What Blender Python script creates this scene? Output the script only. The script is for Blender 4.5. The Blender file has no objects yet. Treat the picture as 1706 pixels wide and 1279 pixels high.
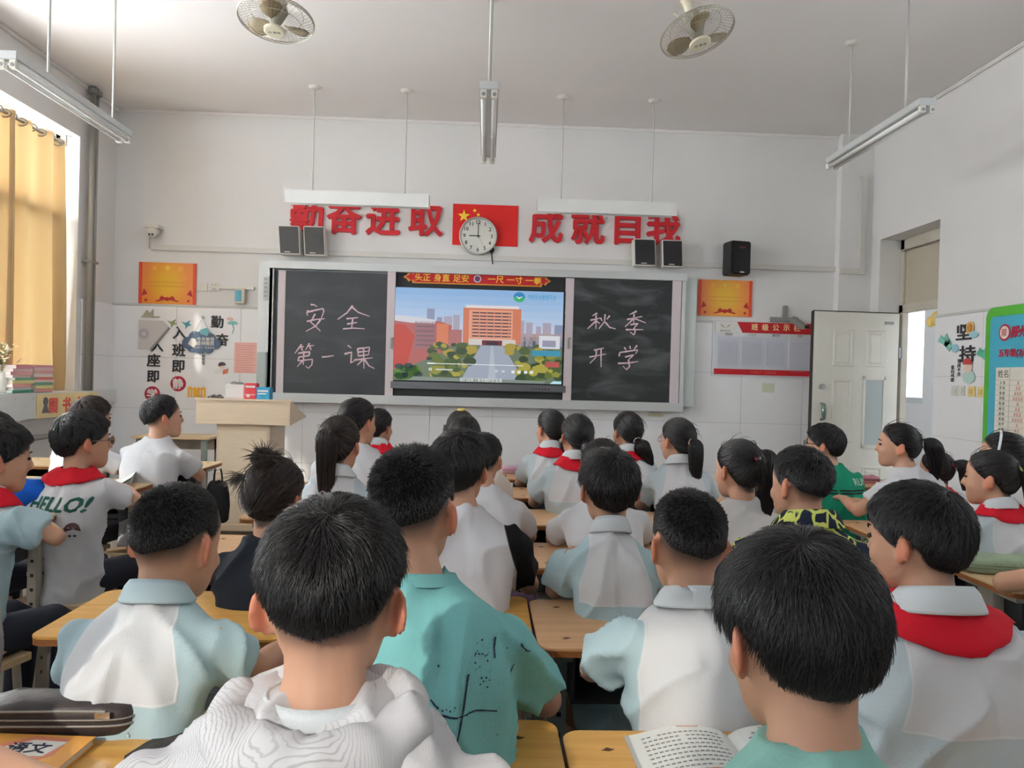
import bpy, bmesh, math, random
import numpy as np
from mathutils import Vector, Matrix, noise
from mathutils.bvhtree import BVHTree
SC = bpy.context.scene
C = SC.collection
R = math.radians
random.seed(7)
RNG = np.random.default_rng(11)

# ------------------------------------------------------------ camera
F_PX, W_PX, H_PX = 1281.0, 1706.0, 1279.0
CAM = Vector((0, 0, 1.37))
YAW, PITCH, ROLL = R(2.0), R(-0.5), R(1.55)
fwd = Vector((math.sin(YAW) * math.cos(PITCH), math.cos(YAW) * math.cos(PITCH), math.sin(PITCH)))
r0 = Vector((math.cos(YAW), -math.sin(YAW), 0))
u0 = r0.cross(fwd)
rt = math.cos(ROLL) * r0 + math.sin(ROLL) * u0
up = -math.sin(ROLL) * r0 + math.cos(ROLL) * u0
cd = bpy.data.cameras.new('camera')
cam = bpy.data.objects.new('camera', cd)
C.objects.link(cam)
cd.sensor_fit = 'HORIZONTAL'
cd.sensor_width = 36.0
cd.lens = 36.0 * F_PX / W_PX
cd.clip_start = 0.02
m = Matrix((rt, up, -fwd)).transposed().to_4x4()
m.translation = CAM
cam.matrix_world = m
SC.camera = cam


def at(px, py, Y):
    """the point on the plane y = Y that the photograph shows at (px, py)"""
    d = fwd + rt * ((px - W_PX / 2) / F_PX) - up * ((py - H_PX / 2) / F_PX)
    return CAM + d * (Y / d.y)


def atx(px, py, X):
    d = fwd + rt * ((px - W_PX / 2) / F_PX) - up * ((py - H_PX / 2) / F_PX)
    return CAM + d * (X / d.x)


# ------------------------------------------------------------ world, light, exposure
w = bpy.data.worlds.new('world')
SC.world = w
w.use_nodes = True
nt = w.node_tree
nt.nodes.clear()
wo = nt.nodes.new('ShaderNodeOutputWorld')
bg = nt.nodes.new('ShaderNodeBackground')
bg.inputs[0].default_value = (0.86, 0.93, 1.0, 1)
bg.inputs[1].default_value = 1.9
nt.links.new(bg.outputs[0], wo.inputs[0])


def area(name, loc, rot, sx, sy, power, col):
    l = bpy.data.lights.new(name, 'AREA')
    l.shape = 'RECTANGLE'
    l.size, l.size_y, l.energy, l.color = sx, sy, power, col
    o = bpy.data.objects.new(name, l)
    C.objects.link(o)
    o.location, o.rotation_euler = loc, rot
    o['kind'] = 'helper'
    return o


# daylight entering through the window openings (left wall), plus added fill at the unseen corridor windows (right wall)
for i, (yc, wy, pw) in enumerate([(5.87, 2.5, 540), (3.2, 2.6, 520), (0.3, 2.6, 75)]):
    area('window_daylight', (-4.6, yc, 1.95), (0, R(-105), 0), 2.8, wy, pw, (0.955, 0.972, 0.985))
area('rear_window_daylight', (-2.1, -1.95, 2.2), (R(110), 0, 0), 2.2, 1.5, 12, (0.93, 0.97, 1.0))
area('added_corridor_fill', (4.02, 2.6, 2.35), (0, R(104), 0), 1.1, 3.2, 8, (0.96, 0.98, 1.0))
sl = bpy.data.lights.new('sun', 'SUN')
sl.energy, sl.angle, sl.color = 1.6, R(1.2), (1.0, 0.93, 0.82)
so = bpy.data.objects.new('sun', sl)
C.objects.link(so)
so.rotation_euler = Vector((0.36, 0.80, -0.48)).to_track_quat('-Z', 'Y').to_euler()
SC.view_settings.view_transform = 'Standard'
SC.view_settings.look = 'None'
SC.view_settings.gamma = 1.0
SC.view_settings.use_curve_mapping = False
SC.view_settings.exposure = 0.40
SC.cycles.use_denoising = True
SC.cycles.max_bounces = 8
SC.cycles.diffuse_bounces = 5

# ------------------------------------------------------------ materials
MATS = {}


def lin(c):
    return tuple(((v / 255) / 12.92 if v / 255 <= 0.04045 else ((v / 255 + 0.055) / 1.055) ** 2.4) for v in c)


def mat(name, rgb, rough=0.6, metal=0.0, var=0.0, vscale=8.0, bump=0.0, bscale=60.0, spec=0.5, emit=0.0, trans=0.0, alpha=1.0, stretch=(1, 1, 1)):
    """rgb is sRGB 0-255"""
    if name in MATS:
        return MATS[name]
    m = bpy.data.materials.new(name)
    m.use_nodes = True
    n, l = m.node_tree.nodes, m.node_tree.links
    b = n['Principled BSDF']
    c = lin(rgb)
    b.inputs['Base Color'].default_value = (*c, 1)
    b.inputs['Roughness'].default_value = rough
    b.inputs['Metallic'].default_value = metal
    b.inputs['Specular IOR Level'].default_value = spec
    if trans:
        b.inputs['Transmission Weight'].default_value = trans
    if alpha < 1:
        b.inputs['Alpha'].default_value = alpha
    if emit:
        b.inputs['Emission Color'].default_value = (*c, 1)
        b.inputs['Emission Strength'].default_value = emit
        b.inputs['Base Color'].default_value = (0.01, 0.01, 0.01, 1)
    if var or bump:
        tc = n.new('ShaderNodeTexCoord')
        mp = n.new('ShaderNodeMapping')
        mp.inputs['Scale'].default_value = stretch
        l.new(tc.outputs['Object'], mp.inputs[0])
    if var:
        nz = n.new('ShaderNodeTexNoise')
        nz.inputs['Scale'].default_value = vscale
        nz.inputs['Detail'].default_value = 5
        l.new(mp.outputs[0], nz.inputs['Vector'])
        rp = n.new('ShaderNodeValToRGB')
        rp.color_ramp.elements[0].position, rp.color_ramp.elements[1].position = 0.3, 0.7
        rp.color_ramp.elements[0].color = (*[v * (1 - var) for v in c], 1)
        rp.color_ramp.elements[1].color = (*[min(1, v * (1 + var)) for v in c], 1)
        l.new(nz.outputs[0], rp.inputs[0])
        l.new(rp.outputs[0], b.inputs['Base Color'])
    if bump:
        nb = n.new('ShaderNodeTexNoise')
        nb.inputs['Scale'].default_value = bscale
        nb.inputs['Detail'].default_value = 4
        l.new(mp.outputs[0], nb.inputs['Vector'])
        bp = n.new('ShaderNodeBump')
        bp.inputs['Strength'].default_value = bump
        bp.inputs['Distance'].default_value = 0.01
        l.new(nb.outputs[0], bp.inputs['Height'])
        l.new(bp.outputs[0], b.inputs['Normal'])
    MATS[name] = m
    return m


M_wall = mat('wall_plaster', (228, 227, 226), 0.85, var=0.03, vscale=1.2, bump=0.08, bscale=90)
M_ceil = mat('ceiling_plaster', (234, 231, 229), 0.9, var=0.03, vscale=0.8, bump=0.05)
M_tile = mat('dado_tile', (242, 242, 244), 0.28, var=0.02, vscale=2)
M_floor = mat('terrazzo', (168, 160, 150), 0.35, var=0.2, vscale=90)
M_white = mat('white_paint', (225, 226, 224), 0.4, var=0.02)
M_alu = mat('white_aluminium', (205, 208, 208), 0.35, metal=0.25)
M_plastic = mat('white_plastic', (222, 220, 212), 0.4)
M_door = mat('door_paint', (226, 224, 214), 0.35, var=0.02)
M_grey = mat('grey_metal', (150, 152, 150), 0.45, metal=0.5)
M_dark = mat('dark_plastic', (28, 28, 30), 0.45)
M_black = mat('black_cloth', (24, 24, 27), 0.85, bump=0.3)
M_red = mat('red_foam', (196, 22, 34), 0.6, var=0.06)
M_flag = mat('flag_red', (222, 30, 26), 0.7)
M_gold = mat('flag_yellow', (246, 214, 60), 0.6)
M_board = None
M_birch = mat('pale_laminate', (216, 194, 166), 0.42, var=0.05, vscale=4, stretch=(1, 1, 12), bump=0.02)


def wood(name, rgb, dark, rough=0.38):
    m = bpy.data.materials.new(name)
    m.use_nodes = True
    n, l = m.node_tree.nodes, m.node_tree.links
    b = n['Principled BSDF']
    b.inputs['Roughness'].default_value = rough
    tc = n.new('ShaderNodeTexCoord')
    oi = n.new('ShaderNodeObjectInfo')
    ad = n.new('ShaderNodeVectorMath')
    ad.operation = 'ADD'
    l.new(tc.outputs['Object'], ad.inputs[0])
    mu = n.new('ShaderNodeMath'); mu.operation = 'MULTIPLY'; mu.inputs[1].default_value = 37.0
    l.new(oi.outputs['Random'], mu.inputs[0])
    l.new(mu.outputs[0], ad.inputs[1])
    mp = n.new('ShaderNodeMapping')
    mp.inputs['Scale'].default_value = (2.0, 26, 26)
    l.new(ad.outputs[0], mp.inputs[0])
    nz = n.new('ShaderNodeTexNoise')
    nz.inputs['Scale'].default_value = 1.6
    nz.inputs['Detail'].default_value = 7
    nz.inputs['Distortion'].default_value = 0.6
    l.new(mp.outputs[0], nz.inputs['Vector'])
    rp = n.new('ShaderNodeValToRGB')
    rp.color_ramp.elements[0].position, rp.color_ramp.elements[1].position = 0.3, 0.68
    rp.color_ramp.elements[0].color = (*lin(dark), 1)
    rp.color_ramp.elements[1].color = (*lin(rgb), 1)
    l.new(nz.outputs[0], rp.inputs[0])
    l.new(rp.outputs[0], b.inputs['Base Color'])
    MATS[name] = m
    return m


M_desk = wood('yellow_desk_wood', (222, 172, 92), (204, 150, 72))
M_desk2 = wood('pink_desk_wood', (212, 170, 126), (196, 150, 106))
M_deskpale = wood('pale_desk_wood', (216, 190, 150), (200, 170, 128))
M_edge = mat('desk_edge', (140, 84, 34), 0.6, var=0.2, vscale=20, stretch=(1, 1, 14))
M_steel = mat('desk_steel', (118, 128, 126), 0.5, metal=0.35, var=0.15, vscale=10)
M_shelf = mat('desk_tray', (58, 60, 62), 0.6, metal=0.3)
M_screw = mat('screw_brown', (84, 58, 36), 0.5)

# ------------------------------------------------------------ mesh helpers


class MB:
    def __init__(s):
        s.v, s.f, s.mi = [], [], []
        s.cur = 0

    def add(s, vs, fs):
        o = len(s.v)
        s.v.extend([tuple(v) for v in vs])
        s.f.extend([tuple(i + o for i in f) for f in fs])
        s.mi.extend([s.cur] * len(fs))
        return s

    def box(s, x0, x1, y0, y1, z0, z1, M=None):
        vs = [Vector((x, y, z)) for x in (x0, x1) for y in (y0, y1) for z in (z0, z1)]
        if M is not None:
            vs = [M @ v for v in vs]
        return s.add(vs, [(0, 1, 3, 2), (4, 6, 7, 5), (0, 4, 5, 1), (2, 3, 7, 6), (0, 2, 6, 4), (1, 5, 7, 3)])

    def prism(s, pts, a, b, axis='y'):
        """polygon pts (2D) extruded between a and b along axis; pts are (x,z) for y, (x,y) for z, (y,z) for x"""
        n = len(pts)
        def mk(p, t):
            return {'y': (p[0], t, p[1]), 'z': (p[0], p[1], t), 'x': (t, p[0], p[1])}[axis]
        vs = [mk(p, a) for p in pts] + [mk(p, b) for p in pts]
        fs = [tuple(range(n)), tuple(range(2 * n - 1, n - 1, -1))] + [(i, i + n, (i + 1) % n + n, (i + 1) % n) for i in range(n)]
        return s.add(vs, fs)

    def tube(s, pts, rad, n=10, caps=True, sq=None):
        pts = [Vector(p) for p in pts]
        rad = rad if hasattr(rad, '__len__') else [rad] * len(pts)
        vs, fs = [], []
        t = (pts[1] - pts[0]).normalized()
        a = t.orthogonal().normalized()
        for i, p in enumerate(pts):
            t = (pts[min(i + 1, len(pts) - 1)] - pts[max(i - 1, 0)]).normalized()
            a = (a - t * a.dot(t)).normalized()
            b = t.cross(a)
            for k in range(n):
                th = 2 * math.pi * k / n
                vs.append(p + (a * math.cos(th) + b * math.sin(th)) * rad[i])
        for i in range(len(pts) - 1):
            for k in range(n):
                k2 = (k + 1) % n
                fs.append((i * n + k, i * n + k2, (i + 1) * n + k2, (i + 1) * n + k))
        if caps:
            fs.append(tuple(range(n - 1, -1, -1)))
            fs.append(tuple(range((len(pts) - 1) * n, len(pts) * n)))
        return s.add(vs, fs)

    def rings(s, rings, caps=True):
        n = len(rings[0])
        vs = [v for r in rings for v in r]
        fs = []
        for i in range(len(rings) - 1):
            for k in range(n):
                k2 = (k + 1) % n
                fs.append((i * n + k, i * n + k2, (i + 1) * n + k2, (i + 1) * n + k))
        if caps:
            fs.append(tuple(range(n - 1, -1, -1)))
            fs.append(tuple(range((len(rings) - 1) * n, len(rings) * n)))
        return s.add(vs, fs)

    def ell(s, c, r, M=None, nu=14, nv=9):
        c = Vector(c)
        rs = []
        for j in range(nv + 1):
            ph = -math.pi / 2 + math.pi * (0.03 + 0.94 * j / nv)
            ring = []
            for k in range(nu):
                th = 2 * math.pi * k / nu
                p = Vector((r[0] * math.cos(ph) * math.cos(th), r[1] * math.cos(ph) * math.sin(th), r[2] * math.sin(ph)))
                if M is not None:
                    p = M @ p
                ring.append(c + p)
            rs.append(ring)
        return s.rings(rs)

    def disc(s, c, r, d, axis='y', n=20):
        pts = [(c[0] if axis != 'x' else c[1], 0)]
        if axis == 'y':
            return s.prism([(c[0] + r * math.cos(2 * math.pi * k / n), c[2] + r * math.sin(2 * math.pi * k / n)) for k in range(n)], c[1], c[1] + d, 'y')
        if axis == 'z':
            return s.prism([(c[0] + r * math.cos(2 * math.pi * k / n), c[1] + r * math.sin(2 * math.pi * k / n)) for k in range(n)], c[2], c[2] + d, 'z')
        return s.prism([(c[1] + r * math.cos(2 * math.pi * k / n), c[2] + r * math.sin(2 * math.pi * k / n)) for k in range(n)], c[0], c[0] + d, 'x')

    def mesh(s, name):
        me = bpy.data.meshes.new(name)
        me.from_pydata([tuple(v) for v in s.v], [], s.f)
        return me

    def build(s, name, m, parent=None, smooth=False, bevel=0.0, loc=None, rot=None, fix=True):
        me = s.mesh(name)
        if fix:
            bm = bmesh.new()
            bm.from_mesh(me)
            bmesh.ops.recalc_face_normals(bm, faces=bm.faces)
            if bevel:
                bmesh.ops.bevel(bm, geom=[e for e in bm.edges if e.is_manifold and e.calc_face_angle(0) > 0.5], offset=bevel, segments=2, affect='EDGES', clamp_overlap=True)
            bm.to_mesh(me)
            bm.free()
        ms = m if isinstance(m, (list, tuple)) else [m]
        for x in ms:
            me.materials.append(x)
        if len(ms) > 1 and not bevel:
            me.polygons.foreach_set('material_index', s.mi)
        if smooth:
            me.polygons.foreach_set('use_smooth', [True] * len(me.polygons))
        return link(name, me, parent, loc, rot)


def link(name, me, parent=None, loc=None, rot=None):
    o = bpy.data.objects.new(name, me)
    C.objects.link(o)
    if parent is not None:
        o.parent = parent
    if loc is not None:
        o.location = loc
    if rot is not None:
        o.rotation_euler = rot
    return o


def thing(name, label, cat, loc=(0, 0, 0), rz=0.0, group=None):
    o = bpy.data.objects.new(name, None)
    C.objects.link(o)
    o.location = loc
    o.rotation_euler = (0, 0, rz)
    o.empty_display_size = 0.1
    return tag(o, label, cat, group)


def tag(o, label, cat, group=None):
    o['label'] = label
    o['category'] = cat
    if group:
        o['group'] = group
    return o


def struct(o):
    o['kind'] = 'structure'
    return o


def copy_tree(o, parent=None):
    c = o.copy()
    C.objects.link(c)
    if parent is not None:
        c.parent = parent
    for ch in KIDS.get(o.name, []) or [k for k in o.children]:
        copy_tree(ch, c)
    return c


KIDS = {}
_TX = {}


def text(name, s, size, m, loc, rot, parent=None, depth=0.004, bold=0.0, sx=1.0, align='CENTER', shear=0.0):
    key = (s, size, depth, bold, sx, align, shear)
    if key not in _TX:
        c = bpy.data.curves.new('t', 'FONT')
        c.body, c.size, c.extrude, c.align_x, c.align_y, c.shear = s, size, depth / 2, align, 'CENTER', shear
        c.resolution_u = 2
        o = bpy.data.objects.new('t', c)
        C.objects.link(o)
        dg = bpy.context.evaluated_depsgraph_get()
        me = bpy.data.meshes.new_from_object(o.evaluated_get(dg))
        bpy.data.objects.remove(o)
        v = np.zeros(len(me.vertices) * 3, dtype=np.float32)
        me.vertices.foreach_get('co', v)
        v = v.reshape(-1, 3)
        v[:, 0] *= sx
        # the glyph's centre goes to the origin
        if align == 'CENTER':
            mid = (v.max(0) + v.min(0)) / 2
            v -= mid
        fs = [tuple(p.vertices) for p in me.polygons]
        if bold:
            b = bold * size
            V, FF = [], []
            for k, (dx, dy) in enumerate(((-b, 0), (b, 0), (0, b), (0, -b))):
                o_ = len(V)
                V.extend([(a[0] + dx, a[1] + dy, a[2] + k * 0.00008) for a in v])
                FF.extend([tuple(i + o_ for i in f) for f in fs])
        else:
            V, FF = [tuple(a) for a in v], fs
        nm = bpy.data.meshes.new(name)
        nm.from_pydata(V, [], FF)
        bpy.data.meshes.remove(me)
        _TX[key] = nm
    me = _TX[key].copy()
    me.name = name
    me.materials.append(m)
    return link(name, me, parent, loc, rot)


FRONT = (R(90), 0, 0)
RIGHT = (R(90), 0, R(-90))
LEFT = (R(90), 0, R(90))
# ------------------------------------------------------------ room shell
XL, XR, YF, YB, ZC = -3.58, 3.74, 7.5, -1.75, 3.83
DADO = 1.96
mb = MB(); mb.box(XL - 0.4, XR + 0.3, YB - 0.25, YF + 0.25, -0.12, 0); struct(mb.build('floor', M_floor))
mb = MB(); mb.box(XL - 0.4, XR + 0.3, YB - 0.25, YF + 0.25, ZC, ZC + 0.15); struct(mb.build('ceiling', M_ceil))
mb = MB(); mb.box(XL - 0.3, XR + 0.3, YF, YF + 0.24, 0, ZC); struct(mb.build('wall_front', M_wall))
# left wall with three window openings
Z0, Z1 = 1.15, 3.36
opens = [(4.92, 6.84), (2.2, 4.2), (-0.8, 1.4)]
mb = MB()
mb.box(XL - 0.3, XL, YB, YF, 0, Z0 - 0.16)
mb.box(XL - 0.3, XL, YB, YF, Z1, ZC)
ys = [YB] + [v for o in sorted(opens) for v in o] + [YF]
for i in range(0, len(ys), 2):
    mb.box(XL - 0.3, XL, ys[i], ys[i + 1], Z0 - 0.16, Z1)
wl = struct(mb.build('wall_left', M_wall))
mb = MB(); mb.box(XL - 0.3, XL + 0.12, YB, 6.9, Z0 - 0.16, Z0); mb.box(XL - 0.02, XL + 0.06, 6.9, YF, Z0 - 0.12, Z0)
struct(mb.build('trim_1', M_white, bevel=0.004))['label'] = 'white window ledge along the left wall'
for i, (a, b) in enumerate(opens):
    fr = MB()
    xw = XL - 0.2
    for (y0, y1, z0, z1) in ((a, b, Z0, Z0 + 0.06), (a, b, Z1 - 0.06, Z1), (a, a + 0.06, Z0, Z1), (b - 0.06, b, Z0, Z1), (a, b, 2.62, 2.68),
                             ((a + b) / 2 - 0.03, (a + b) / 2 + 0.03, Z0, Z1)):
        fr.box(xw - 0.03, xw + 0.03, y0, y1, z0, z1)
    wo_ = struct(fr.build('window_%d' % (i + 1), M_alu))
    for (y0, y1, z0, z1) in ((a + .06, (a + b) / 2 - .03, Z0 + .06, 2.62), ((a + b) / 2 + .03, b - .06, Z0 + .06, 2.62)):
        sf = MB()
        for q in ((y0, y1, z0, z0 + .045), (y0, y1, z1 - .045, z1), (y0, y0 + .045, z0, z1), (y1 - .045, y1, z0, z1)):
            sf.box(xw - 0.02, xw + 0.02, *q)
        s_ = sf.build('sash', M_alu, wo_)
        g = MB(); g.box(xw - 0.003, xw + 0.003, y0 + .045, y1 - .045, z0 + .045, z1 - .045)
        g.build('pane', mat('window_glass', (245, 250, 250), 0.02, trans=1.0), s_)
# right wall: door opening and an unseen high window strip towards the rear, added for light
DY0, DY1, DZ = 6.27, 7.24, 2.78
mb = MB()
mb.box(XR, XR + 0.26, YB, 0.9, 0, ZC); mb.box(XR, XR + 0.26, 4.3, DY0, 0, ZC); mb.box(XR, XR + 0.26, DY1, YF, 0, ZC)
mb.box(XR, XR + 0.26, DY0, DY1, DZ, ZC)
mb.box(XR, XR + 0.26, 0.9, 4.3, 0, 1.75); mb.box(XR, XR + 0.26, 0.9, 4.3, 2.95, ZC)
struct(mb.build('wall_right', M_wall))
mb = MB()
for q in ((0.9, 4.3, 1.75, 1.81), (0.9, 4.3, 2.89, 2.95), (0.9, 0.96, 1.75, 2.95), (4.24, 4.3, 1.75, 2.95), (2.57, 2.63, 1.75, 2.95)):
    mb.box(XR + .12, XR + .17, *q)
struct(mb.build('window_4', M_alu))
# rear wall with a window band behind the camera
mb = MB()
mb.box(XL - .3, XR + .3, YB - .24, YB, 0, 1.4); mb.box(XL - .3, XR + .3, YB - .24, YB, 3.0, ZC)
mb.box(XL - .3, -3.2, YB - .24, YB, 1.4, 3.0); mb.box(-1.0, XR + .3, YB - .24, YB, 1.4, 3.0)
struct(mb.build('wall_rear', M_wall))
# pier / pipe chase in the right front corner and beam over the left windows
mb = MB(); mb.box(3.42, XR, YF - 0.10, YF, DADO, ZC); struct(mb.build('pillar_corner', M_wall))
# front platform under the blackboard
mb = MB(); mb.box(-2.6, 2.6, 6.05, YF, 0, 0.14); struct(mb.build('platform', mat('platform_paint', (150, 132, 116), 0.5, var=0.1), bevel=0.01))

# tile dado: each large tile of the front wall is a piece
TW, TH = 0.60, 0.49
M_seam = mat('tile_joint', (196, 196, 194), 0.8)


def tile_field(name, x0, x1, axis, plane, out, nmax=999):
    base = MB()
    if axis == 'y':
        base.box(x0, x1, min(plane, plane + out * 0.012), max(plane, plane + out * 0.012), 0, DADO)
    else:
        base.box(min(plane, plane + out * 0.012), max(plane, plane + out * 0.012), x0, x1, 0, DADO)
    root = struct(base.build(name, M_seam))
    me = None
    nx = max(1, round((x1 - x0) / TW))
    tw = (x1 - x0) / nx
    for i in range(nx):
        for k in range(4):
            if me is None:
                t = MB()
                if axis == 'y':
                    t.box(0.0015, tw - 0.0015, min(out * .012, out * .02), max(out * .012, out * .02), 0.0015, TH - 0.0015)
                else:
                    t.box(min(out * .012, out * .02), max(out * .012, out * .02), 0.0015, tw - 0.0015, 0.0015, TH - 0.0015)
                o = t.build('tile', M_tile, root, bevel=0.002)
                me = o.data
            else:
                o = link('tile', me, root)
            o.location = (x0 + i * tw, plane, k * TH) if axis == 'y' else (plane, x0 + i * tw, k * TH)
    return root


tile_field('trim_2', XL, XR, 'y', YF, -1)
tile_field('trim_3', 4.4, DY0 - 0.005, 'x', XR, -1)
tile_field('trim_4', 6.9, YF - 0.02, 'x', XL, 1)
mb = MB(); mb.box(XL, XR, YF - 0.026, YF, DADO, DADO + 0.02); mb.box(XR - 0.026, XR, 1.0, DY0 - .005, DADO, DADO + 0.02)
struct(mb.build('trim_5', mat('dado_cap', (205, 205, 202), 0.5)))['label'] = 'grey capping strip above the wall tiles'
# cable trunking across the front wall, and up the right corner
mb = MB()
mb.box(XL + .35, 3.6, YF - 0.03, YF, 2.495, 2.545)
mb.box(3.60, 3.66, YF - 0.14, YF - .10, 2.46, 3.42)
mb.box(3.42, 3.64, YF - 0.13, YF - .10, 2.46, 2.52)
struct(mb.build('trim_6', mat('trunking', (214, 211, 206), 0.4), bevel=0.004))['label'] = 'white cable trunking across the front wall'
# ceiling bead where ceiling and walls meet
mb = MB(); mb.box(XL, XR, YF - .03, YF, ZC - .03, ZC); mb.box(XR - .03, XR, YB, YF, ZC - .03, ZC); mb.box(XL, XL + .03, YB, YF, ZC - .03, ZC)
struct(mb.build('trim_7', M_ceil, bevel=0.01))

# ---- corridor outside the door
mb = MB()
mb.box(XR + .26, 6.2, 4.0, 16, -0.12, 0)
struct(mb.build('floor_corridor', M_floor))
mb = MB()
mb.box(XR + .26, 6.2, 4.0, 16, 3.2, 3.3)
struct(mb.build('ceiling_corridor', M_ceil))
XC = 5.9
mb = MB()
mb.box(XC, XC + .2, 4.0, 16, 0, 1.16); mb.box(XC, XC + .2, 4.0, 16, 2.75, 3.2)
for a, b in ((4.0, 6.2), (9.6, 10.18), (13.6, 16)):
    mb.box(XC, XC + .2, a, b, 1.16, 2.75)
struct(mb.build('wall_corridor', M_wall))
mb = MB()
mb.box(XR + 0.26, XC, 15.8, 16, 0, 3.2)
struct(mb.build('wall_corridor_end', M_wall))
mb = MB()
for a, b in ((6.2, 9.6), (10.18, 13.6)):
    for q in ((a, b, 1.16, 1.24), (a, b, 2.69, 2.75), (a, a + .07, 1.16, 2.75), (b - .07, b, 1.16, 2.75), ((a + b) / 2, (a + b) / 2 + .05, 1.16, 2.75)):
        mb.box(XC + .05, XC + .1, *q)
struct(mb.build('window_5', M_alu))
mb = MB(); mb.box(XR + .26, XR + .46, 7.9, 16, 0, 3.2); struct(mb.build('wall_next_room', M_wall))
# building across the yard, seen through the corridor window
bl = thing('apartment_building', 'pale building across the yard seen through the doorway', 'building', (20, 36, -6))
mb = MB(); mb.box(-6, 12, 0, 6, 0, 9.4); mb.build('wall', mat('far_wall', (222, 220, 214), 0.9), bl)
for i in range(6):
    for k in range(3):
        mb = MB(); mb.box(-5 + i * 2.6, -3.6 + i * 2.6, -0.05, 0.02, 1.2 + k * 2.8, 2.6 + k * 2.8)
        mb.build('window', mat('far_window', (170, 182, 190), 0.3), bl)

# ---- door
dfx = XR + 0.20
df = MB()
df.box(dfx, dfx + .06, DY1 - .07, DY1, 0, DZ); df.box(dfx, dfx + .06, DY0, DY0 + .06, 0, DZ); df.box(dfx, dfx + .06, DY0, DY1, DZ - .1, DZ); df.box(dfx, dfx + .06, DY0, DY1, 2.08, 2.16)
M_frame = mat('door_frame_paint', (196, 190, 176), 0.5, var=0.08, vscale=6)
dfo = struct(df.build('door_1', M_frame, bevel=0.004))
mb = MB(); mb.box(dfx + .02, dfx + .035, DY0 + .06, DY1 - .07, 2.16, DZ - .1)
mb.build('transom_panel', mat('transom_board', (186, 178, 160), 0.7, var=0.04, vscale=3), dfo)
mb = MB(); mb.box(dfx - .01, dfx, 6.55, 7.2, DZ - .115, DZ - .108); mb.build('gap', mat('dark_gap', (120, 108, 92), 0.9), dfo)
# open leaf, roughly parallel to the front wall
leaf = thing('classroom_door', 'white panelled classroom door standing open beside the doorway', 'door', (3.90, 7.17, 0), R(180 + 1.5))
LW, LH, LT = 0.83, 2.07, 0.045
mb = MB(); mb.box(0, LW, -LT / 2, LT / 2, 0.02, LH)
mb.build('leaf', M_door, leaf, bevel=0.004)
# camera sees the side local +y (leaf is turned by 180 degrees)
def panel(x0, x1, z0, z1):
    p = MB()
    y = LT / 2
    def ring(i, h):
        return [(x0 + i, y + h, z0 + i), (x1 - i, y + h, z0 + i), (x1 - i, y + h, z1 - i), (x0 + i, y + h, z1 - i)]
    p.rings([ring(0, 0.0), ring(.006, .01), ring(.02, .01), ring(.03, .002), ring(.05, .008)], caps=False)
    o = len(p.v) - 4
    p.f.append((o, o + 1, o + 2, o + 3)); p.mi.append(0)
    return p.build('panel', M_door, leaf)
panel(.14, .32, 1.56, 1.90); panel(.44, .64, 1.56, 1.90)
panel(.44, .64, .84, 1.44); panel(.44, .64, .16, .62); panel(.13, .33, .16, .62)
fr = MB()
for q in ((.12, .34, .79, .825), (.12, .34, 1.435, 1.47), (.12, .145, .79, 1.47), (.315, .34, .79, 1.47)):
    fr.box(q[0], q[1], LT / 2, LT / 2 + .014, q[2], q[3])
vf = fr.build('vision_frame', M_door, leaf, bevel=0.003)
mb = MB(); mb.box(.145, .315, LT / 2 + .001, LT / 2 + .004, .825, 1.435); mb.build('pane', mat('vision_glass', (150, 160, 156), 0.12, spec=0.7), vf)
mb = MB(); mb.disc((.74, LT / 2, 1.36), .028, .03, 'y'); mb.disc((.74, LT / 2 + .03, 1.36), .018, .02, 'y'); mb.build('lock_knob', mat('chrome', (200, 200, 200), 0.2, metal=0.9), leaf, smooth=False)['label'] = 'round chrome lock knob'
mb = MB(); mb.tube([(.735, LT / 2, 1.05), (.735, LT / 2 + .05, 1.065), (.735, LT / 2 + .055, 1.14), (.735, LT / 2 + .05, 1.19), (.735, LT / 2, 1.205)], [.012, .02, .024, .02, .012], 10)
mb.build('handle', mat('handle_green', (128, 146, 136), 0.3, metal=0.6), leaf, smooth=True)['label'] = 'grey green metal pull handle'
mb = MB(); mb.box(LW - .001, LW + .004, -.02, .02, 1.30, 1.52); mb.build('latch_plate', M_grey, leaf)
mb = MB(); mb.box(-.004, LW, -LT / 2 - .002, LT / 2 + .0008, LH, LH + .008); mb.build('top_gasket', mat('gasket', (50, 48, 46), .7), leaf)
mb = MB(); mb.box(LW, LW + .008, -LT / 2, LT / 2 + .001, .02, LH); mb.build('edge_gasket', mat('gasket', (50, 48, 46), .7), leaf)
for z in (1.70, .95, .30):
    mb = MB(); mb.tube([(-.03, .02, z - .05), (-.03, .02, z + .05)], .012, 8); mb.box(-.02, .0, 0, .03, z - .05, z + .05)
    mb.build('hinge', M_grey, leaf)
mb = MB(); mb.box(.06, .14, LT / 2, LT / 2 + .012, 1.965, 1.99); mb.build('closer_bracket', M_grey, leaf)

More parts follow.
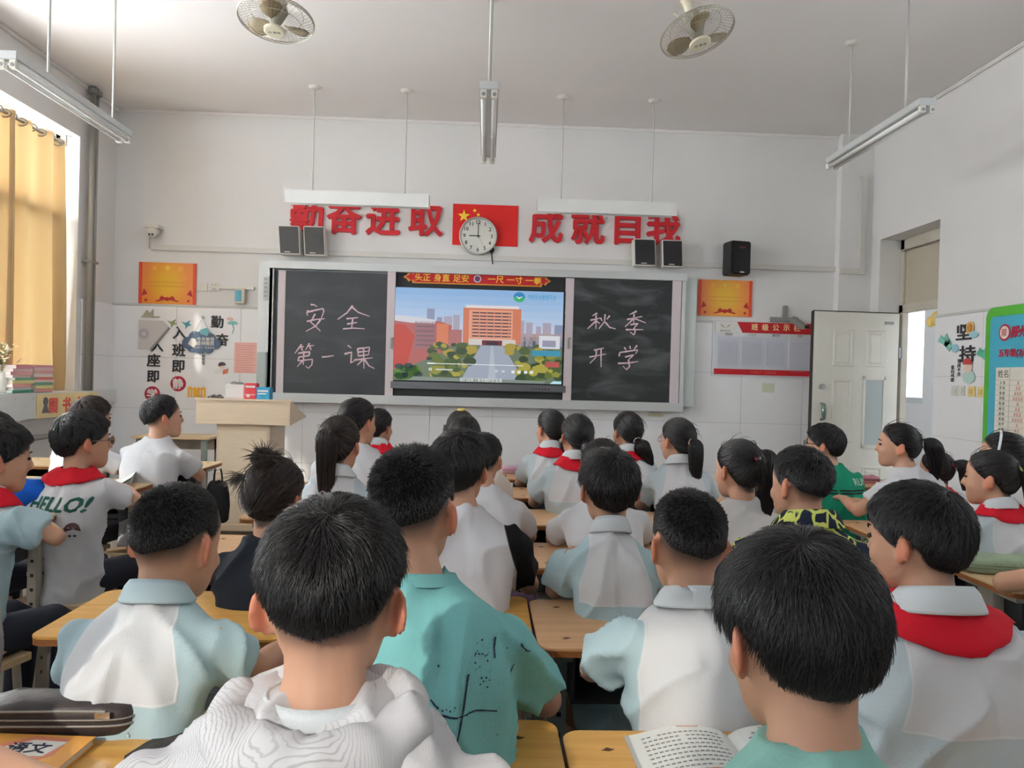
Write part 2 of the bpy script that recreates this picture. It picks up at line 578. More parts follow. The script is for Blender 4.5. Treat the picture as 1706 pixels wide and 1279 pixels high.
# ---- pipes in the left corner
pp = thing('heating_pipe', 'pair of grey vertical pipes beside the yellow curtain', 'pipe', (XL + .06, 6.93, 0))
for dy in (0, .07):
    mb = MB(); mb.tube([(0, dy, 1.15), (0, dy, ZC)], .018 if dy else .026, 10); mb.build('pipe', mat('pipe_grey', (160, 160, 154), 0.4, metal=0.3), pp, smooth=True)
    mb = MB(); mb.tube([(0, dy, ZC - .06), (0, dy, ZC - .02)], .04, 12); mb.build('collar', M_grey, pp)
mb = MB(); mb.box(-.06, .03, -.03, .1, 2.28, 2.30); mb.build('clamp', M_grey, pp)
rl = thing('heating_rail', 'grey horizontal pipe under the left window ledge', 'pipe', (XL + .10, 4, 0.80))
mb = MB(); mb.tube([(0, -2.6, 0), (0, 2.9, 0)], .022, 10); mb.build('pipe', mat('pipe_grey', (160, 160, 154), 0.4), rl, smooth=True)
for y in (-2, .3, 1.75, 2.8):
    mb = MB(); mb.box(-.10, .0, y - .015, y + .015, -.05, -.02); mb.box(-.03, .03, y - .1, y + .1, -.05, -.035); mb.build('bracket', M_grey, rl)

# ---- curtains
M_curt = bpy.data.materials.new('curtain_cloth')
M_curt.use_nodes = True
n, l = M_curt.node_tree.nodes, M_curt.node_tree.links
b = n['Principled BSDF']
b.inputs['Base Color'].default_value = (*lin((200, 172, 128)), 1)
b.inputs['Roughness'].default_value = 0.8
tl = n.new('ShaderNodeBsdfTranslucent'); tl.inputs[0].default_value = (*lin((200, 168, 118)), 1)
mx = n.new('ShaderNodeMixShader'); mx.inputs[0].default_value = 0.10
l.new(b.outputs[0], mx.inputs[1]); l.new(tl.outputs[0], mx.inputs[2]); l.new(mx.outputs[0], n['Material Output'].inputs[0])
wv = n.new('ShaderNodeTexWave'); wv.inputs['Scale'].default_value = 60; wv.inputs['Distortion'].default_value = 1.5
tc = n.new('ShaderNodeTexCoord'); l.new(tc.outputs['Object'], wv.inputs['Vector'])
bp = n.new('ShaderNodeBump'); bp.inputs['Strength'].default_value = .08; l.new(wv.outputs['Fac'], bp.inputs['Height']); l.new(bp.outputs[0], b.inputs['Normal'])


def curtain(y0, y1, x, z0, z1, label, folds, amp=0.055, gather=0.0, ph=0.0):
    root = thing('curtain', label, 'curtain', (x, (y0 + y1) / 2, z0), 0, 'yellow window curtains')
    nu, nvv = folds * 14, 24
    vs, fs = [], []
    for j in range(nvv + 1):
        t = j / nvv
        for i in range(nu + 1):
            u = i / nu
            yy = (y0 + (y1 - y0) * (u ** (1 + 0.25 * math.sin(ph))))
            yc = (y0 + y1) / 2
            yy = yc + (yy - yc) * (1 + gather * (1 - t) * (1 if u > .5 else .2))
            a = amp * (0.75 + 0.35 * math.sin(3.1 * u * folds + ph)) * (1.0 - 0.25 * t)
            sw = math.sin(2 * math.pi * folds * u + 0.7 * math.sin(2.3 * t + ph) + ph)
            xx = a * math.copysign(abs(sw) ** 0.75, sw)
            vs.append((xx, yy - (y0 + y1) / 2, (z1 - z0) * t))
    for j in range(nvv):
        for i in range(nu):
            q = j * (nu + 1) + i
            fs.append((q, q + 1, q + nu + 2, q + nu + 1))
    mb = MB(); mb.add(vs, fs)
    o = mb.build('cloth', M_curt, root, smooth=True, fix=False)
    for i in range(folds * 2):
        yy = -(y1 - y0) / 2 + (y1 - y0) * (i + .5) / (folds * 2)
        r_ = MB()
        ring = [(0.045 * math.cos(t), yy, z1 - z0 - .035 + 0.03 * math.sin(t)) for t in np.linspace(0, 2 * math.pi, 11)]
        r_.tube(ring, .006, 6); r_.build('ring', M_grey, root)
    return root


xc = XL - 0.105
curtain(5.98, 6.76, xc, Z0 + .005, 3.30, 'yellow curtain hanging nearest the blackboard wall', 3, .062, .22, 0.3)
curtain(5.62, 6.02, xc, Z0 + .005, 3.30, 'narrow gathered yellow curtain left of the widest curtain', 2, .062, 0.05, 1.2)
curtain(2.3, 3.0, xc, Z0 + .005, 3.30, 'yellow curtain of the middle left window, outside the picture', 4, .05, 0, 2.0)
rod = thing('curtain_rod', 'pale metal curtain rod above the yellow curtains', 'rod', (xc, 4.6, 3.27))
mb = MB(); mb.tube([(0, -2.4, 0), (0, 2.22, 0)], .012, 8); mb.build('rod', M_grey, rod)
for y in (-2.3, 0, 2.2):
    mb = MB(); mb.box(-.012, .012, y - .012, y + .012, 0, .10); mb.build('bracket', M_grey, rod)
# ------------------------------------------------------------ front wall things


def fb(a, b, c, d, Y):
    """x0, x1, z0, z1 on the plane y = Y of the upright rectangle whose top-left corner shows at (a, b) and bottom-right at (c, d)"""
    p, q = at(a, b, Y), at(c, d, Y)
    return p.x, q.x, q.z, p.z


def slab(x0, x1, z0, z1, Y, t=0.01):
    m = MB(); m.box(x0, x1, Y, Y + t, z0, z1)
    return m


YW = YF - 0.02          # face of the dado tiles
YBF = 7.36              # front face of the blackboard unit
bx0, bx1, bz0, bz1 = fb(450, 434, 1137, 686, YBF)
bb = thing('sliding_blackboard', 'wide sliding blackboard unit in a white metal frame on the front wall', 'blackboard', ((bx0 + bx1) / 2, YBF, bz0))


def bbp(name, rect, m, y0, y1, parent=bb, bevel=0.002, label=None):
    a = MB(); a.box(rect[0] - bb.location.x, rect[1] - bb.location.x, y0 - YBF, y1 - YBF, rect[2] - bz0, rect[3] - bz0)
    o = a.build(name, m, parent, bevel=bevel)
    if label:
        o['label'] = label
    return o


bbp('back_panel', (bx0, bx1, bz0, bz1), M_alu, YBF + .08, YF - .015)
bbp('top_rail', (bx0 - .01, bx1 + .01, bz1 - .07, bz1), M_alu, YBF - .02, YBF + .09)
bbp('bottom_rail', (bx0, bx1, bz0, bz0 + .085), M_alu, YBF - .03, YBF + .09)
bbp('side_rail', (bx0, bx0 + .04, bz0, bz1), M_alu, YBF - .01, YBF + .09)
bbp('side_rail', (bx1 - .04, bx1, bz0, bz1), M_alu, YBF - .01, YBF + .09)

# chalkboard enamel with faint wiped chalk
def chalk_mat(name, rgb, amt):
    m = bpy.data.materials.new(name); m.use_nodes = True
    n, l = m.node_tree.nodes, m.node_tree.links
    b = n['Principled BSDF']; b.inputs['Roughness'].default_value = 0.42
    tc = n.new('ShaderNodeTexCoord'); mp = n.new('ShaderNodeMapping'); mp.inputs['Scale'].default_value = (1.2, 1, 3.2); mp.inputs['Rotation'].default_value = (0, .35, 0)
    l.new(tc.outputs['Object'], mp.inputs[0])
    nz = n.new('ShaderNodeTexNoise'); nz.inputs['Scale'].default_value = 1.9; nz.inputs['Detail'].default_value = 6; nz.inputs['Distortion'].default_value = .7; nz.inputs['Roughness'].default_value = .5
    l.new(mp.outputs[0], nz.inputs['Vector'])
    rp = n.new('ShaderNodeValToRGB'); rp.color_ramp.elements[0].position = .50; rp.color_ramp.elements[1].position = .78
    rp.color_ramp.elements[0].color = (0, 0, 0, 1); rp.color_ramp.elements[1].color = (amt, amt, amt, 1)
    l.new(nz.outputs[0], rp.inputs[0])
    mx = n.new('ShaderNodeMix'); mx.data_type = 'RGBA'; mx.inputs['A'].default_value = (*lin(rgb), 1); mx.inputs['B'].default_value = (.42, .43, .45, 1)
    l.new(rp.outputs[0], mx.inputs['Factor']); l.new(mx.outputs['Result'], b.inputs['Base Color'])
    return m


M_bl = chalk_mat('chalkboard_left', (52, 55, 59), .10)
M_br = chalk_mat('chalkboard_right', (36, 41, 42), .22)
M_rail = mat('pinkish_rail', (214, 202, 206), .4)
r = fb(470, 450, 647, 662, YBF - .005)
bl_ = bbp('sliding_panel', r, M_bl, YBF - .005, YBF + .012, label='left sliding chalkboard panel'); LPAN = bl_
for (a, c) in ((464, 471), (646, 654)):
    q = fb(a, 450, c, 664, YBF - .012); bbp('panel_rail', q, M_rail, YBF - .012, YBF + .014, bl_)
r2 = fb(950, 464, 1122, 672, YBF - .005)
br_ = bbp('sliding_panel', r2, M_br, YBF - .005, YBF + .012, label='right sliding chalkboard panel'); RPAN = br_
for (a, c) in ((943, 951), (1121, 1130)):
    q = fb(a, 463, c, 674, YBF - .012); bbp('panel_rail', q, M_rail, YBF - .012, YBF + .014, br_)
q = fb(453, 449, 465, 662, YBF); bbp('fixed_panel', q, M_bl, YBF + .03, YBF + .06)
q = fb(654, 452, 945, 672, YBF); bbp('fixed_panel', q, mat('chalkboard_dark', (36, 39, 41), .45), YBF + .05, YBF + .07, label='dark fixed board behind the screen')
for px_ in (652, 947):
    c_ = at(px_, 572, YBF - .02)
    a = MB(); a.box(c_.x - .008 - bb.location.x, c_.x + .008 - bb.location.x, -.035, -.018, c_.z - .05 - bz0, c_.z + .05 - bz0)
    a.tube([(c_.x - bb.location.x, -.03, c_.z + .05 - bz0), (c_.x - bb.location.x + .02, -.05, c_.z + .05 - bz0)], .006, 6)
    a.build('lock', M_grey, bb)
# end boxes: control strip at the left, cover at the right
q = fb(432, 436, 451, 661, YBF)
ctl = tag(slab(q[0], q[1], q[2], q[3], YBF - .01, .12).build('control_box', M_alu, bevel=.006), 'white vertical control box on the left end of the blackboard', 'control box')
q2 = fb(440, 461, 447, 501, YBF)
slab(*q2, YBF - .016, .006).build('button_panel', mat('panel_grey', (186, 192, 190), .5), ctl)
for k in range(5):
    for j in range(2):
        mbk = MB(); xx = q2[0] + .009 + j * .016; zz = q2[3] - .03 - k * .04
        mbk.box(xx, xx + .01, YBF - .02, YBF - .015, zz, zz + .016); mbk.build('button', M_grey, ctl)
q = fb(429, 586, 443, 660, YBF - .05)
tag(slab(*q, YBF - .07, .05).build('switch_box', mat('pale_green_metal', (176, 188, 186), .4), bevel=.006), 'grey green metal box low on the left end of the blackboard', 'box')
q = fb(1133, 463, 1155, 678, YBF + .04)
tag(slab(*q, YBF + .02, .12).build('end_cover', mat('cover_white', (200, 208, 206), .4), bevel=.006), 'white vertical end cover at the right of the blackboard', 'cover')

# ---- chalk strokes
M_chalk = mat('pink_chalk', (226, 198, 208), .9, var=.25, vscale=120)
CH = {
    'l': [('安', [[(312, 662), (330, 664), (346, 674)], [(298, 692), (292, 706), (296, 722)], [(298, 702), (340, 692), (378, 684), (382, 700), (368, 738)],
                  [(336, 712), (312, 756), (340, 780), (364, 804)], [(364, 744), (340, 776), (286, 806)], [(292, 752), (340, 742), (386, 738)]]),
          ('全', [[(536, 668), (506, 706), (455, 742)], [(530, 674), (566, 704), (626, 726)], [(502, 738), (566, 732)], [(506, 766), (560, 758)], [(536, 738), (530, 790)], [(484, 792), (540, 788), (600, 792)]]),
          ('第', [[(264, 874), (228, 922)], [(252, 890), (276, 886)], [(264, 894), (268, 910)], [(306, 868), (284, 906)], [(298, 884), (330, 880)], [(308, 888), (314, 906)],
                  [(246, 922), (306, 914), (304, 934), (250, 942), (244, 962), (322, 954), (318, 984), (300, 1002), (284, 990)], [(276, 910), (272, 984)], [(270, 960), (240, 994)]]),
          ('一', [[(372, 942), (400, 940), (436, 934)]]),
          ('课', [[(510, 880), (528, 894)], [(492, 926), (530, 916), (526, 974), (552, 958)], [(562, 896), (566, 940)], [(562, 898), (626, 890), (620, 930)], [(566, 916), (620, 910)],
                  [(568, 936), (620, 930)], [(544, 958), (642, 946)], [(594, 894), (596, 1004)], [(592, 954), (560, 986)], [(598, 954), (622, 988), (652, 1004)]])],
    'r': [('秋', [[(496, 708), (470, 722)], [(460, 746), (516, 734)], [(490, 720), (488, 792)], [(488, 750), (444, 792)], [(490, 750), (510, 764)], [(514, 734), (522, 750)],
                  [(562, 722), (546, 742)], [(538, 714), (534, 754), (504, 792)], [(538, 756), (562, 784), (594, 792)]]),
          ('季', [[(706, 698), (668, 716)], [(654, 742), (736, 726)], [(692, 712), (690, 762)], [(690, 736), (644, 782)], [(692, 736), (754, 760)], [(672, 770), (714, 764), (692, 786)],
                  [(692, 786), (698, 808), (690, 824), (670, 808)], [(648, 796), (742, 796)]]),
          ('开', [[(478, 906), (532, 894)], [(454, 942), (542, 926)], [(492, 906), (488, 944), (456, 976)], [(516, 900), (516, 996)]]),
          ('学', [[(640, 890), (650, 906)], [(668, 884), (674, 900)], [(708, 880), (688, 906)], [(612, 938), (616, 918), (712, 904), (700, 926)], [(644, 942), (692, 930), (662, 956)],
                  [(662, 956), (668, 992), (652, 1010), (632, 990)], [(606, 976), (660, 974), (714, 966)]])]}
for side, ox, pan in (('l', 420, LPAN), ('r', 840, RPAN)):
    for ch, strokes in CH[side]:
        a = MB()
        for st in strokes:
            P = []
            for i in range(len(st) - 1):
                for t in (0, .25, .5, .75):
                    P.append((st[i][0] + (st[i + 1][0] - st[i][0]) * t, st[i][1] + (st[i + 1][1] - st[i][1]) * t))
            P.append(st[-1])
            wpts = [at(ox + x / 3.198, 300 + y / 3.198, YBF - .006) for x, y in P]
            L = []
            for i, p in enumerate(wpts):
                t = (wpts[min(i + 1, len(wpts) - 1)] - wpts[max(0, i - 1)]); t.normalize()
                nn = Vector((-t.z, 0, t.x))
                wd = .0085 * (1.0 - .55 * i / max(1, len(wpts) - 1)) * (0.85 + .3 * random.random())
                L += [p + nn * wd, p - nn * wd]
            a.add([v - bb.location for v in L], [(2 * i, 2 * i + 1, 2 * i + 3, 2 * i + 2) for i in range(len(wpts) - 1)])
        a.build('chalk_character', M_chalk, pan)

# ---- screen: a display hung in the middle of the board unit
sx0, sx1, sz0, sz1 = fb(655, 476, 942, 654, YBF - .01)
scr = thing('display_screen', 'large flat screen showing a school building, in the middle of the blackboard', 'screen', ((sx0 + sx1) / 2, YBF - .01, sz0))
def sp(name, rect, m, y0, y1, parent=scr, bevel=0.0):
    a = MB(); a.box(rect[0] - scr.location.x, rect[1] - scr.location.x, y0, y1, rect[2] - sz0, rect[3] - sz0)
    return a.build(name, m, parent, bevel=bevel)
sp('housing', (sx0, sx1, sz0, sz1), M_dark, 0, .05, bevel=.004)
sp('bottom_bar', (sx0, sx1, sz0, sz0 + .066), mat('screen_bar', (112, 114, 118), .35, metal=.5), -.008, .01, bevel=.002)
ix0, ix1, iz0, iz1 = fb(659, 478, 935, 640, YBF - .014)
iw, ih = ix1 - ix0, iz1 - iz0
_em = {}
def em(rgb):
    k = 'screen_%d_%d_%d' % rgb
    return mat(k, rgb, .3, emit=.70)
# the picture on the screen: flat shapes in its own plane, (u, v) from the lower left, 0-1
face = MB(); face_m = []
def sh(pts, rgb, lay):
    m_ = em(rgb)
    if m_ not in face_m:
        face_m.append(m_)
    face.cur = face_m.index(m_)
    face.add([(ix0 + u * iw - scr.location.x, -.004 - lay * .00035, iz0 + v * ih - sz0) for u, v in pts], [tuple(range(len(pts)))])
def rc(u0, u1, v0, v1, rgb, lay):
    sh([(u0, v0), (u1, v0), (u1, v1), (u0, v1)], rgb, lay)
for k in range(8):
    t = k / 7
    rc(0, 1, .40 + .6 * k / 8, .40 + .6 * (k + 1) / 8, (int(206 - 66 * t), int(212 - 34 * t), int(228 - 8 * t)), 0)
rc(0, 1, 0, .42, (104, 118, 96), 1)
for (u, w_, h_) in ((.19, .045, .78), (.25, .03, .69), (.29, .05, .70), (.345, .04, .72), (.72, .05, .68), (.78, .04, .66), (.84, .03, .62), (.88, .05, .66), (.95, .05, .64)):
    rc(u, u + w_, .4, h_, (138, 146, 172) if int(u * 100) % 2 else (168, 160, 176), 2)
rc(.66, 1, .38, .50, (92, 96, 100), 2); rc(.66, 1, .46, .54, (176, 150, 146), 2)
sh([(0, .08), (.30, .32), (.34, .60), (.28, .64), (.0, .70)], (176, 96, 92), 3)
sh([(0, .70), (.15, .68), (.24, .66), (.24, .62), (.10, .62), (0, .64)], (206, 206, 214), 4)
sh([(0, .12), (.08, .18), (.12, .48), (.06, .60), (0, .60)], (190, 66, 52), 4)
rc(.12, .24, .34, .64, (150, 104, 110), 4); rc(.25, .32, .38, .62, (210, 124, 88), 4); rc(.32, .40, .38, .56, (172, 110, 110), 3)
for k in range(5):
    rc(.13, .235, .38 + k * .05, .39 + k * .05, (104, 84, 96), 5)
rc(.405, .75, .42, .80, (206, 122, 92), 5); rc(.42, .735, .80, .83, (222, 214, 214), 5); rc(.44, .70, .46, .78, (226, 160, 132), 6)
for k in range(8):
    rc(.455, .69, .49 + k * .036, .506 + k * .036, (98, 70, 78), 7)
for k in range(6):
    rc(.455 + k * .044, .461 + k * .044, .48, .77, (216, 140, 112), 8)
rc(.44, .72, .40, .465, (206, 200, 196), 8); rc(.52, .64, .40, .455, (120, 44, 56), 9); rc(.545, .615, .40, .44, (60, 50, 62), 10)
sh([(.40, .02), (.78, .02), (.645, .40), (.515, .40)], (158, 166, 182), 6)
sh([(.56, .02), (.61, .02), (.585, .40), (.575, .40)], (176, 184, 196), 7)
for _ in range(150):
    side = random.random() < .5
    v = random.uniform(.04, .40)
    u = (random.uniform(.22, .50 - .02) if side else random.uniform(.68, .98))
    if side and u > .40 + .3 * v: u -= .1
    if not side and u < .78 - .3 * v: u += .08
    s_ = random.uniform(.015, .05) * (1.3 - v)
    col = random.choice([(70, 92, 48), (96, 112, 50), (140, 140, 58), (168, 160, 66), (54, 72, 46)] if v < .3 else [(58, 76, 50), (78, 96, 58), (168, 150, 66)])
    sh([(min(1, max(0, u + s_ * math.cos(a) * .8)), max(0, v + s_ * math.sin(a) * random.uniform(.8, 1.2))) for a in [i * math.pi / 4 for i in range(8)]], col, 11 + _ * .02)
rc(.82, .99, .30, .36, (60, 146, 176), 15); rc(.90, .985, .18, .24, (178, 84, 78), 15)
rc(.86, .985, .38, .52, (214, 216, 224), 12); rc(.88, .96, .40, .47, (150, 150, 170), 13)
for _ in range(24):
    u, v = random.uniform(.0, .16), random.uniform(.0, .16)
    sh([(max(0, u + .03 * math.cos(a)), max(0, v + .035 * math.sin(a))) for a in [i * math.pi / 3 for i in range(6)]], random.choice([(56, 92, 50), (92, 128, 56), (48, 62, 60)]), 16)
sh([(.08, .0), (.12, .045), (.9, .03), (.9, .0)], (128, 140, 132), 17)
# player controls
rc(.20, .77, .185, .193, (226, 230, 232), 20); rc(.20, .245, .183, .196, (245, 250, 250), 21)
rc(.195, .225, .225, .255, (50, 52, 56), 20)
for u in (.21, .22): rc(u, u + .005, .11, .14, (240, 244, 244), 21)
rc(.25, .35, .118, .132, (200, 206, 208), 21)
for u in (.70, .735, .775, .81): rc(u, u + .02, .105, .135, (226, 232, 232), 21)
for u in (.60, .64): rc(u, u + .02, .11, .135, (196, 204, 206), 21)
sh([(.735 + .035 * math.cos(a), .93 + .055 * math.sin(a)) for a in [i * math.pi / 8 for i in range(16)]], (40, 130, 190), 20)
sh([(.735 + .035 * math.cos(a), .93 + .055 * math.sin(a)) for a in [math.pi + i * math.pi / 8 for i in range(9)]], (60, 176, 110), 21)
sh([(.712, .945), (.735, .925), (.758, .945), (.735, .91)], (240, 250, 250), 22)
sh([(.93, 0), (1, 0), (1, .03), (.95, .03)], (180, 226, 240), 22)
fo = face.build('picture', face_m, scr, fix=False)
tx = text('caption', '学校安全教育平台', .055, em((46, 150, 196)), (ix0 + .87 * iw - scr.location.x, -.016, iz0 + .935 * ih - sz0), FRONT, scr, .0006, sx=.62)
text('caption', '我们迎来了新学期的安全课', .042, em((240, 244, 240)), (ix0 + .52 * iw - scr.location.x, -.016, iz0 + .022 * ih - sz0), FRONT, scr, .0006, sx=.8)
for k in range(6):
    a = MB(); xx = sx1 - .32 + k * .03 - scr.location.x; a.box(xx, xx + .012, -.012, -.006, .022, .034); a.build('button', M_dark, scr)

# ---- red posture banner above the screen
rx0, rx1, rz0, rz1 = fb(672, 452, 918, 477, YBF + .03)
rb = thing('posture_banner', 'red scalloped banner with yellow characters above the screen', 'banner', ((rx0 + rx1) / 2, YBF + .03, (rz0 + rz1) / 2))
hw, hh = (rx1 - rx0) / 2, .058
def scal(hw, hh):
    pts = []
    for sgn in (1, -1):
        e = [(hw - .09, hh), (hw - .08, hh * .5), (hw - .05, hh * .75), (hw - .035, hh * .35), (hw, 0), (hw - .035, -hh * .35), (hw - .05, -hh * .75), (hw - .08, -hh * .5), (hw - .09, -hh)]
        pts += e if sgn == 1 else [(-x, -z) for x, z in e]
    return pts
mb = MB(); mb.prism(scal(hw, hh), 0, .015); mb.build('border', mat('banner_gold', (224, 150, 50), .5), rb)
mb = MB(); mb.prism(scal(hw - .02, hh - .012), -.004, .0); mb.build('panel', M_red, rb)
Mgold2 = mat('banner_yellow', (246, 206, 70), .5)
for s_, px_ in (('头正', 704), ('身直', 736), ('足安', 768), ('一尺', 826), ('一寸', 858), ('一拳', 889)):
    p = at(px_, 464, YBF + .02)
    text('lettering', s_, .078, Mgold2, (p.x - rb.location.x, -.006, 0), FRONT, rb, .002, bold=.015)
mb = MB(); mb.disc((0, -.008, 0), .036, .004); mb.build('emblem', mat('emblem_white', (228, 222, 226), .5), rb)
mb = MB(); mb.disc((0, -.010, 0), .026, .002); mb.build('emblem_ring', mat('emblem_blue', (60, 72, 130), .5), rb)
mb = MB(); mb.disc((0, -.012, 0), .012, .002, n=6); mb.build('emblem_star', M_red, rb)

# ---- big red motto characters
motto = [('勤', 510, 362), ('奋', 573, 364), ('进', 638, 367), ('取', 709, 369), ('成', 910, 379), ('就', 980, 381), ('自', 1046, 382), ('我', 1106, 384)]
full = ['first', 'second', 'third', 'fourth']
for i, (c_, px_, py_) in enumerate(motto):
    p = at(px_, py_ - 3, YF - .03)
    o = text('motto_character', c_, .34, M_red, (p.x, YF - .016, p.z), FRONT, None, .03, bold=.028)
    mbk = o.data
    side = 'left of the flag' if i < 4 else 'right of the flag'
    tag(o, 'red foam character %s, %s in the row %s' % (c_, full[i % 4], side), 'wall lettering', 'red motto characters above the blackboard')

# ---- flag and clock
q = fb(755, 339, 862, 411, YF - .01)
fl = tag(slab(*q, YF - .009, .006).build('national_flag', M_flag), 'red flag with yellow stars hanging behind the wall clock', 'flag')
def star(cx, cz, r_, rot):
    return [(cx + (r_ if k % 2 == 0 else r_ * .4) * math.cos(math.pi / 2 + rot + k * math.pi / 5), cz + (r_ if k % 2 == 0 else r_ * .4) * math.sin(math.pi / 2 + rot + k * math.pi / 5)) for k in range(10)]
p = at(773, 360, YF)
mb = MB(); mb.prism(star(p.x, p.z, .062, 0), YF - .012, YF - .009); mb.build('large_star', M_gold, fl)
for (a_, b_, rr) in ((791, 351, .3), (797, 358, .1), (797, 367, -.1), (791, 375, -.3)):
    p = at(a_, b_, YF); mb = MB(); mb.prism(star(p.x, p.z, .021, rr), YF - .012, YF - .009); mb.build('small_star', M_gold, fl)
cc = at(796.5, 393, YF - .05)
ck = thing('wall_clock', 'round white wall clock showing nine, in front of the flag', 'clock', (cc.x, YF - .05, cc.z))
CR = .183
mb = MB(); mb.disc((0, .0, 0), CR, .045, n=48); mb.build('case', mat('clock_silver', (196, 196, 192), .3, metal=.5), ck)
mb = MB(); mb.disc((0, -.003, 0), CR - .014, .004, n=48); mb.build('dial', mat('dial_white', (226, 226, 218), .5), ck)
mb = MB()
mb.rings([[(r_ * math.cos(t), y_, r_ * math.sin(t)) for t in np.linspace(0, 2 * math.pi, 48, endpoint=False)] for r_, y_ in ((CR, 0), (CR, -.016), (CR - .012, -.018), (CR - .016, -.003))], caps=False)
mb.build('rim', mat('clock_silver', (196, 196, 192), .3, metal=.5), ck, smooth=True)
for h in range(1, 13):
    t = math.pi / 2 - h * math.pi / 6
    text('numeral', str(h), .052, M_dark, (.132 * math.cos(t), -.005, .132 * math.sin(t)), FRONT, ck, .001, bold=.01)
tk = MB()
for k in range(60):
    t = k * math.pi / 30
    M_ = Matrix.Translation((.163 * math.cos(t), -.005, .163 * math.sin(t))) @ Matrix.Rotation(-t, 4, 'Y')
    tk.box(-.004, .004, -.0005, .0005, -.0008, .0008, M_)
o = tk.build('minute_marks', M_dark, ck); o['kind'] = 'stuff'
def hand(name, ang, ln, wd, y):
    t = MB(); M_ = Matrix.Rotation(-ang, 4, 'Y')
    t.box(-.02, ln, y, y + .002, -wd, wd, M_); t.build(name, M_dark, ck)
hand('minute_hand', math.pi / 2, .125, .0035, -.010)
hand('hour_hand', math.pi, .085, .0045, -.008)
mb = MB(); mb.box(-.02, .1, -.012, -.011, -.001, .001, Matrix.Rotation(-R(-60), 4, 'Y')); mb.build('second_hand', M_grey, ck)
mb = MB(); mb.disc((0, -.013, 0), .008, .006, n=12); mb.build('hub', M_dark, ck)
p0, p1 = at(819, 418, YF - .03), at(821, 440, YF - .03)
mb = MB(); mb.ell((p0.x, YF - .03, p0.z + .01), (.028, .02, .028)); mb.tube([(p0.x, YF - .03, p0.z), (p0.x + .005, YF - .035, (p0.z + p1.z) / 2), (p1.x, YF - .03, p1.z)], .006, 6)
tag(mb.build('cable_plug', M_dark, smooth=True), 'black plug and cable hanging under the wall clock', 'plug')

# ---- small speakers above the board
for i, (a, b, c, d, side) in enumerate(((463, 375, 499, 424, 1), (505, 376, 541, 426, 1), (1056, 397, 1093, 443, -1), (1103, 399, 1138, 445, -1))):
    Y = YF - .16
    q = fb(a, b, c, d, Y)
    w_, h_ = q[1] - q[0], q[3] - q[2]
    t = thing('wall_speaker', ['leftmost grey-fronted speaker above the blackboard, overlapping the first red character', 'grey-fronted speaker above the blackboard, inner one of the left pair',
                               'dark-fronted speaker above the blackboard, inner one of the right pair', 'dark-fronted speaker at the right end above the blackboard'][i], 'speaker', ((q[0] + q[1]) / 2, Y, q[2]), 0, 'small speakers above the blackboard')
    # leans forward and flares a little towards the top
    k = .012 * side
    def par(i_, y0, y1):
        return [(-w_ / 2 + i_ - k, i_), (w_ / 2 - i_ + k * 0, i_), (w_ / 2 - i_ + k, h_ - i_), (-w_ / 2 + i_ + 0, h_ - i_)] if side < 0 else [(-w_ / 2 + i_ + .02, i_), (w_ / 2 - i_ + .006, i_), (w_ / 2 - i_ - .012, h_ - i_), (-w_ / 2 + i_, h_ - i_)]
    a_ = MB(); a_.prism(par(0, 0, 0), 0, .12); a_.build('cabinet', M_plastic, t, bevel=.006)
    a_ = MB(); a_.prism(par(.010, 0, 0), -.008, .002); g_ = a_.build('grille', mat('speaker_grille_light', (92, 92, 92), .8, bump=.5, bscale=300) if i < 2 else mat('speaker_grille_dark', (44, 42, 46), .8, bump=.5, bscale=300), t)
    a_ = MB(); a_.box(-.035, .02, -.010, -.007, .018, .026); a_.build('badge', M_plastic, g_)
    a_ = MB(); a_.box(-.02, .02, .12, .17, .05, .2); a_.build('bracket', M_grey, t)
q = fb(1217, 399, 1259, 457, YF - .28)
sp_ = thing('black_speaker', 'large black loudspeaker on the wall at the right of the blackboard', 'speaker', ((q[0] + q[1]) / 2, YF - .26, q[2]), R(12))
w_, h_ = .20, q[3] - q[2]
mb = MB(); mb.box(-w_ / 2, w_ / 2, .02, .20, 0, h_); mb.build('cabinet', M_dark, sp_, bevel=.012)
mb = MB(); mb.box(-w_ / 2 + .008, w_ / 2 - .008, 0, .022, .006, h_ - .006); mb.build('grille', mat('speaker_mesh', (34, 34, 36), .9, bump=.6, bscale=400), sp_, bevel=.01)
mb = MB(); mb.box(-.03, .03, -.003, .001, h_ - .075, h_ - .055); mb.build('logo_plate', mat('dim_red', (110, 34, 38), .5), sp_)
mb = MB(); mb.box(-.022, .022, -.003, .001, .016, .026); mb.build('badge', M_plastic, sp_)
mb = MB(); mb.tube([(.04, .2, .14), (.06, .25, .14), (.08, .27, .14)], .014, 8); mb.tube([(.10, .16, .12), (.15, .2, .10), (.2, .24, .13)], .006, 6); mb.build('bracket', M_dark, sp_)

# ---- dome camera
p = at(256, 386, YF - .06)
dc = thing('security_camera', 'white dome security camera on the front wall above the orange certificate', 'camera', (p.x, YF - .01, p.z))
mb = MB(); mb.box(-.075, .075, -.12, .0, .03, .06); mb.build('mount', M_plastic, dc, bevel=.006)
mb = MB(); mb.ell((0, -.07, .0), (.062, .062, .05)); mb.build('housing', M_plastic, dc, smooth=True)
mb = MB(); mb.ell((.008, -.085, -.03), (.036, .036, .034)); hd = mb.build('head', M_plastic, dc, smooth=True)
for dx in (-.012, .018):
    mb = MB(); mb.ell((dx, -.118, -.036), (.009, .008, .009)); mb.build('lens', M_dark, hd, smooth=True)
mb = MB(); mb.box(-.075, -.055, -.02, 0, -.15, .03); mb.build('conduit', M_plastic, dc)


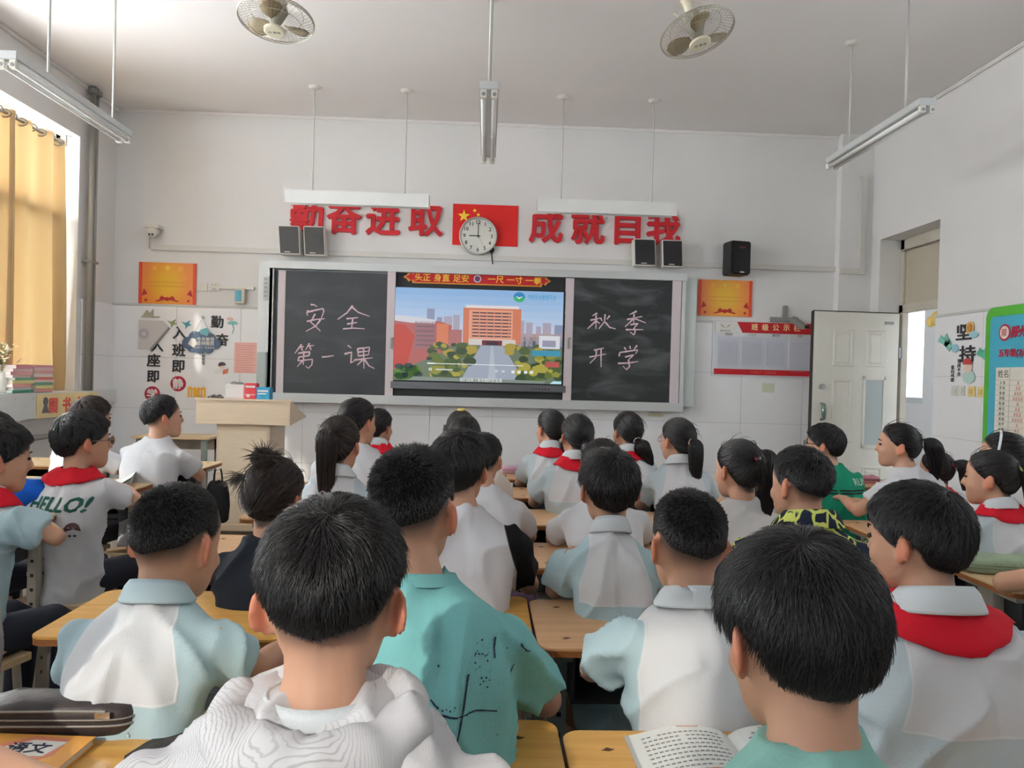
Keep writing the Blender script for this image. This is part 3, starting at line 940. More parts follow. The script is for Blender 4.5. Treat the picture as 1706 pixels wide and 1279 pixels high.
# ---- two orange certificates
def certificate(a, b, c, d, label, tilt):
    q = fb(a, b, c, d, YF - .01)
    w_, h_ = q[1] - q[0], q[3] - q[2]
    t = thing('certificate', label, 'certificate', ((q[0] + q[1]) / 2, YF - .004, (q[2] + q[3]) / 2), 0, 'orange award certificates')
    t.rotation_euler = (0, tilt, 0)
    mt = bpy.data.materials.get('certificate_paper')
    if mt is None:
        mt = bpy.data.materials.new('certificate_paper'); mt.use_nodes = True
        n, l = mt.node_tree.nodes, mt.node_tree.links
        b_ = n['Principled BSDF']; b_.inputs['Roughness'].default_value = .35
        tc = n.new('ShaderNodeTexCoord'); gr = n.new('ShaderNodeTexGradient'); gr.gradient_type = 'QUADRATIC_SPHERE'
        mp = n.new('ShaderNodeMapping'); mp.inputs['Scale'].default_value = (2.4, 1, 2.1)
        l.new(tc.outputs['Object'], mp.inputs[0]); l.new(mp.outputs[0], gr.inputs[0])
        rp = n.new('ShaderNodeValToRGB'); rp.color_ramp.elements[0].color = (*lin((238, 120, 56)), 1); rp.color_ramp.elements[1].color = (*lin((236, 184, 44)), 1)
        rp.color_ramp.elements[1].position = .7
        l.new(gr.outputs[0], rp.inputs[0]); l.new(rp.outputs[0], b_.inputs['Base Color'])
    a_ = MB(); a_.box(-w_ / 2, w_ / 2, -.006, 0, -h_ / 2, h_ / 2); a_.build('sheet', mt, t)
    st = MB()
    for s_ in (-1, 1):
        for dx in (.0, .022, .04):
            xx = s_ * (w_ / 2 - .045 - dx)
            st.box(xx - .003, xx + .003, -.008, -.006, -h_ / 2 + .06, h_ / 2)
    st.build('stripes', mat('cert_stripe', (240, 150, 96), .5), t)
    fr = MB()
    for s_ in (-1, 1):
        xx = s_ * (w_ / 2 - .015); fr.box(xx - .015, xx + .015, -.0075, -.006, -h_ / 2, h_ / 2)
    fr.build('side_band', mat('cert_band', (226, 74, 44), .5), t)
    bow = MB()
    z0 = -h_ / 2 + .045
    for s_ in (-1, 1):
        bow.prism([(0, z0 + .005), (s_ * .05, z0 + .035), (s_ * .075, z0 + .01), (s_ * .05, z0 - .008)], -.010, -.006)
        bow.prism([(0, z0), (s_ * .10, z0 - .022), (s_ * .11, z0 - .012), (s_ * .03, z0 + .01)], -.009, -.006)
    bow.disc((0, -.012, z0 + .004), .02, .006, n=10)
    bow.build('bow', mat('cert_red', (188, 40, 36), .5), t)
    for s_ in (-1, 1):
        a_ = MB(); a_.prism([(s_ * (w_ / 2 - .03), z0 + .03), (s_ * (w_ / 2 - .05), z0 + .10), (s_ * (w_ / 2 - .085), z0 + .05)], -.009, -.006); a_.disc((s_ * (w_ / 2 - .07), -.01, z0 - .01), .012, .004, n=10)
        a_.build('ornament', mat('cert_red', (188, 40, 36), .5), t)
    a_ = MB(); a_.disc((0, -.010, h_ / 2 - .05), .024, .004, n=14); a_.build('emblem', Mgold2, t)
    ln = MB()
    for z in (.01, -.03): ln.box(-w_ / 2 + .1, w_ / 2 - .1, -.0075, -.006, z, z + .003)
    ln.build('text_line', mat('cert_line', (206, 120, 40), .5), t)
    text('lettering', '奖', .05, Mgold2, (-.12, -.008, h_ / 2 - .055), FRONT, t, .001)
    text('lettering', '状', .05, Mgold2, (.12, -.008, h_ / 2 - .055), FRONT, t, .001)
certificate(232, 436, 326, 508, 'orange award certificate on the wall left of the blackboard', 0)
certificate(1164, 465, 1252, 528, 'orange award certificate under the black loudspeaker', 0)

# ---- sockets and thermostat
for (a, b, c, d, lb, sock) in ((328, 471, 345, 485, 'blank white wall plate beside the left certificate', 0), (349, 470, 365, 485, 'white wall socket between blank plate and cable trunk', 1)):
    q = fb(a, b, c, d, YF - .01); t = tag(slab(*q, YF - .012, .012).build('wall_socket', M_plastic, bevel=.002), lb, 'socket')
    if sock:
        for dx, dz in ((-.015, .018), (.015, .018), (0, -.018), (-.014, -.026), (.014, -.026)):
            a_ = MB(); cx_, cz_ = (q[0] + q[1]) / 2 + dx, (q[2] + q[3]) / 2 + dz; a_.box(cx_ - .003, cx_ + .003, YF - .014, YF - .011, cz_ - .005, cz_ + .005); a_.build('slot', M_dark, t)
q = fb(392, 480, 408, 506, YF - .05)
t = tag(slab(*q, YF - .07, .07).build('wall_timer', mat('cream_plastic', (214, 208, 190), .4), bevel=.005), 'cream wall control unit with a blue face, left of the blackboard', 'control unit')
slab(q[0] + .006, q[1] - .03, q[2] + .02, q[3] - .02, YF - .074, .005).build('blue_face', mat('blue_face', (92, 168, 196), .4), t)
q = fb(366, 476, 424, 483, YF - .01); tag(slab(*q, YF - .03, .03).build('cable_duct', M_plastic, bevel=.003), 'short white cable duct above the cream control unit', 'duct')

# ---- wall slogans left of the board
M_ink = mat('slogan_ink', (58, 56, 60), .6)
M_crim = mat('slogan_crimson', (186, 34, 62), .6)
def pos(px_, py_, Y=YW - .002): return at(px_, py_, Y)
def slogan(label, chars, seal):
    p0 = pos(chars[0][1], chars[0][2])
    t = thing('wall_slogan', label, 'wall slogan', (p0.x, YW - .001, p0.z), 0, 'dark wall slogans')
    for c_, a, b, s_ in chars:
        p = pos(a, b); text('character', c_, s_, M_ink, (p.x - p0.x, -.003, p.z - p0.z), FRONT, t, .006, bold=.025)
    c_, a, b = seal
    p = pos(a, b)
    k = MB(); k.disc((p.x - p0.x, -.006, p.z - p0.z), .073, .006, n=28); d_ = k.build('red_disc', M_crim, t)
    text('character', c_, .105, mat('paper_white', (236, 232, 230), .6), (p.x - p0.x, -.009, p.z - p0.z), FRONT, d_, .005, bold=.025)
    return t
slogan('vertical dark slogan with round red 学 at its foot, next to the left corner', [('入', 262, 576, .12), ('座', 256, 600, .13), ('即', 255, 627, .125)], ('学', 254, 656))
slogan('vertical dark slogan with round red 静 at its foot, second from the left corner', [('入', 299, 554, .13), ('班', 298, 583, .13), ('即', 297, 610, .13)], ('静', 297, 639))
p0 = pos(362, 536)
t = thing('wall_slogan', 'dark slogan 勤奋 with a small reading child sticker, left of the pink notice', 'wall slogan', (p0.x, YW - .001, p0.z), 0, 'dark wall slogans')
text('character', '勤', .125, M_ink, (0, -.003, 0), FRONT, t, .006, bold=.025)
p = pos(370, 566); text('character', '奋', .125, M_ink, (p.x - p0.x, -.003, p.z - p0.z), FRONT, t, .006, bold=.025)
p = pos(339, 596); text('small_lettering', '天\n如\n苍\n穹', .035, M_ink, (p.x - p0.x, -.003, p.z - p0.z), FRONT, t, .003)
def blob(cx, cz, pts, y0, y1): 
    k = MB(); k.prism([(cx + a, cz + b) for a, b in pts], y0, y1); return k
p = pos(388, 540); k = blob(p.x - p0.x, p.z - p0.z, [(.05 * math.cos(a), abs(.03 * math.sin(a)) if a < math.pi else 0) for a in np.linspace(0, math.pi, 9)], -.006, 0); k.tube([(p.x - p0.x, -.004, p.z - p0.z), (p.x - p0.x + .01, -.004, p.z - p0.z - .05), (p.x - p0.x - .005, -.004, p.z - p0.z - .09)], .004, 5); k.build('umbrella_sticker', mat('aqua', (120, 190, 186), .6), t)
p = pos(383, 531); k = blob(p.x - p0.x, p.z - p0.z, [(.03 * math.cos(a), .014 * math.sin(a)) for a in np.linspace(0, 6, 10)], -.005, 0); k.build('cloud_sticker', mat('pinkish', (222, 176, 170), .6), t)
p = pos(370, 608); x_, z_ = p.x - p0.x, p.z - p0.z
k = blob(x_, z_, [(.036 * math.cos(a), .03 * math.sin(a)) for a in np.linspace(0, math.pi * 1.15, 12)], -.006, 0); k.build('hair_sticker', mat('brown_print', (84, 66, 64), .6), t)
k = blob(x_, z_, [(.028 * math.cos(a), -.012 + .024 * math.sin(a)) for a in np.linspace(math.pi, 2 * math.pi, 10)], -.005, 0); k.build('face_sticker', mat('print_skin', (238, 214, 196), .6), t)
k = blob(x_, z_, [(-.07, -.05), (0, -.03), (.05, -.05), (.04, -.085), (0, -.07), (-.06, -.09)], -.006, 0); k.build('book_sticker', mat('print_white', (232, 230, 226), .6), t)
k = blob(x_, z_, [(.01, -.05), (.06, -.03), (.055, -.075), (.01, -.09)], -.007, 0); k.build('orange_sticker', mat('print_orange', (214, 120, 84), .6), t)
def bird(px_, py_, col, lb):
    p = pos(px_, py_); k = MB()
    k.prism([(p.x + a, p.z + b) for a, b in ((-.05, .025), (-.01, .012), (.035, .04), (.02, .005), (.05, -.005), (.01, -.018), (-.01, -.045), (-.012, -.012))], YW - .004, YW)
    tag(k.build('bird_sticker', col), lb, 'sticker')
bird(311, 540, mat('aqua_dark', (70, 160, 176), .6), 'blue bird sticker beside the cloud-shaped plaque')
bird(287, 538, mat('olive_print', (150, 160, 110), .6), 'small olive bird sticker above the 静 slogan')
# tilted envelope-like white folder with round seal, left
p = pos(255, 560)
t = thing('paper_folder', 'pale grey tilted paper folder with a round seal, pinned near the left corner', 'folder', (p.x, YW - .012, p.z))
k = MB(); k.prism([(-.13, .15), (.09, .15), (.15, .09), (-.02, -.12), (-.13, -.12)], -.006, .01); k.build('sheet', mat('folder_grey', (206, 202, 202), .6), t)
k = MB(); k.prism([(.15, .09), (.16, .08), (-.01, -.14), (-.02, -.12)], -.01, .006); k.build('folder_edge', mat('folder_edge', (150, 148, 150), .6), t)
k = MB()
for r_ in (.042, .026):
    k.rings([[(-.08 + (r_ + d) * math.cos(a), -.008, .02 + (r_ + d) * math.sin(a)) for a in np.linspace(0, 2 * math.pi, 24, endpoint=False)] for d in (0, .005)], caps=False)
k.build('seal', mat('seal_grey', (120, 120, 124), .6), t)
k = MB(); k.prism([(-.10, .19), (-.06, .25), (-.03, .22), (.0, .26), (.0, .19), (.06, .19), (.06, .18), (-.12, .18)], -.004, .006); k.build('castle_clip', mat('khaki_print', (172, 168, 146), .6), t)
# cloud-shaped plaque on strings
p = pos(336, 570, YW - .03)
t = thing('cloud_plaque', 'slate blue cloud-shaped plaque hanging on strings from a hook', 'plaque', (p.x, YW - .02, p.z))
k = MB(); bumps = [(-.13, -.01, .06), (-.07, .045, .06), (.0, .05, .06), (.07, .03, .06), (.125, -.01, .05), (.06, -.06, .045), (-.02, -.06, .05), (-.09, -.05, .05)]
for i, (a, b, r_) in enumerate(bumps): k.disc((a, -.0004 * i, b), r_, .008, n=18)
k.prism([(-.13, -.04), (.13, -.04), (.12, .04), (-.12, .04)], -.0036, .008)
k.build('board', mat('slate_blue', (84, 106, 134), .5), t)
k = MB(); k.prism([(-.02, .12), (.04, .14), (.07, .10), (.05, .06), (-.02, .08)], -.002, .006); k.build('teal_wave', mat('teal_print', (120, 190, 200), .5), t)
k = MB(); k.prism([(-.13, -.02), (-.10, .04), (-.06, .03), (-.045, -.02), (-.08, -.05)], -.008, -.003); k.build('rabbit_print', mat('print_white', (232, 230, 226), .6), t)
text('lettering', '今天敢苦', .042, mat('print_white', (232, 230, 226), .6), (.035, -.006, .03), FRONT, t, .002, bold=.02)
text('lettering', '坚持微笑', .042, mat('print_white', (232, 230, 226), .6), (.035, -.006, -.01), FRONT, t, .002, bold=.02)
text('lettering', '努力努力一定会成功', .022, mat('print_white', (232, 230, 226), .6), (.02, -.006, -.05), FRONT, t, .002)
k = MB(); k.tube([(-.08, 0, .08), (0, -.002, .235), (.08, 0, .08)], .0035, 6); k.build('string', mat('string', (190, 186, 180), .8), t)
k = MB(); k.disc((0, -.01, .24), .012, .02, n=10); k.build('hook', M_grey, t)
# pink notice
q = fb(391, 570, 427, 622, YW)
t = tag(slab(*q, YW - .004, .003).build('pink_notice', mat('pink_paper', (244, 190, 180), .7)), 'pink printed notice taped to the tiles left of the blackboard', 'notice')
k = MB()
for i in range(13):
    z = q[3] - .03 - i * .021; k.box(q[0] + .015, q[1] - .015 - (i % 3) * .012, YW - .0055, YW - .004, z, z + .004)
k.build('text_line', mat('notice_text', (206, 140, 136), .7), t)
# bracket (grey cross) and class board on the right
q = fb(1188, 534, 1357, 630, YW - .02)
bd = thing('class_notice_board', 'red and white class notice board at the right of the blackboard, four sheets in it', 'notice board', ((q[0] + q[1]) / 2, YW - .02, (q[2] + q[3]) / 2))
w_, h_ = 1.02, q[3] - q[2]
def bq(name, x0, x1, z0, z1, m, y0, y1): 
    k = MB(); k.box(x0, x1, y0, y1, z0, z1); return k.build(name, m, bd)
bq('backing', -w_ / 2 + .0, w_ / 2, -h_ / 2, h_ / 2, mat('board_acrylic', (214, 216, 220), .25), 0, .018)
bq('header', -w_ / 2 + .02, w_ / 2 - .01, h_ / 2 - .11, h_ / 2 - .005, M_red, -.004, 0)
k = MB(); k.prism([(-w_ / 2 + .02, h_ / 2 - .005), (-w_ / 2 + .235, h_ / 2 - .005), (-w_ / 2 + .29, h_ / 2 - .11), (-w_ / 2 + .02, h_ / 2 - .11)], -.006, -.004); k.build('header_corner', mat('print_white', (232, 230, 226), .6), bd)
k = MB()
for s_ in (-1, 1):
    k.prism([(-w_ / 2 + .12, h_ / 2 - .07), (-w_ / 2 + .12 + s_ * .05, h_ / 2 - .025), (-w_ / 2 + .12 + s_ * .035, h_ / 2 - .05)], -.008, -.006)
k.build('bird_logo', mat('logo_grey', (140, 136, 120), .6), bd)
text('small_lettering', '滕州市学校', .02, mat('logo_grey', (140, 136, 120), .6), (-w_ / 2 + .12, -.007, h_ / 2 - .095), FRONT, bd, .001)
for i, c_ in enumerate('班级公示栏'):
    text('character', c_, .068, mat('cream_print', (250, 226, 170), .6), (-.10 + i * .105, -.006, h_ / 2 - .05), FRONT, bd, .002, bold=.02)
bq('footer', -w_ / 2 + .02, w_ / 2 - .01, -h_ / 2 + .015, -h_ / 2 + .07, M_red, -.004, 0)
text('small_lettering', '以德树人  全面发展', .03, mat('footer_print', (222, 90, 84), .6), (0, -.006, -h_ / 2 + .043), FRONT, bd, .001)
for i in range(4):
    x0 = -w_ / 2 + .05 + i * .235
    s_ = bq('sheet', x0, x0 + .215, -h_ / 2 + .09, h_ / 2 - .15, mat('sheet_paper', (206, 208, 220), .6), -.005, 0)
    k = MB(); top = h_ / 2 - .18
    for j in range(13 if i != 3 else 16):
        k.box(x0 + .012, x0 + .2 - (j % 4) * .01 * (i == 3), -.0062, -.005, top - .022 - j * .0185, top - .020 - j * .0185)
    if i != 3:
        for j in range(1, 8): k.box(x0 + j * .026, x0 + j * .026 + .0015, -.0062, -.005, -h_ / 2 + .12, top - .03)
    o = k.build('table_lines', mat('sheet_ink', (158, 160, 172), .7), s_); o['kind'] = 'stuff'
for i, s_ in enumerate(('课程表', '作息表', '值日表', '班规')):
    text('small_lettering', s_, .026, mat('head_ink' + str(i), [(150, 110, 112), (150, 160, 120), (90, 130, 130), (190, 150, 156)][i], .6), (-w_ / 2 + .155 + i * .235, -.006, h_ / 2 - .128), FRONT, bd, .001)
p = at(1311, 528, YW - .05)
br = thing('projector_bracket', 'grey metal cross bracket on the wall above the notice board', 'bracket', (p.x, YF - .03, p.z))
k = MB(); k.box(-.022, .022, -.01, .02, -.0, .115); k.box(-.15, .13, -.012, .015, -.05, .0); k.prism([(-.02, -.03), (.03, -.0), (.17, -.09), (.15, -.12), (.1, -.12)], -.16, -.10)
k.build('arm', mat('bracket_grey', (150, 150, 144), .5, metal=.2), br, bevel=.003)
k = MB(); k.box(.13, .17, -.165, -.155, -.115, -.085); k.build('end_cap', M_dark, br)
for (a, b, c, d, lb) in ((1270, 638, 1290, 654, 'pale green sticky note under the class notice board'),):
    q = fb(a, b, c, d, YW); tag(slab(*q, YW - .002, .0015).build('sticky_note', mat('note_green', (210, 216, 192), .7)), lb, 'note')
q = fb(1080, 688, 1104, 694, YW); tag(slab(*q, YW - .02, .02).build('tray_holder', mat('note_cream', (214, 208, 176), .7)), 'small cream holder under the right end of the blackboard', 'holder')

# ---- right wall: poster, switches, green scoreboard (positions on the right wall plane)
def aw(px_, py_, off=.024): return atx(px_, py_, XR - off)
p0 = aw(1612, 570)
t = thing('wall_slogan', 'vertical dark slogan 坚持 with cartoon child and leaves beside the doorway', 'wall slogan', tuple(p0), 0, 'dark wall slogans')
def onr(px_, py_, dx=0.0): 
    p = aw(px_, py_); return (-.002 - dx, p.y - p0.y, p.z - p0.z)
text('character', '坚', .135, M_ink, onr(1606, 553), RIGHT, t, .006, bold=.02, sx=1.55)
text('character', '持', .135, M_ink, onr(1612, 589), RIGHT, t, .006, bold=.02, sx=1.55)
a_ = onr(1598, 612); text('small_lettering', '锲\n而\n不\n舍', .034, M_ink, a_, RIGHT, t, .003, sx=1.4)
a_ = onr(1587, 622); text('small_lettering', '金\n石\n可\n镂', .034, M_ink, a_, RIGHT, t, .003, sx=1.4)
def rblob(c_, pts, m_, nm, th=.004):
    k = MB(); k.prism([(c_[1] - a, c_[2] + b) for a, b in pts], c_[0] - th, c_[0], 'x'); k.build(nm, m_, t)
circ = lambda rx, rz, n=14: [(rx * math.cos(i * 2 * math.pi / n), rz * math.sin(i * 2 * math.pi / n)) for i in range(n)]
rblob(onr(1617, 546), circ(.05, .05), mat('racket_tan', (214, 170, 100), .6), 'racket_sticker')
rblob(onr(1617, 546, .005), circ(.03, .03), mat('racket_in', (190, 136, 74), .6), 'racket_face')
rblob(onr(1624, 557, .004), circ(.055, .025), mat('aqua_cloud', (160, 206, 220), .6), 'cloud_sticker')
rblob(onr(1592, 580), circ(.045, .035), mat('aqua_cloud', (160, 206, 220), .6), 'cloud_sticker')
leafp = [(-.09, .0), (-.05, .05), (-.01, .02), (.03, .06), (.05, .01), (.10, -.01), (.03, -.05), (-.03, -.02)]
rblob(onr(1574, 568), leafp, mat('leaf_aqua', (130, 200, 184), .6), 'leaf_sticker')
rblob(onr(1580, 575), [(a * .6, b) for a, b in leafp], mat('leaf_aqua', (130, 200, 184), .6), 'leaf_sticker')
rblob(onr(1640, 590), leafp, mat('leaf_aqua2', (96, 190, 160), .6), 'leaf_sticker')
rblob(onr(1614, 612, .003), circ(.05, .045), mat('print_skin', (238, 214, 196), .6), 'face_sticker')
rblob(onr(1614, 607, .008), [(.055 * math.cos(a), .05 * math.sin(a)) for a in np.linspace(0, math.pi, 10)], mat('cap_print', (190, 62, 64), .6), 'cap_sticker')
rblob(onr(1615, 628, .002), circ(.075, .05), mat('print_mint', (190, 222, 214), .6), 'scarf_sticker')
for i, (a, b) in enumerate(((1591, 651), (1602, 651), (1619, 652), (1635, 653))):
    p = aw(a, b); k = MB(); k.box(p.x - .006, p.x + .004, p.y - .042, p.y + .042, p.z - .04, p.z + .04)
    o = tag(k.build('light_switch', M_plastic if i < 2 else mat('yellowed_plastic', (232, 212, 150), .4), bevel=.003), ['white light switch nearest the doorway', 'white light switch next to the yellowed pair', 'yellowed light switch nearer the doorway', 'yellowed light switch beside the green scoreboard'][i], 'light switch', 'light switches on the right wall')
    k = MB(); k.box(p.x - .012, p.x - .006, p.y - .02, p.y + .02, p.z - .02, p.z + .02); k.build('rocker', M_plastic if i < 2 else mat('yellowed_rocker', (222, 194, 120), .4), o)
# scoreboard
pa, pb = aw(1646, 514), aw(1706, 510)
sb_top, sb_y1 = pa.z, pa.y
sbz = aw(1648, 722).z - .25
sb = thing('score_board', 'green framed class points table on the right wall', 'score board', (XR - .024, sb_y1 - .55, (sb_top + sbz) / 2))
hw, hh = .55, (sb_top - sbz) / 2
def rrect(hw, hh, r_):
    pts = []
    for cx_, cz_, a0 in ((hw - r_, hh - r_, 0), (-hw + r_, hh - r_, 90), (-hw + r_, -hh + r_, 180), (hw - r_, -hh + r_, 270)):
        for k_ in range(6): pts.append((cx_ + r_ * math.cos(R(a0 + 18 * k_)), cz_ + r_ * math.sin(R(a0 + 18 * k_))))
    return pts
k = MB(); k.prism(rrect(hw, hh, .08), -.012, .0, 'x'); k.build('frame', mat('lime_green', (86, 178, 56), .5), sb)
k = MB(); k.prism(rrect(hw - .06, hh - .07, .03), -.016, -.012, 'x'); k.build('panel', mat('panel_blue', (70, 170, 196), .5), sb)
k = MB(); k.prism([(hw - .14, hh - .44), (-hw + .1, hh - .44), (-hw + .1, -hh + .12), (hw - .14, -hh + .12)], -.019, -.016, 'x'); sh_ = k.build('table', mat('table_cream', (232, 228, 214), .6), sb)
k = MB()
for j in range(14): k.box(-.0198, -.019, -hw + .1, hw - .14, hh - .53 - j * .037, hh - .528 - j * .037)
k.box(-.0198, -.019, hw - .29, hw - .287, -hh + .12, hh - .44)
k.build('grid_lines', mat('grid_ink', (176, 170, 160), .6), sh_)['kind'] = 'stuff'
names = '王李张刘陈杨赵黄周吴徐孙胡朱高林何郭马罗'
for j in range(12):
    text('name', names[j] + ' ' + names[(j * 7 + 3) % 20], .026, mat('name_ink', (100, 96, 92), .6), (-.0205, hw - .215, hh - .549 - j * .037), RIGHT, sh_, .001)
    text('stamp_marks', '正' * (1 + (j * 5) % 4), .027, mat('stamp_red', (200, 90, 74), .6), (-.0205, hw - .38, hh - .549 - j * .037), RIGHT, sh_, .001)
text('lettering', '姓名', .06, mat('name_ink', (100, 96, 92), .6), (-.0205, hw - .22, hh - .485), RIGHT, sh_, .001)
text('lettering', '五年级(2)班', .062, M_crim, (-.02, hw - .32, hh - .34), RIGHT, sb, .004, bold=.02)
text('lettering', '滕州', .085, M_crim, (-.02, hw - .37, hh - .19), RIGHT, sb, .004, bold=.02, shear=.2)
k = MB(); k.prism([(hw - .22 + .06 * math.cos(a), hh - .19 + .06 * math.sin(a)) for a in np.linspace(0, 2 * math.pi, 20, endpoint=False)], -.020, -.016, 'x'); em_ = k.build('emblem', M_crim, sb)
k = MB(); k.prism([(hw - .22 + .046 * math.cos(a), hh - .19 + .046 * math.sin(a)) for a in np.linspace(0, 2 * math.pi, 20, endpoint=False)], -.022, -.020, 'x'); k.build('emblem_field', mat('table_cream', (232, 228, 214), .6), em_)
text('emblem_character', '滕', .06, M_crim, (-.023, hw - .22, hh - .19), RIGHT, em_, .001)
# yellow ornament hanging in the doorway top
p = atx(1557, 535, XR + .22)
k = MB(); k.ell(tuple(p + Vector((0, -.05, .02))), (.03, .11, .07)); k.ell(tuple(p + Vector((0, .06, .0))), (.03, .05, .05))
tag(k.build('yellow_ornament', mat('balloon_yellow', (240, 208, 120), .4), smooth=True), 'yellow balloon ornament hanging at the top of the doorway', 'ornament')

# ---- lights
def tube_lamp(name, c, ln, axis, label, rods, rodlabel=None):
    t = thing(name, label, 'lamp', tuple(c), 0 if axis == 'y' else R(90), 'hanging twin tube lamps')
    k = MB(); k.box(-.05, .05, -ln / 2, ln / 2, -.0, .045); k.build('housing', M_alu, t, bevel=.004)
    for s_ in (-1, 1):
        k = MB(); k.tube([(s_ * .028, -ln / 2 + .03, -.024), (s_ * .028, ln / 2 - .03, -.024)], .014, 12); k.build('tube', mat('lamp_tube', (238, 238, 236), .25), t, smooth=True)
        for e in (-1, 1):
            k = MB(); k.box(s_ * .028 - .017, s_ * .028 + .017, e * (ln / 2 - .015) - .015, e * (ln / 2 - .015) + .015, -.042, .0); k.build('tube_holder', M_plastic, t, bevel=.003)
            k = MB(); yy = e * (ln / 2 + .0005); k.disc((s_ * .028, min(yy, yy + e * .002), -.024), .010, .002, n=10); k.build('cap', M_grey, t)
    for y in rods:
        k = MB(); k.tube([(0, y, .045), (0, y, ZC - c[2])], .008, 8); k.build('rod', mat('lamp_rod', (196, 196, 190), .4), t, smooth=True)
        k = MB(); k.tube([(0, y, ZC - c[2] - .018), (0, y, ZC - c[2])], [.035, .055], 14); k.build('ceiling_rose', M_plastic, t)
    return t
zl = 2.85
tube_lamp('tube_lamp', (-2.40, 4.51, zl + .02), 1.24, 'y', 'twin tube lamp hanging near the left windows', (-.26, .46))
tube_lamp('tube_lamp', (-.02, 4.60, zl), 1.24, 'y', 'twin tube lamp hanging in the middle of the room, seen end on', (-.5, .42))
tube_lamp('tube_lamp', (2.56, 5.08, 3.035), 1.26, 'y', 'twin tube lamp hanging on the right, over the door side', (-.38, .36))
for (a, b, c, d, r1, r2, lb) in ((477, 322, 715, 332, 522, 676, 'white reflector lamp hanging before the left motto characters'), (895, 336, 1125, 347, 937, 1088, 'white reflector lamp hanging before the right motto characters')):
    Y = 6.72
    p, q = at(a, b, Y), at(c, d + 8, Y)
    t = thing('board_lamp', lb, 'lamp', ((p.x + q.x) / 2, Y, (p.z + q.z) / 2 - .02), 0, 'long reflector lamps before the blackboard')
    w_ = (q.x - p.x) / 2
    k = MB(); k.prism([(-.05, .07), (.03, .075), (.12, .0), (.11, -.03), (.10, -.005), (.02, .05), (-.05, .045)], -w_, w_, 'x'); k.build('reflector', M_white, t, bevel=.003)
    k = MB(); k.box(-w_, w_, -.056, -.048, -.045, .068); k.build('front_panel', M_white, t)
    k = MB(); k.tube([(-w_ + .03, .0, .02), (w_ - .03, .0, .02)], .013, 10); k.build('tube', mat('lamp_tube', (238, 238, 236), .25), t, smooth=True)
    for rr in (r1, r2):
        x_ = at(rr, 250, Y).x - t.location.x
        k = MB(); k.tube([(x_, 0, .06), (x_, 0, ZC - t.location.z)], .006, 8); k.build('rod', mat('lamp_rod', (196, 196, 190), .4), t, smooth=True)
        k = MB(); k.tube([(x_, 0, ZC - t.location.z - .02), (x_, 0, ZC - t.location.z)], [.035, .06], 14); k.build('ceiling_rose', M_plastic, t)

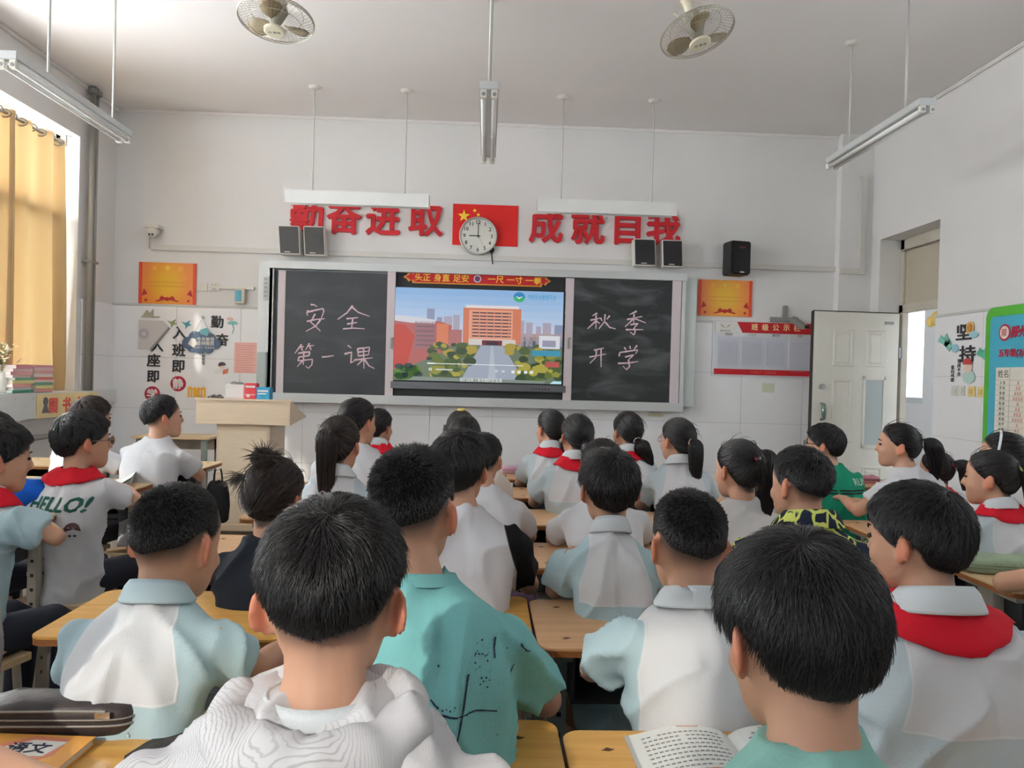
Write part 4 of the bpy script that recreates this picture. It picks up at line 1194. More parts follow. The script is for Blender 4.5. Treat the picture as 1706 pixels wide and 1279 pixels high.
# ---- orbit fans
M_wire = mat('fan_wire', (176, 172, 158), .4, metal=.4)
M_blade = mat('fan_blade', (158, 142, 112), .45)
M_cream = mat('fan_cream', (222, 216, 192), .4)
def fan(px_, py_, d, tilt, label):
    c = at(px_, py_, d)
    t = thing('ceiling_fan', label, 'fan', tuple(c), 0, 'caged ceiling fans')
    hd = bpy.data.objects.new('fan_head', None); C.objects.link(hd); hd.parent = t; hd.rotation_euler = tilt
    RF = .212
    cage = MB()
    def prof(r_, low):  # lower cage bowl
        u = r_ / RF
        return (-.075 * (1 - u ** 2.2) if low else .05 * (1 - u ** 3))
    for low in (True, False):
        n_ = 48
        for k_ in range(n_):
            a = 2 * math.pi * k_ / n_ + (.05 if low else 0)
            pts = [(r_ * math.cos(a + (.25 if low else .0) * (r_ / RF)), r_ * math.sin(a + (.25 if low else 0) * (r_ / RF)), prof(r_, low)) for r_ in np.linspace(.055, RF, 6)]
            cage.tube(pts, .0011, 3, caps=False)
    for r_, z_, th in ((RF, 0, .004), (RF, -.012, .003), (RF * .72, prof(RF * .72, True), .0018), (RF * .7, prof(RF * .7, False), .0018)):
        cage.tube([(r_ * math.cos(a), r_ * math.sin(a), z_) for a in np.linspace(0, 2 * math.pi, 41)], th, 5, caps=False)
    cage.build('cage', M_wire, hd, fix=False)
    for k_ in range(3):
        a0 = k_ * 2 * math.pi / 3 + .5
        b_ = MB(); rs = []
        outl = []
        for s_ in np.linspace(0, 1, 9):
            r_ = .045 + .145 * s_
            wd = .55 * math.sin(math.pi * min(1, .22 + .62 * s_)) * (1.0 if s_ < .95 else .7)
            rs.append([Vector((r_ * math.cos(a0 + q_), r_ * math.sin(a0 + q_), -.02 + .035 * (q_) + zz)) for q_, zz in ((-wd * .7, .001), (0, .004), (wd, .001), (wd, -.001), (0, .001), (-wd * .7, -.001))])
        b_.rings(rs); b_.build('blade', M_blade, hd, smooth=True)
    k = MB(); k.tube([(0, 0, -.085), (0, 0, -.082), (0, 0, -.070), (0, 0, -.066)], [.050, .060, .062, .055], 26); cap = k.build('centre_cap', M_cream, hd)
    text('logo', '◎ 家电', .022, mat('logo_blue_grey', (110, 120, 130), .5), (0, 0, -.0858), (R(180), 0, 0), cap, .0006)
    k = MB(); k.tube([(0, 0, -.03), (0, 0, .02), (0, 0, .05), (0, 0, .12)], [.03, .05, .062, .045], 20); k.build('motor', mat('motor_grey', (150, 146, 132), .4), hd, smooth=True)
    k = MB(); k.tube([(0, 0, .12), (0, .02, .19), (0, .03, .25)], [.028, .03, .035], 14); k.tube([(.05, 0, .10), (.08, .0, .17), (.03, .02, .22)], .004, 6); k.tube([(-.06, 0, .10), (-.09, .0, .16), (-.03, .02, .22)], .004, 6)
    k.build('neck', M_cream, hd, smooth=True)
    hd_m = Matrix(Matrix.Rotation(tilt[2], 3, 'Z')) @ Matrix.Rotation(tilt[1], 3, 'Y') @ Matrix.Rotation(tilt[0], 3, 'X')
    e = hd_m @ Vector((0, .03, .25))
    k = MB(); k.tube([tuple(e), (e.x, e.y, ZC - c.z)], [.03, .045], 14); k.tube([(e.x, e.y, ZC - c.z - .06), (e.x, e.y, ZC - c.z)], [.06, .07], 18); k.build('mount', M_cream, t, smooth=False)
fan(460, 32, 4.45, (R(-11), R(2), 0), 'caged ceiling fan on the left, hanging level')
fan(1161, 54, 4.4, (R(-12), R(-15), R(-10)), 'caged ceiling fan on the right, tilted sideways')
# ------------------------------------------------------------ desks and stools
DZT = 0.72
DW, DD = 0.605, 0.41


def rr(w_, d_, r_, n=5):
    pts = []
    for cx_, cy_, a0 in ((w_ / 2 - r_, d_ / 2 - r_, 0), (-w_ / 2 + r_, d_ / 2 - r_, 90), (-w_ / 2 + r_, -d_ / 2 + r_, 180), (w_ / 2 - r_, -d_ / 2 + r_, 270)):
        for k_ in range(n + 1): pts.append((cx_ + r_ * math.cos(R(a0 + 90 * k_ / n)), cy_ + r_ * math.sin(R(a0 + 90 * k_ / n))))
    return pts


def make_desk(m_top, m_leg):
    """root on the floor under the middle of the desktop; the pupil's edge is at -y"""
    t = bpy.data.objects.new('school_desk', None); C.objects.link(t); t.empty_display_size = .1
    k = MB(); k.prism(rr(DW, DD, .035), DZT - .007, DZT, 'z'); top = k.build('desktop', m_top, t, bevel=.0015)
    k = MB(); k.prism(rr(DW - .001, DD - .001, .035), DZT - .022, DZT - .007, 'z'); k.build('edge_band', M_edge, top)
    for sx in (-1, 1):
        for sy in (-1, 1):
            k = MB(); k.disc((sx * (DW / 2 - .075), sy * (DD / 2 - .075), DZT), .0055, .0012, 'z', 10); k.prism([(sx * (DW / 2 - .075) + a, sy * (DD / 2 - .075) + b) for a, b in ((-.012, -.003), (.004, -.005), (.012, .002), (0, .005))], DZT, DZT + .0006, 'z')
            k.build('screw', M_screw, top)
    for sx in (-1, 1):
        x = sx * (DW / 2 - .07)
        k = MB()
        k.box(x - .02, x + .02, -.045, .045, .03, DZT - .022)
        k.box(x - .03, x + .03, -.19, .19, .0, .035); k.box(x - .02, x + .02, -.16, .16, DZT - .05, DZT - .022)
        lg = k.build('leg', m_leg, t, bevel=.003)
        h = MB()
        for j in range(9): h.box(x - .006, x + .006, -.0465, -.0445, .10 + j * .055, .112 + j * .055)
        for j in range(9): h.box(x + sx * .0195, x + sx * .0212, -.006, .006, .10 + j * .055, .112 + j * .055)
        h.build('hole_row', M_dark, lg)
    k = MB(); k.box(-DW / 2 + .09, DW / 2 - .09, -.13, .17, DZT - .165, DZT - .157); k.box(-DW / 2 + .09, DW / 2 - .09, .165, .17, DZT - .165, DZT - .05)
    for sx in (-1, 1): k.box(sx * (DW / 2 - .095) - .004, sx * (DW / 2 - .095) + .004, -.13, .17, DZT - .165, DZT - .03)
    k.build('tray', M_shelf, t)
    k = MB(); k.box(-DW / 2 + .08, DW / 2 - .08, -.02, .02, .16, .19); k.build('crossbar', m_leg, t)
    return t


M_leg_g = mat('leg_green_grey', (128, 142, 138), .45, metal=.3, var=.12, vscale=9)
M_leg_b = mat('leg_beige', (176, 168, 154), .5, metal=.2, var=.15, vscale=9)
protos = {}


def place_desk(kind, x0, near, label, dz=0.0, rz=0.0):
    m_ = {'y': M_desk, 'p': M_desk2, 'w': M_deskpale}[kind]
    if kind not in protos:
        t = make_desk(m_, M_leg_b if kind == 'w' else M_leg_g); protos[kind] = t
    else:
        t = copy_tree(protos[kind])
    t.location = (x0 + DW / 2 + .003, near + DD / 2, 0)
    t.scale = (1, 1, (DZT + dz) / DZT)
    t.rotation_euler = (0, 0, rz)
    tag(t, label, 'desk', 'pupils\' desks')
    return t


rows = [1.01, 1.845, 2.62, 3.38, 4.14, 4.90]
bnd = [.155, .142, .155, .15, .15, .15]
who = {}
desk_lab = {
    (0, -2): 'yellow desk in the near left corner, carrying the dark pencil case', (0, -1): 'yellow desk before the boy in the feather-print hoodie',
    (0, 0): 'yellow desk carrying the open book', (0, 1): 'yellow desk in the near right corner, bare top',
    (1, -2): 'yellow desk before the crew-cut boy in uniform polo, near left', (1, -1): 'yellow desk before the boy in the teal T-shirt',
    (1, 0): 'pinkish wooden desk before the crew-cut boy with a large left ear', (1, 1): 'desk before the broad-backed boy with the wide red neckerchief',
    (2, -2): 'desk before the girl with a messy bun', (2, -1): 'desk before the boy in the white and black top',
    (2, 0): 'desk before the uniform boy with the rounded haircut, middle of the room', (2, 1): 'desk before the boy in yellow and navy camouflage',
    (3, -2): 'desk before the long-ponytail girl left of centre', (3, -1): 'desk before the white-shirted child hidden behind the black-sleeved boy',
    (3, 0): 'desk before the girl whose hair shows behind the middle uniform boy', (3, 1): 'desk before the girl with a red ponytail band',
    (4, -2): 'desk before the tall dark-haired girl near the lectern', (4, -1): 'desk before the girl in the cream blouse',
    (4, 0): 'desk before the second red-scarfed girl right of the screen centre', (4, 1): 'desk before the bespectacled girl with a low ponytail',
    (5, -2): 'front-row desk nearest the lectern', (5, -1): 'front-row desk before the girl with a yellow hair clip',
    (5, 0): 'front-row desk with the pink pencil case', (5, 1): 'front-row desk before the girl with the thick low ponytail'}
for r_ in range(6):
    for c_ in (-2, -1, 0, 1):
        kind = 'y' if r_ == 0 or (r_ == 1 and c_ < 0) else 'p'
        place_desk(kind, bnd[r_] + c_ * .612, rows[r_] + (.03 if c_ < 0 else -.0) + random.uniform(-.008, .008) - (.02 if (r_ == 0 and c_ == 1) else 0), desk_lab[(r_, c_)], rz=R(random.uniform(-.4, .4)))
lx = -2.345
left_d = [(2.15, .07, -2.22, 'pale raised desk at the left edge behind the grey jacket'), (3.0, .04, lx, 'pale desk under the elbow of the uniform boy at the left edge'),
          (3.87, .04, lx, 'pale desk before the boy with HELLO! on his back'), (4.74, .04, lx + .02, 'pale desk before the boy in a plain white T-shirt')]
for y_, dz_, x_, lb in left_d:
    place_desk('w', x_, y_, lb, dz_)
for y_, lb in ((3.0, 'pale desk before the boy in the blue T-shirt, left edge'), (3.87, 'pale desk by the window under the folded book'), (4.74, 'pale desk by the window before the boy with clasped hands')):
    place_desk('w', lx - .612, y_, lb, .04)
for y_, lb, lb2 in ((2.42, 'desk at the right edge under the green pencil case', 'desk against the right wall beside the green pencil case'), (3.27, 'desk before the girl with red neckerchief and high ponytail, right', 'desk by the right wall before the girl with the white hairband'),
                    (4.07, 'desk under the bent arm of the girl looking left', 'desk by the right wall behind the girl looking left'), (4.92, 'desk before the boy in the green shirt', 'desk with a pink pencil case before the white door')):
    place_desk('p' if y_ > 2.5 else 'w', 1.715, y_, lb, 0.0)
    place_desk('p', 1.715 + .612, y_, lb2, 0.0)


def make_stool():
    t = bpy.data.objects.new('wooden_stool', None); C.objects.link(t); t.empty_display_size = .1
    k = MB(); k.prism(rr(.32, .25, .02), .375, .395, 'z'); k.build('seat', M_deskpale, t)
    for sx in (-1, 1):
        for sy in (-1, 1):
            k = MB(); k.tube([(sx * .14, sy * .105, 0), (sx * .12, sy * .09, .375)], .013, 8); k.build('leg', M_leg_b, t)
    for sx in (-1, 1):
        k = MB(); k.box(sx * .133 - .008, sx * .133 + .008, -.1, .1, .12, .14); k.build('stretcher', M_leg_b, t)
    return t


STOOL = None


def stool(x, y, rz, label):
    global STOOL
    if STOOL is None:
        STOOL = make_stool(); t = STOOL
    else:
        t = copy_tree(STOOL)
    t.location = (x, y, 0); t.rotation_euler = (0, 0, rz)
    return tag(t, label, 'stool', 'pupils\' stools')


# ---- lectern on the platform
PL = .14
L0, L1 = 5.9, 6.42
p_ = at(327, 663, L0); q_ = at(484, 667, L0); b_ = at(450, 707, L0 + .05); a_ = at(361, 707, L0 + .05)
xa, xb = p_.x, q_.x
lec = thing('lectern', 'pale wooden lectern with a sloping top on the platform left of the blackboard', 'lectern', ((xa + xb) / 2, L0, PL))
cx = lec.location.x
zt, zb = p_.z - PL, at(400, 707, L0).z - PL
k = MB(); k.prism([(0, zt), (L1 - L0, zt - .14), (L1 - L0, zt - .155), (.02, zb), (0, zb)], xa - cx, xb - cx, 'x'); k.build('sloping_top', M_birch, lec, bevel=.003)
k = MB(); k.box(xa - cx - .01, xb - cx + .01, -.012, 0, zt - .012, zt + .004); k.build('top_lip', M_birch, lec)
k = MB(); k.box(a_.x - cx, b_.x - cx, .05, .50, 0, zb + .02); k.build('body', M_birch, lec, bevel=.004)
k = MB(); k.box(a_.x - cx + .02, b_.x - cx - .02, .046, .05, .06, zb - .05); k.build('front_panel', mat('pale_laminate_light', (222, 202, 176), .42, var=.04, stretch=(1, 1, 12)), lec)
k = MB(); k.box(a_.x - cx - .02, b_.x - cx + .02, .03, .52, 0, .05); k.build('plinth', M_birch, lec)
zl0 = p_.z - .01
def on_lec(name, lb, cat, px0, px1, ptop, col, dy=.03, th=.08, extra=None):
    Y = L0 + dy
    zb_ = p_.z - dy * .14 / .52 + .006
    x0, x1, zt_ = at(px0, 650, Y).x, at(px1, 650, Y).x, at((px0 + px1) / 2, ptop, Y).z
    k = MB(); k.box(x0, x1, Y, Y + th, zb_ - .0, zt_); o = k.build(name, col, bevel=.004); tag(o, lb, cat); return o, x0, x1, zb_, zt_, Y
M_pw = mat('print_white', (232, 230, 226), .6)
o, x0, x1, z0_, z1_, Y = on_lec('tissue_box', 'red and white carton standing on the lectern', 'box', 407, 427, 638, mat('carton_red', (214, 62, 66), .5))
k = MB(); k.box(x0 + .008, x1 - .008, Y - .002, Y, z0_ + .035, z0_ + .04); k.disc((x0 + .03, Y - .002, z0_ + .03), .014, .002, n=10); k.box(x0 + .01, x1 - .01, Y - .002, Y, z1_ - .035, z1_ - .02); k.build('white_print', M_pw, o)
o, x0, x1, z0_, z1_, Y = on_lec('medicine_box', 'small turquoise box standing on the lectern beside the red carton', 'box', 427, 450, 645, mat('box_turquoise', (46, 150, 190), .5))
k = MB(); k.box(x0 + .01, x1 - .015, Y - .002, Y, z1_ - .035, z1_ - .022); k.box(x0 + .01, x1 - .03, Y - .002, Y, z1_ - .055, z1_ - .045); k.build('white_print', M_pw, o)
o, x0, x1, z0_, z1_, Y = on_lec('chalk_basket', 'white basket of grey chalk rags on the lectern', 'basket', 376, 407, 641, mat('basket_white', (222, 222, 220), .5), dy=.10)
k = MB(); k.box(x0 - .008, x1 + .008, Y - .008, Y + .088, z1_ - .008, z1_ + .004); k.build('rim', mat('basket_white', (222, 222, 220), .5), o)
k = MB(); k.ell((x0 + .05, Y + .04, z1_ + .008), (.03, .03, .018)); k.ell((x0 + .095, Y + .04, z1_ + .004), (.035, .03, .018)); k.build('rag', mat('rag_grey', (128, 126, 126), .9, bump=.5), o)
k = MB(); pz = p_.z
for i in range(7): k.ell((at(350 + i * 3, 660, L0 + .05).x, L0 + .05 + .01 * (i % 2), pz + .008 + .006 * (i % 3)), (.022, .018, .012), Matrix.Rotation(i, 3, 'Z'), 10, 6)
tag(k.build('dust_cloth', mat('cloth_brown', (96, 86, 88), .9, bump=.5), smooth=True), 'crumpled dark dust cloth on the left end of the lectern', 'cloth')
k = MB(); c_ = at(328, 652, YW)
for s_ in (-1, 1):
    k.prism([(c_.x, c_.z - .05), (c_.x + s_ * .085, c_.z - .055), (c_.x + s_ * .085, c_.z + .045), (c_.x + s_ * .07, c_.z + .03), (c_.x + s_ * .065, c_.z + .055), (c_.x + s_ * .04, c_.z + .03), (c_.x + s_ * .015, c_.z + .045), (c_.x, c_.z + .02)], YW - .006, YW - .001)
o = tag(k.build('book_sticker', mat('book_orange', (238, 176, 60), .6)), 'orange open-book sticker on the tiles just left of the lectern', 'sticker')
for s_ in (-1, 1):
    for j in (.03, .055): k = MB(); k.prism([(c_.x + s_ * j, c_.z - .045), (c_.x + s_ * (j + .008), c_.z - .045), (c_.x + s_ * (j + .008), c_.z + .02), (c_.x + s_ * j, c_.z + .01)], YW - .008, YW - .006); k.build('white_bar', M_pw, o)

# small side table on the platform, behind the lectern
tb = thing('side_table', 'small pale table on the platform between the lectern and the left corner', 'table', (-2.62, 6.72, PL - 0.14))
k = MB(); k.box(-.32, .32, -.2, .2, .775, .795); k.build('tabletop', M_deskpale, tb, bevel=.003)
for sx in (-1, 1):
    for sy in (-1, 1):
        k = MB(); k.box(sx * .27 - .02, sx * .27 + .02, sy * .16 - .02, sy * .16 + .02, (.14 if sx > 0 or True else 0), .775); k.build('leg', M_leg_g, tb)
k = MB(); k.box(-.27, .27, .14, .16, .66, .76); k.build('apron', M_leg_b, tb)

# ---- window ledge: white cloth, banner, stacks of books, flowers
def albl(px_, py_, X): return atx(px_, py_, X)
XS = XL + .12
cl = MB()
y0, y1 = 3.9, albl(59, 690, XS + .006).y
n_ = 30
vs = []
for i in range(n_ + 1):
    y = y0 + (y1 - y0) * i / n_
    vs += [(XS - .38, y, Z0 + .003), (XS + .004, y, Z0 + .003), (XS + .006 + .003 * math.sin(i * 1.3), y, Z0 - .08), (XS + .006 + .006 * math.sin(i * 1.3), y, Z0 - .20 + .006 * math.sin(i * .9))]
cl.add(vs, [(4 * i + j, 4 * i + j + 1, 4 * i + j + 5, 4 * i + j + 4) for i in range(n_) for j in range(3)])
tc_ = tag(cl.build('ledge_cloth', mat('cloth_white_print', (222, 226, 226), .8), smooth=False), 'white patterned cloth hanging over the left window ledge', 'tablecloth')
k = MB()
for i in range(14):
    y = y1 - .06 - i * .11; k.prism([(y, Z0 - .05 - .06 * (i % 2)), (y + .025, Z0 - .03 - .06 * (i % 2)), (y + .012, Z0 - .035 - .06 * (i % 2))], XS + .013, XS + .0145, 'x')
k.build('leaf_print', mat('print_pale_grey', (176, 188, 188), .8), tc_)
yb0, yb1 = y1 + .01, albl(160, 660, XS).y
bn = thing('book_corner_banner', 'yellow banner reading 图书角 on the edge of the left window ledge', 'banner', (XS + .004, (yb0 + yb1) / 2, Z0 - .10))
hw_ = (yb1 - yb0) / 2
k = MB(); k.box(0, .004, -hw_, hw_, -.10, .09); k.build('sheet', mat('banner_cream', (240, 220, 166), .7, var=.08, vscale=6), bn)
for c_, cpx in (('图', 89), ('书', 111), ('角', 133)):
    yy_ = albl(cpx, 670, XS + .01).y - bn.location.y
    o_ = text('character', c_, .13, mat('banner_coral', (222, 92, 80), .6), (.007, yy_, -.005), LEFT, bn, .003, bold=.03)
k = MB(); k.prism([(-hw_ + .12 + .035 * math.cos(a), .03 + .035 * math.sin(a)) for a in np.linspace(0, 6.28, 12, endpoint=False)], .004, .006, 'x'); k.prism([(-hw_ + .07, -.06), (-hw_ + .17, -.06), (-hw_ + .14, 0), (-hw_ + .10, 0)], .004, .0055, 'x')
k.build('child_print', mat('child_print', (110, 110, 120), .7), bn)
k = MB(); k.prism([(hw_ - .1 + .05 * math.cos(a), -.03 + .04 * math.sin(a)) for a in np.linspace(0, 6.28, 10, endpoint=False)], .004, .006, 'x'); k.build('print_blob', mat('print_peach', (238, 190, 150), .7), bn)
bcols = [(236, 170, 166), (240, 206, 206), (70, 160, 130), (236, 226, 160), (226, 130, 110), (214, 214, 216), (120, 190, 160), (240, 232, 228)]
M_page = mat('page_edges', (226, 222, 214), .8)
bkn = 0
def book(x, y, z, w_, d_, th, rz, col, label, group='books stacked on the window ledge'):
    t = thing('book', label, 'book', (x, y, z), rz, group)
    k = MB(); k.box(-w_ / 2 + .003, w_ / 2 - .003, -d_ / 2 + .002, d_ / 2 - .003, .0015, th - .0015); k.build('pages', M_page, t)
    k = MB(); k.box(-w_ / 2, w_ / 2, -d_ / 2, d_ / 2, th - .0015, th); k.box(-w_ / 2, w_ / 2, -d_ / 2, d_ / 2, 0, .0015); k.box(w_ / 2 - .0015, w_ / 2, -d_ / 2, d_ / 2, 0, th) if col[1] else k.box(-w_ / 2, w_ / 2, -d_ / 2, -d_ / 2 + .0015, 0, th)
    k.build('cover', mat('cover_%d_%d_%d' % col[0], col[0], .5), t)
    return t
z = Z0 + .004
ordn = ['lowest', 'second from the bottom', 'third from the bottom', 'fourth from the bottom', 'fifth from the bottom', 'sixth from the bottom', 'seventh from the bottom', 'eighth from the bottom', 'top']
ys_ = [albl(50, 640, XS - .1).y, albl(15, 640, XS - .1).y]
for st_, (yy, nb, nm) in enumerate(((ys_[0] + .02, 9, 'window-ledge stack nearer the curtain'), (ys_[1] - .0, 9, 'window-ledge stack further left'))):
    z = Z0 + .006
    for i in range(nb - (st_ * 0)):
        th = random.choice([.018, .022, .026])
        c_ = bcols[(i * 3 + st_ * 2) % len(bcols)] if i < 6 else [(236, 176, 176), (240, 206, 206), (228, 160, 172)][i % 3]
        nmc = {(236, 170, 166): 'pink', (240, 206, 206): 'pale pink', (70, 160, 130): 'green', (236, 226, 160): 'pale yellow', (226, 130, 110): 'coral', (214, 214, 216): 'grey', (120, 190, 160): 'mint', (240, 232, 228): 'off-white', (236, 176, 176): 'pink', (228, 160, 172): 'rose'}[c_]
        book(XS - .082 + random.uniform(-.008, .008), yy + random.uniform(-.012, .012), z, .165, .245, th, R(random.uniform(-4, 4)), (c_, 1), '%s book, %s in the %s' % (nmc, ordn[i], nm))
        z += th + .0005
# dried flowers at the far left of the ledge
fv = thing('flower_bunch', 'bunch of small cream flowers on the window ledge at the left edge', 'flowers', (XS - .09, albl(2, 610, XS - .1).y - .02, Z0 + .004))
k = MB(); k.tube([(0, 0, 0), (0, 0, .08), (0, 0, .16)], [.04, .055, .04], 16); k.build('vase', M_plastic, fv, smooth=True)
sm = MB(); fm = MB()
for i in range(46):
    a, r_ = random.uniform(0, 6.28), random.uniform(.03, .15)
    e = (r_ * math.cos(a), r_ * math.sin(a), random.uniform(.24, .37)); sm.tube([(0, 0, .1), (e[0] * .5, e[1] * .5, e[2] * .7), e], .0015, 4)
    for j in range(3): fm.ell((e[0] + random.uniform(-.02, .02), e[1] + random.uniform(-.02, .02), e[2] + random.uniform(-.015, .015)), (.010, .010, .007), None, 6, 4)
sm.build('stems', mat('stem_green', (120, 128, 80), .7), fv); fm.build('blossoms', mat('flower_cream', (240, 226, 190), .7), fv)['kind'] = 'stuff'
# ------------------------------------------------------------ people
M_skin = bpy.data.materials.new('skin'); M_skin.use_nodes = True
n, l = M_skin.node_tree.nodes, M_skin.node_tree.links
b = n['Principled BSDF']
at_s = n.new('ShaderNodeAttribute'); at_s.attribute_name = 'stubble'
at_e = n.new('ShaderNodeAttribute'); at_e.attribute_name = 'flush'
m1 = n.new('ShaderNodeMix'); m1.data_type = 'RGBA'; m1.inputs['A'].default_value = (*lin((196, 150, 124)), 1); m1.inputs['B'].default_value = (*lin((206, 126, 98)), 1)
m2 = n.new('ShaderNodeMix'); m2.data_type = 'RGBA'; m2.inputs['B'].default_value = (*lin((40, 35, 34)), 1)
l.new(at_e.outputs['Fac'], m1.inputs['Factor']); l.new(m1.outputs['Result'], m2.inputs['A'])
l.new(at_s.outputs['Fac'], m2.inputs['Factor']); l.new(m2.outputs['Result'], b.inputs['Base Color'])
b.inputs['Roughness'].default_value = .55
b.inputs['Specular IOR Level'].default_value = .35
b.inputs['Subsurface Weight'].default_value = .12
b.inputs['Subsurface Radius'].default_value = (.012, .004, .002)
b.inputs['Subsurface Scale'].default_value = 1.0
M_hair = mat('hair_shell', (19, 16, 17), .6, var=.2, vscale=30, spec=.25, bump=.3, bscale=120)
M_strand = bpy.data.materials.new('hair_strand'); M_strand.use_nodes = True
b = M_strand.node_tree.nodes['Principled BSDF']
b.inputs['Roughness'].default_value = .34; b.inputs['Specular IOR Level'].default_value = .55


def hair_random(m_, c0, c1):
    n, l = m_.node_tree.nodes, m_.node_tree.links
    hi = n.new('ShaderNodeHairInfo'); rp = n.new('ShaderNodeValToRGB'); rp.color_ramp.elements[0].color = (*lin(c0), 1); rp.color_ramp.elements[1].color = (*lin(c1), 1)
    rp.color_ramp.elements[0].position = .35
    l.new(hi.outputs['Random'], rp.inputs[0]); l.new(rp.outputs[0], n['Principled BSDF'].inputs['Base Color'])


hair_random(M_strand, (16, 14, 15), (46, 43, 45))
M_strand2 = bpy.data.materials.new('hair_strand_brown'); M_strand2.use_nodes = True
b = M_strand2.node_tree.nodes['Principled BSDF']
b.inputs['Roughness'].default_value = .36; b.inputs['Specular IOR Level'].default_value = .5
hair_random(M_strand2, (26, 20, 19), (82, 64, 58))


def cloth(name, rgb, **kw):
    return mat('cloth_' + name, rgb, .85, bump=.18, bscale=260, spec=.2, **kw)


def two_tone(name, a, c, zs, xs, black_x=None):
    """upper cloth a; cloth c under height zs and outside half-width xs, with a thin pale seam between them"""
    key = 'cloth_%s_%d_%d' % (name, zs * 1000, xs * 1000)
    if key in MATS: return MATS[key]
    m = bpy.data.materials.new(key); m.use_nodes = True; MATS[key] = m
    n, l = m.node_tree.nodes, m.node_tree.links
    b = n['Principled BSDF']; b.inputs['Roughness'].default_value = .85; b.inputs['Specular IOR Level'].default_value = .2
    tc = n.new('ShaderNodeTexCoord'); sx = n.new('ShaderNodeSeparateXYZ'); l.new(tc.outputs['Object'], sx.inputs[0])
    def math_(op, x, y, clamp=False):
        k = n.new('ShaderNodeMath'); k.operation = op; k.use_clamp = clamp
        for i, v in enumerate((x, y)):
            if v is None: continue
            if isinstance(v, (int, float)): k.inputs[i].default_value = v
            else: l.new(v, k.inputs[i])
        return k.outputs[0]
    ax = math_('ABSOLUTE', sx.outputs[0], None)
    # the sleeve seam slants inwards towards the neck
    rag = math_('ADD', ax, math_('MULTIPLY', math_('MAXIMUM', math_('SUBTRACT', sx.outputs[2], .80), 0.0), .30))
    dx = math_('SUBTRACT', rag, xs)
    dz = math_('SUBTRACT', zs, sx.outputs[2])
    d = math_('MAXIMUM', dx, dz)
    f = math_('MULTIPLY', math_('ADD', d, .001), 500, True)
    seam = math_('SUBTRACT', 1.0, math_('MULTIPLY', math_('ABSOLUTE', d, None), 300, True), True)
    mx = n.new('ShaderNodeMix'); mx.data_type = 'RGBA'; mx.inputs['A'].default_value = (*lin(a), 1); mx.inputs['B'].default_value = (*lin(c), 1); l.new(f, mx.inputs['Factor'])
    my = n.new('ShaderNodeMix'); my.data_type = 'RGBA'; l.new(mx.outputs['Result'], my.inputs['A']); my.inputs['B'].default_value = (*lin(tuple(min(250, v + 12) for v in a)), 1)
    l.new(math_('MULTIPLY', seam, .7), my.inputs['Factor']); l.new(my.outputs['Result'], b.inputs['Base Color'])
    nb = n.new('ShaderNodeTexNoise'); nb.inputs['Scale'].default_value = 260; l.new(tc.outputs['Object'], nb.inputs['Vector'])
    ad = math_('ADD', nb.outputs[0], math_('MULTIPLY', seam, 1.5))
    bp = n.new('ShaderNodeBump'); bp.inputs['Strength'].default_value = .2; bp.inputs['Distance'].default_value = .004; l.new(ad, bp.inputs['Height']); l.new(bp.outputs[0], b.inputs['Normal'])
    return m


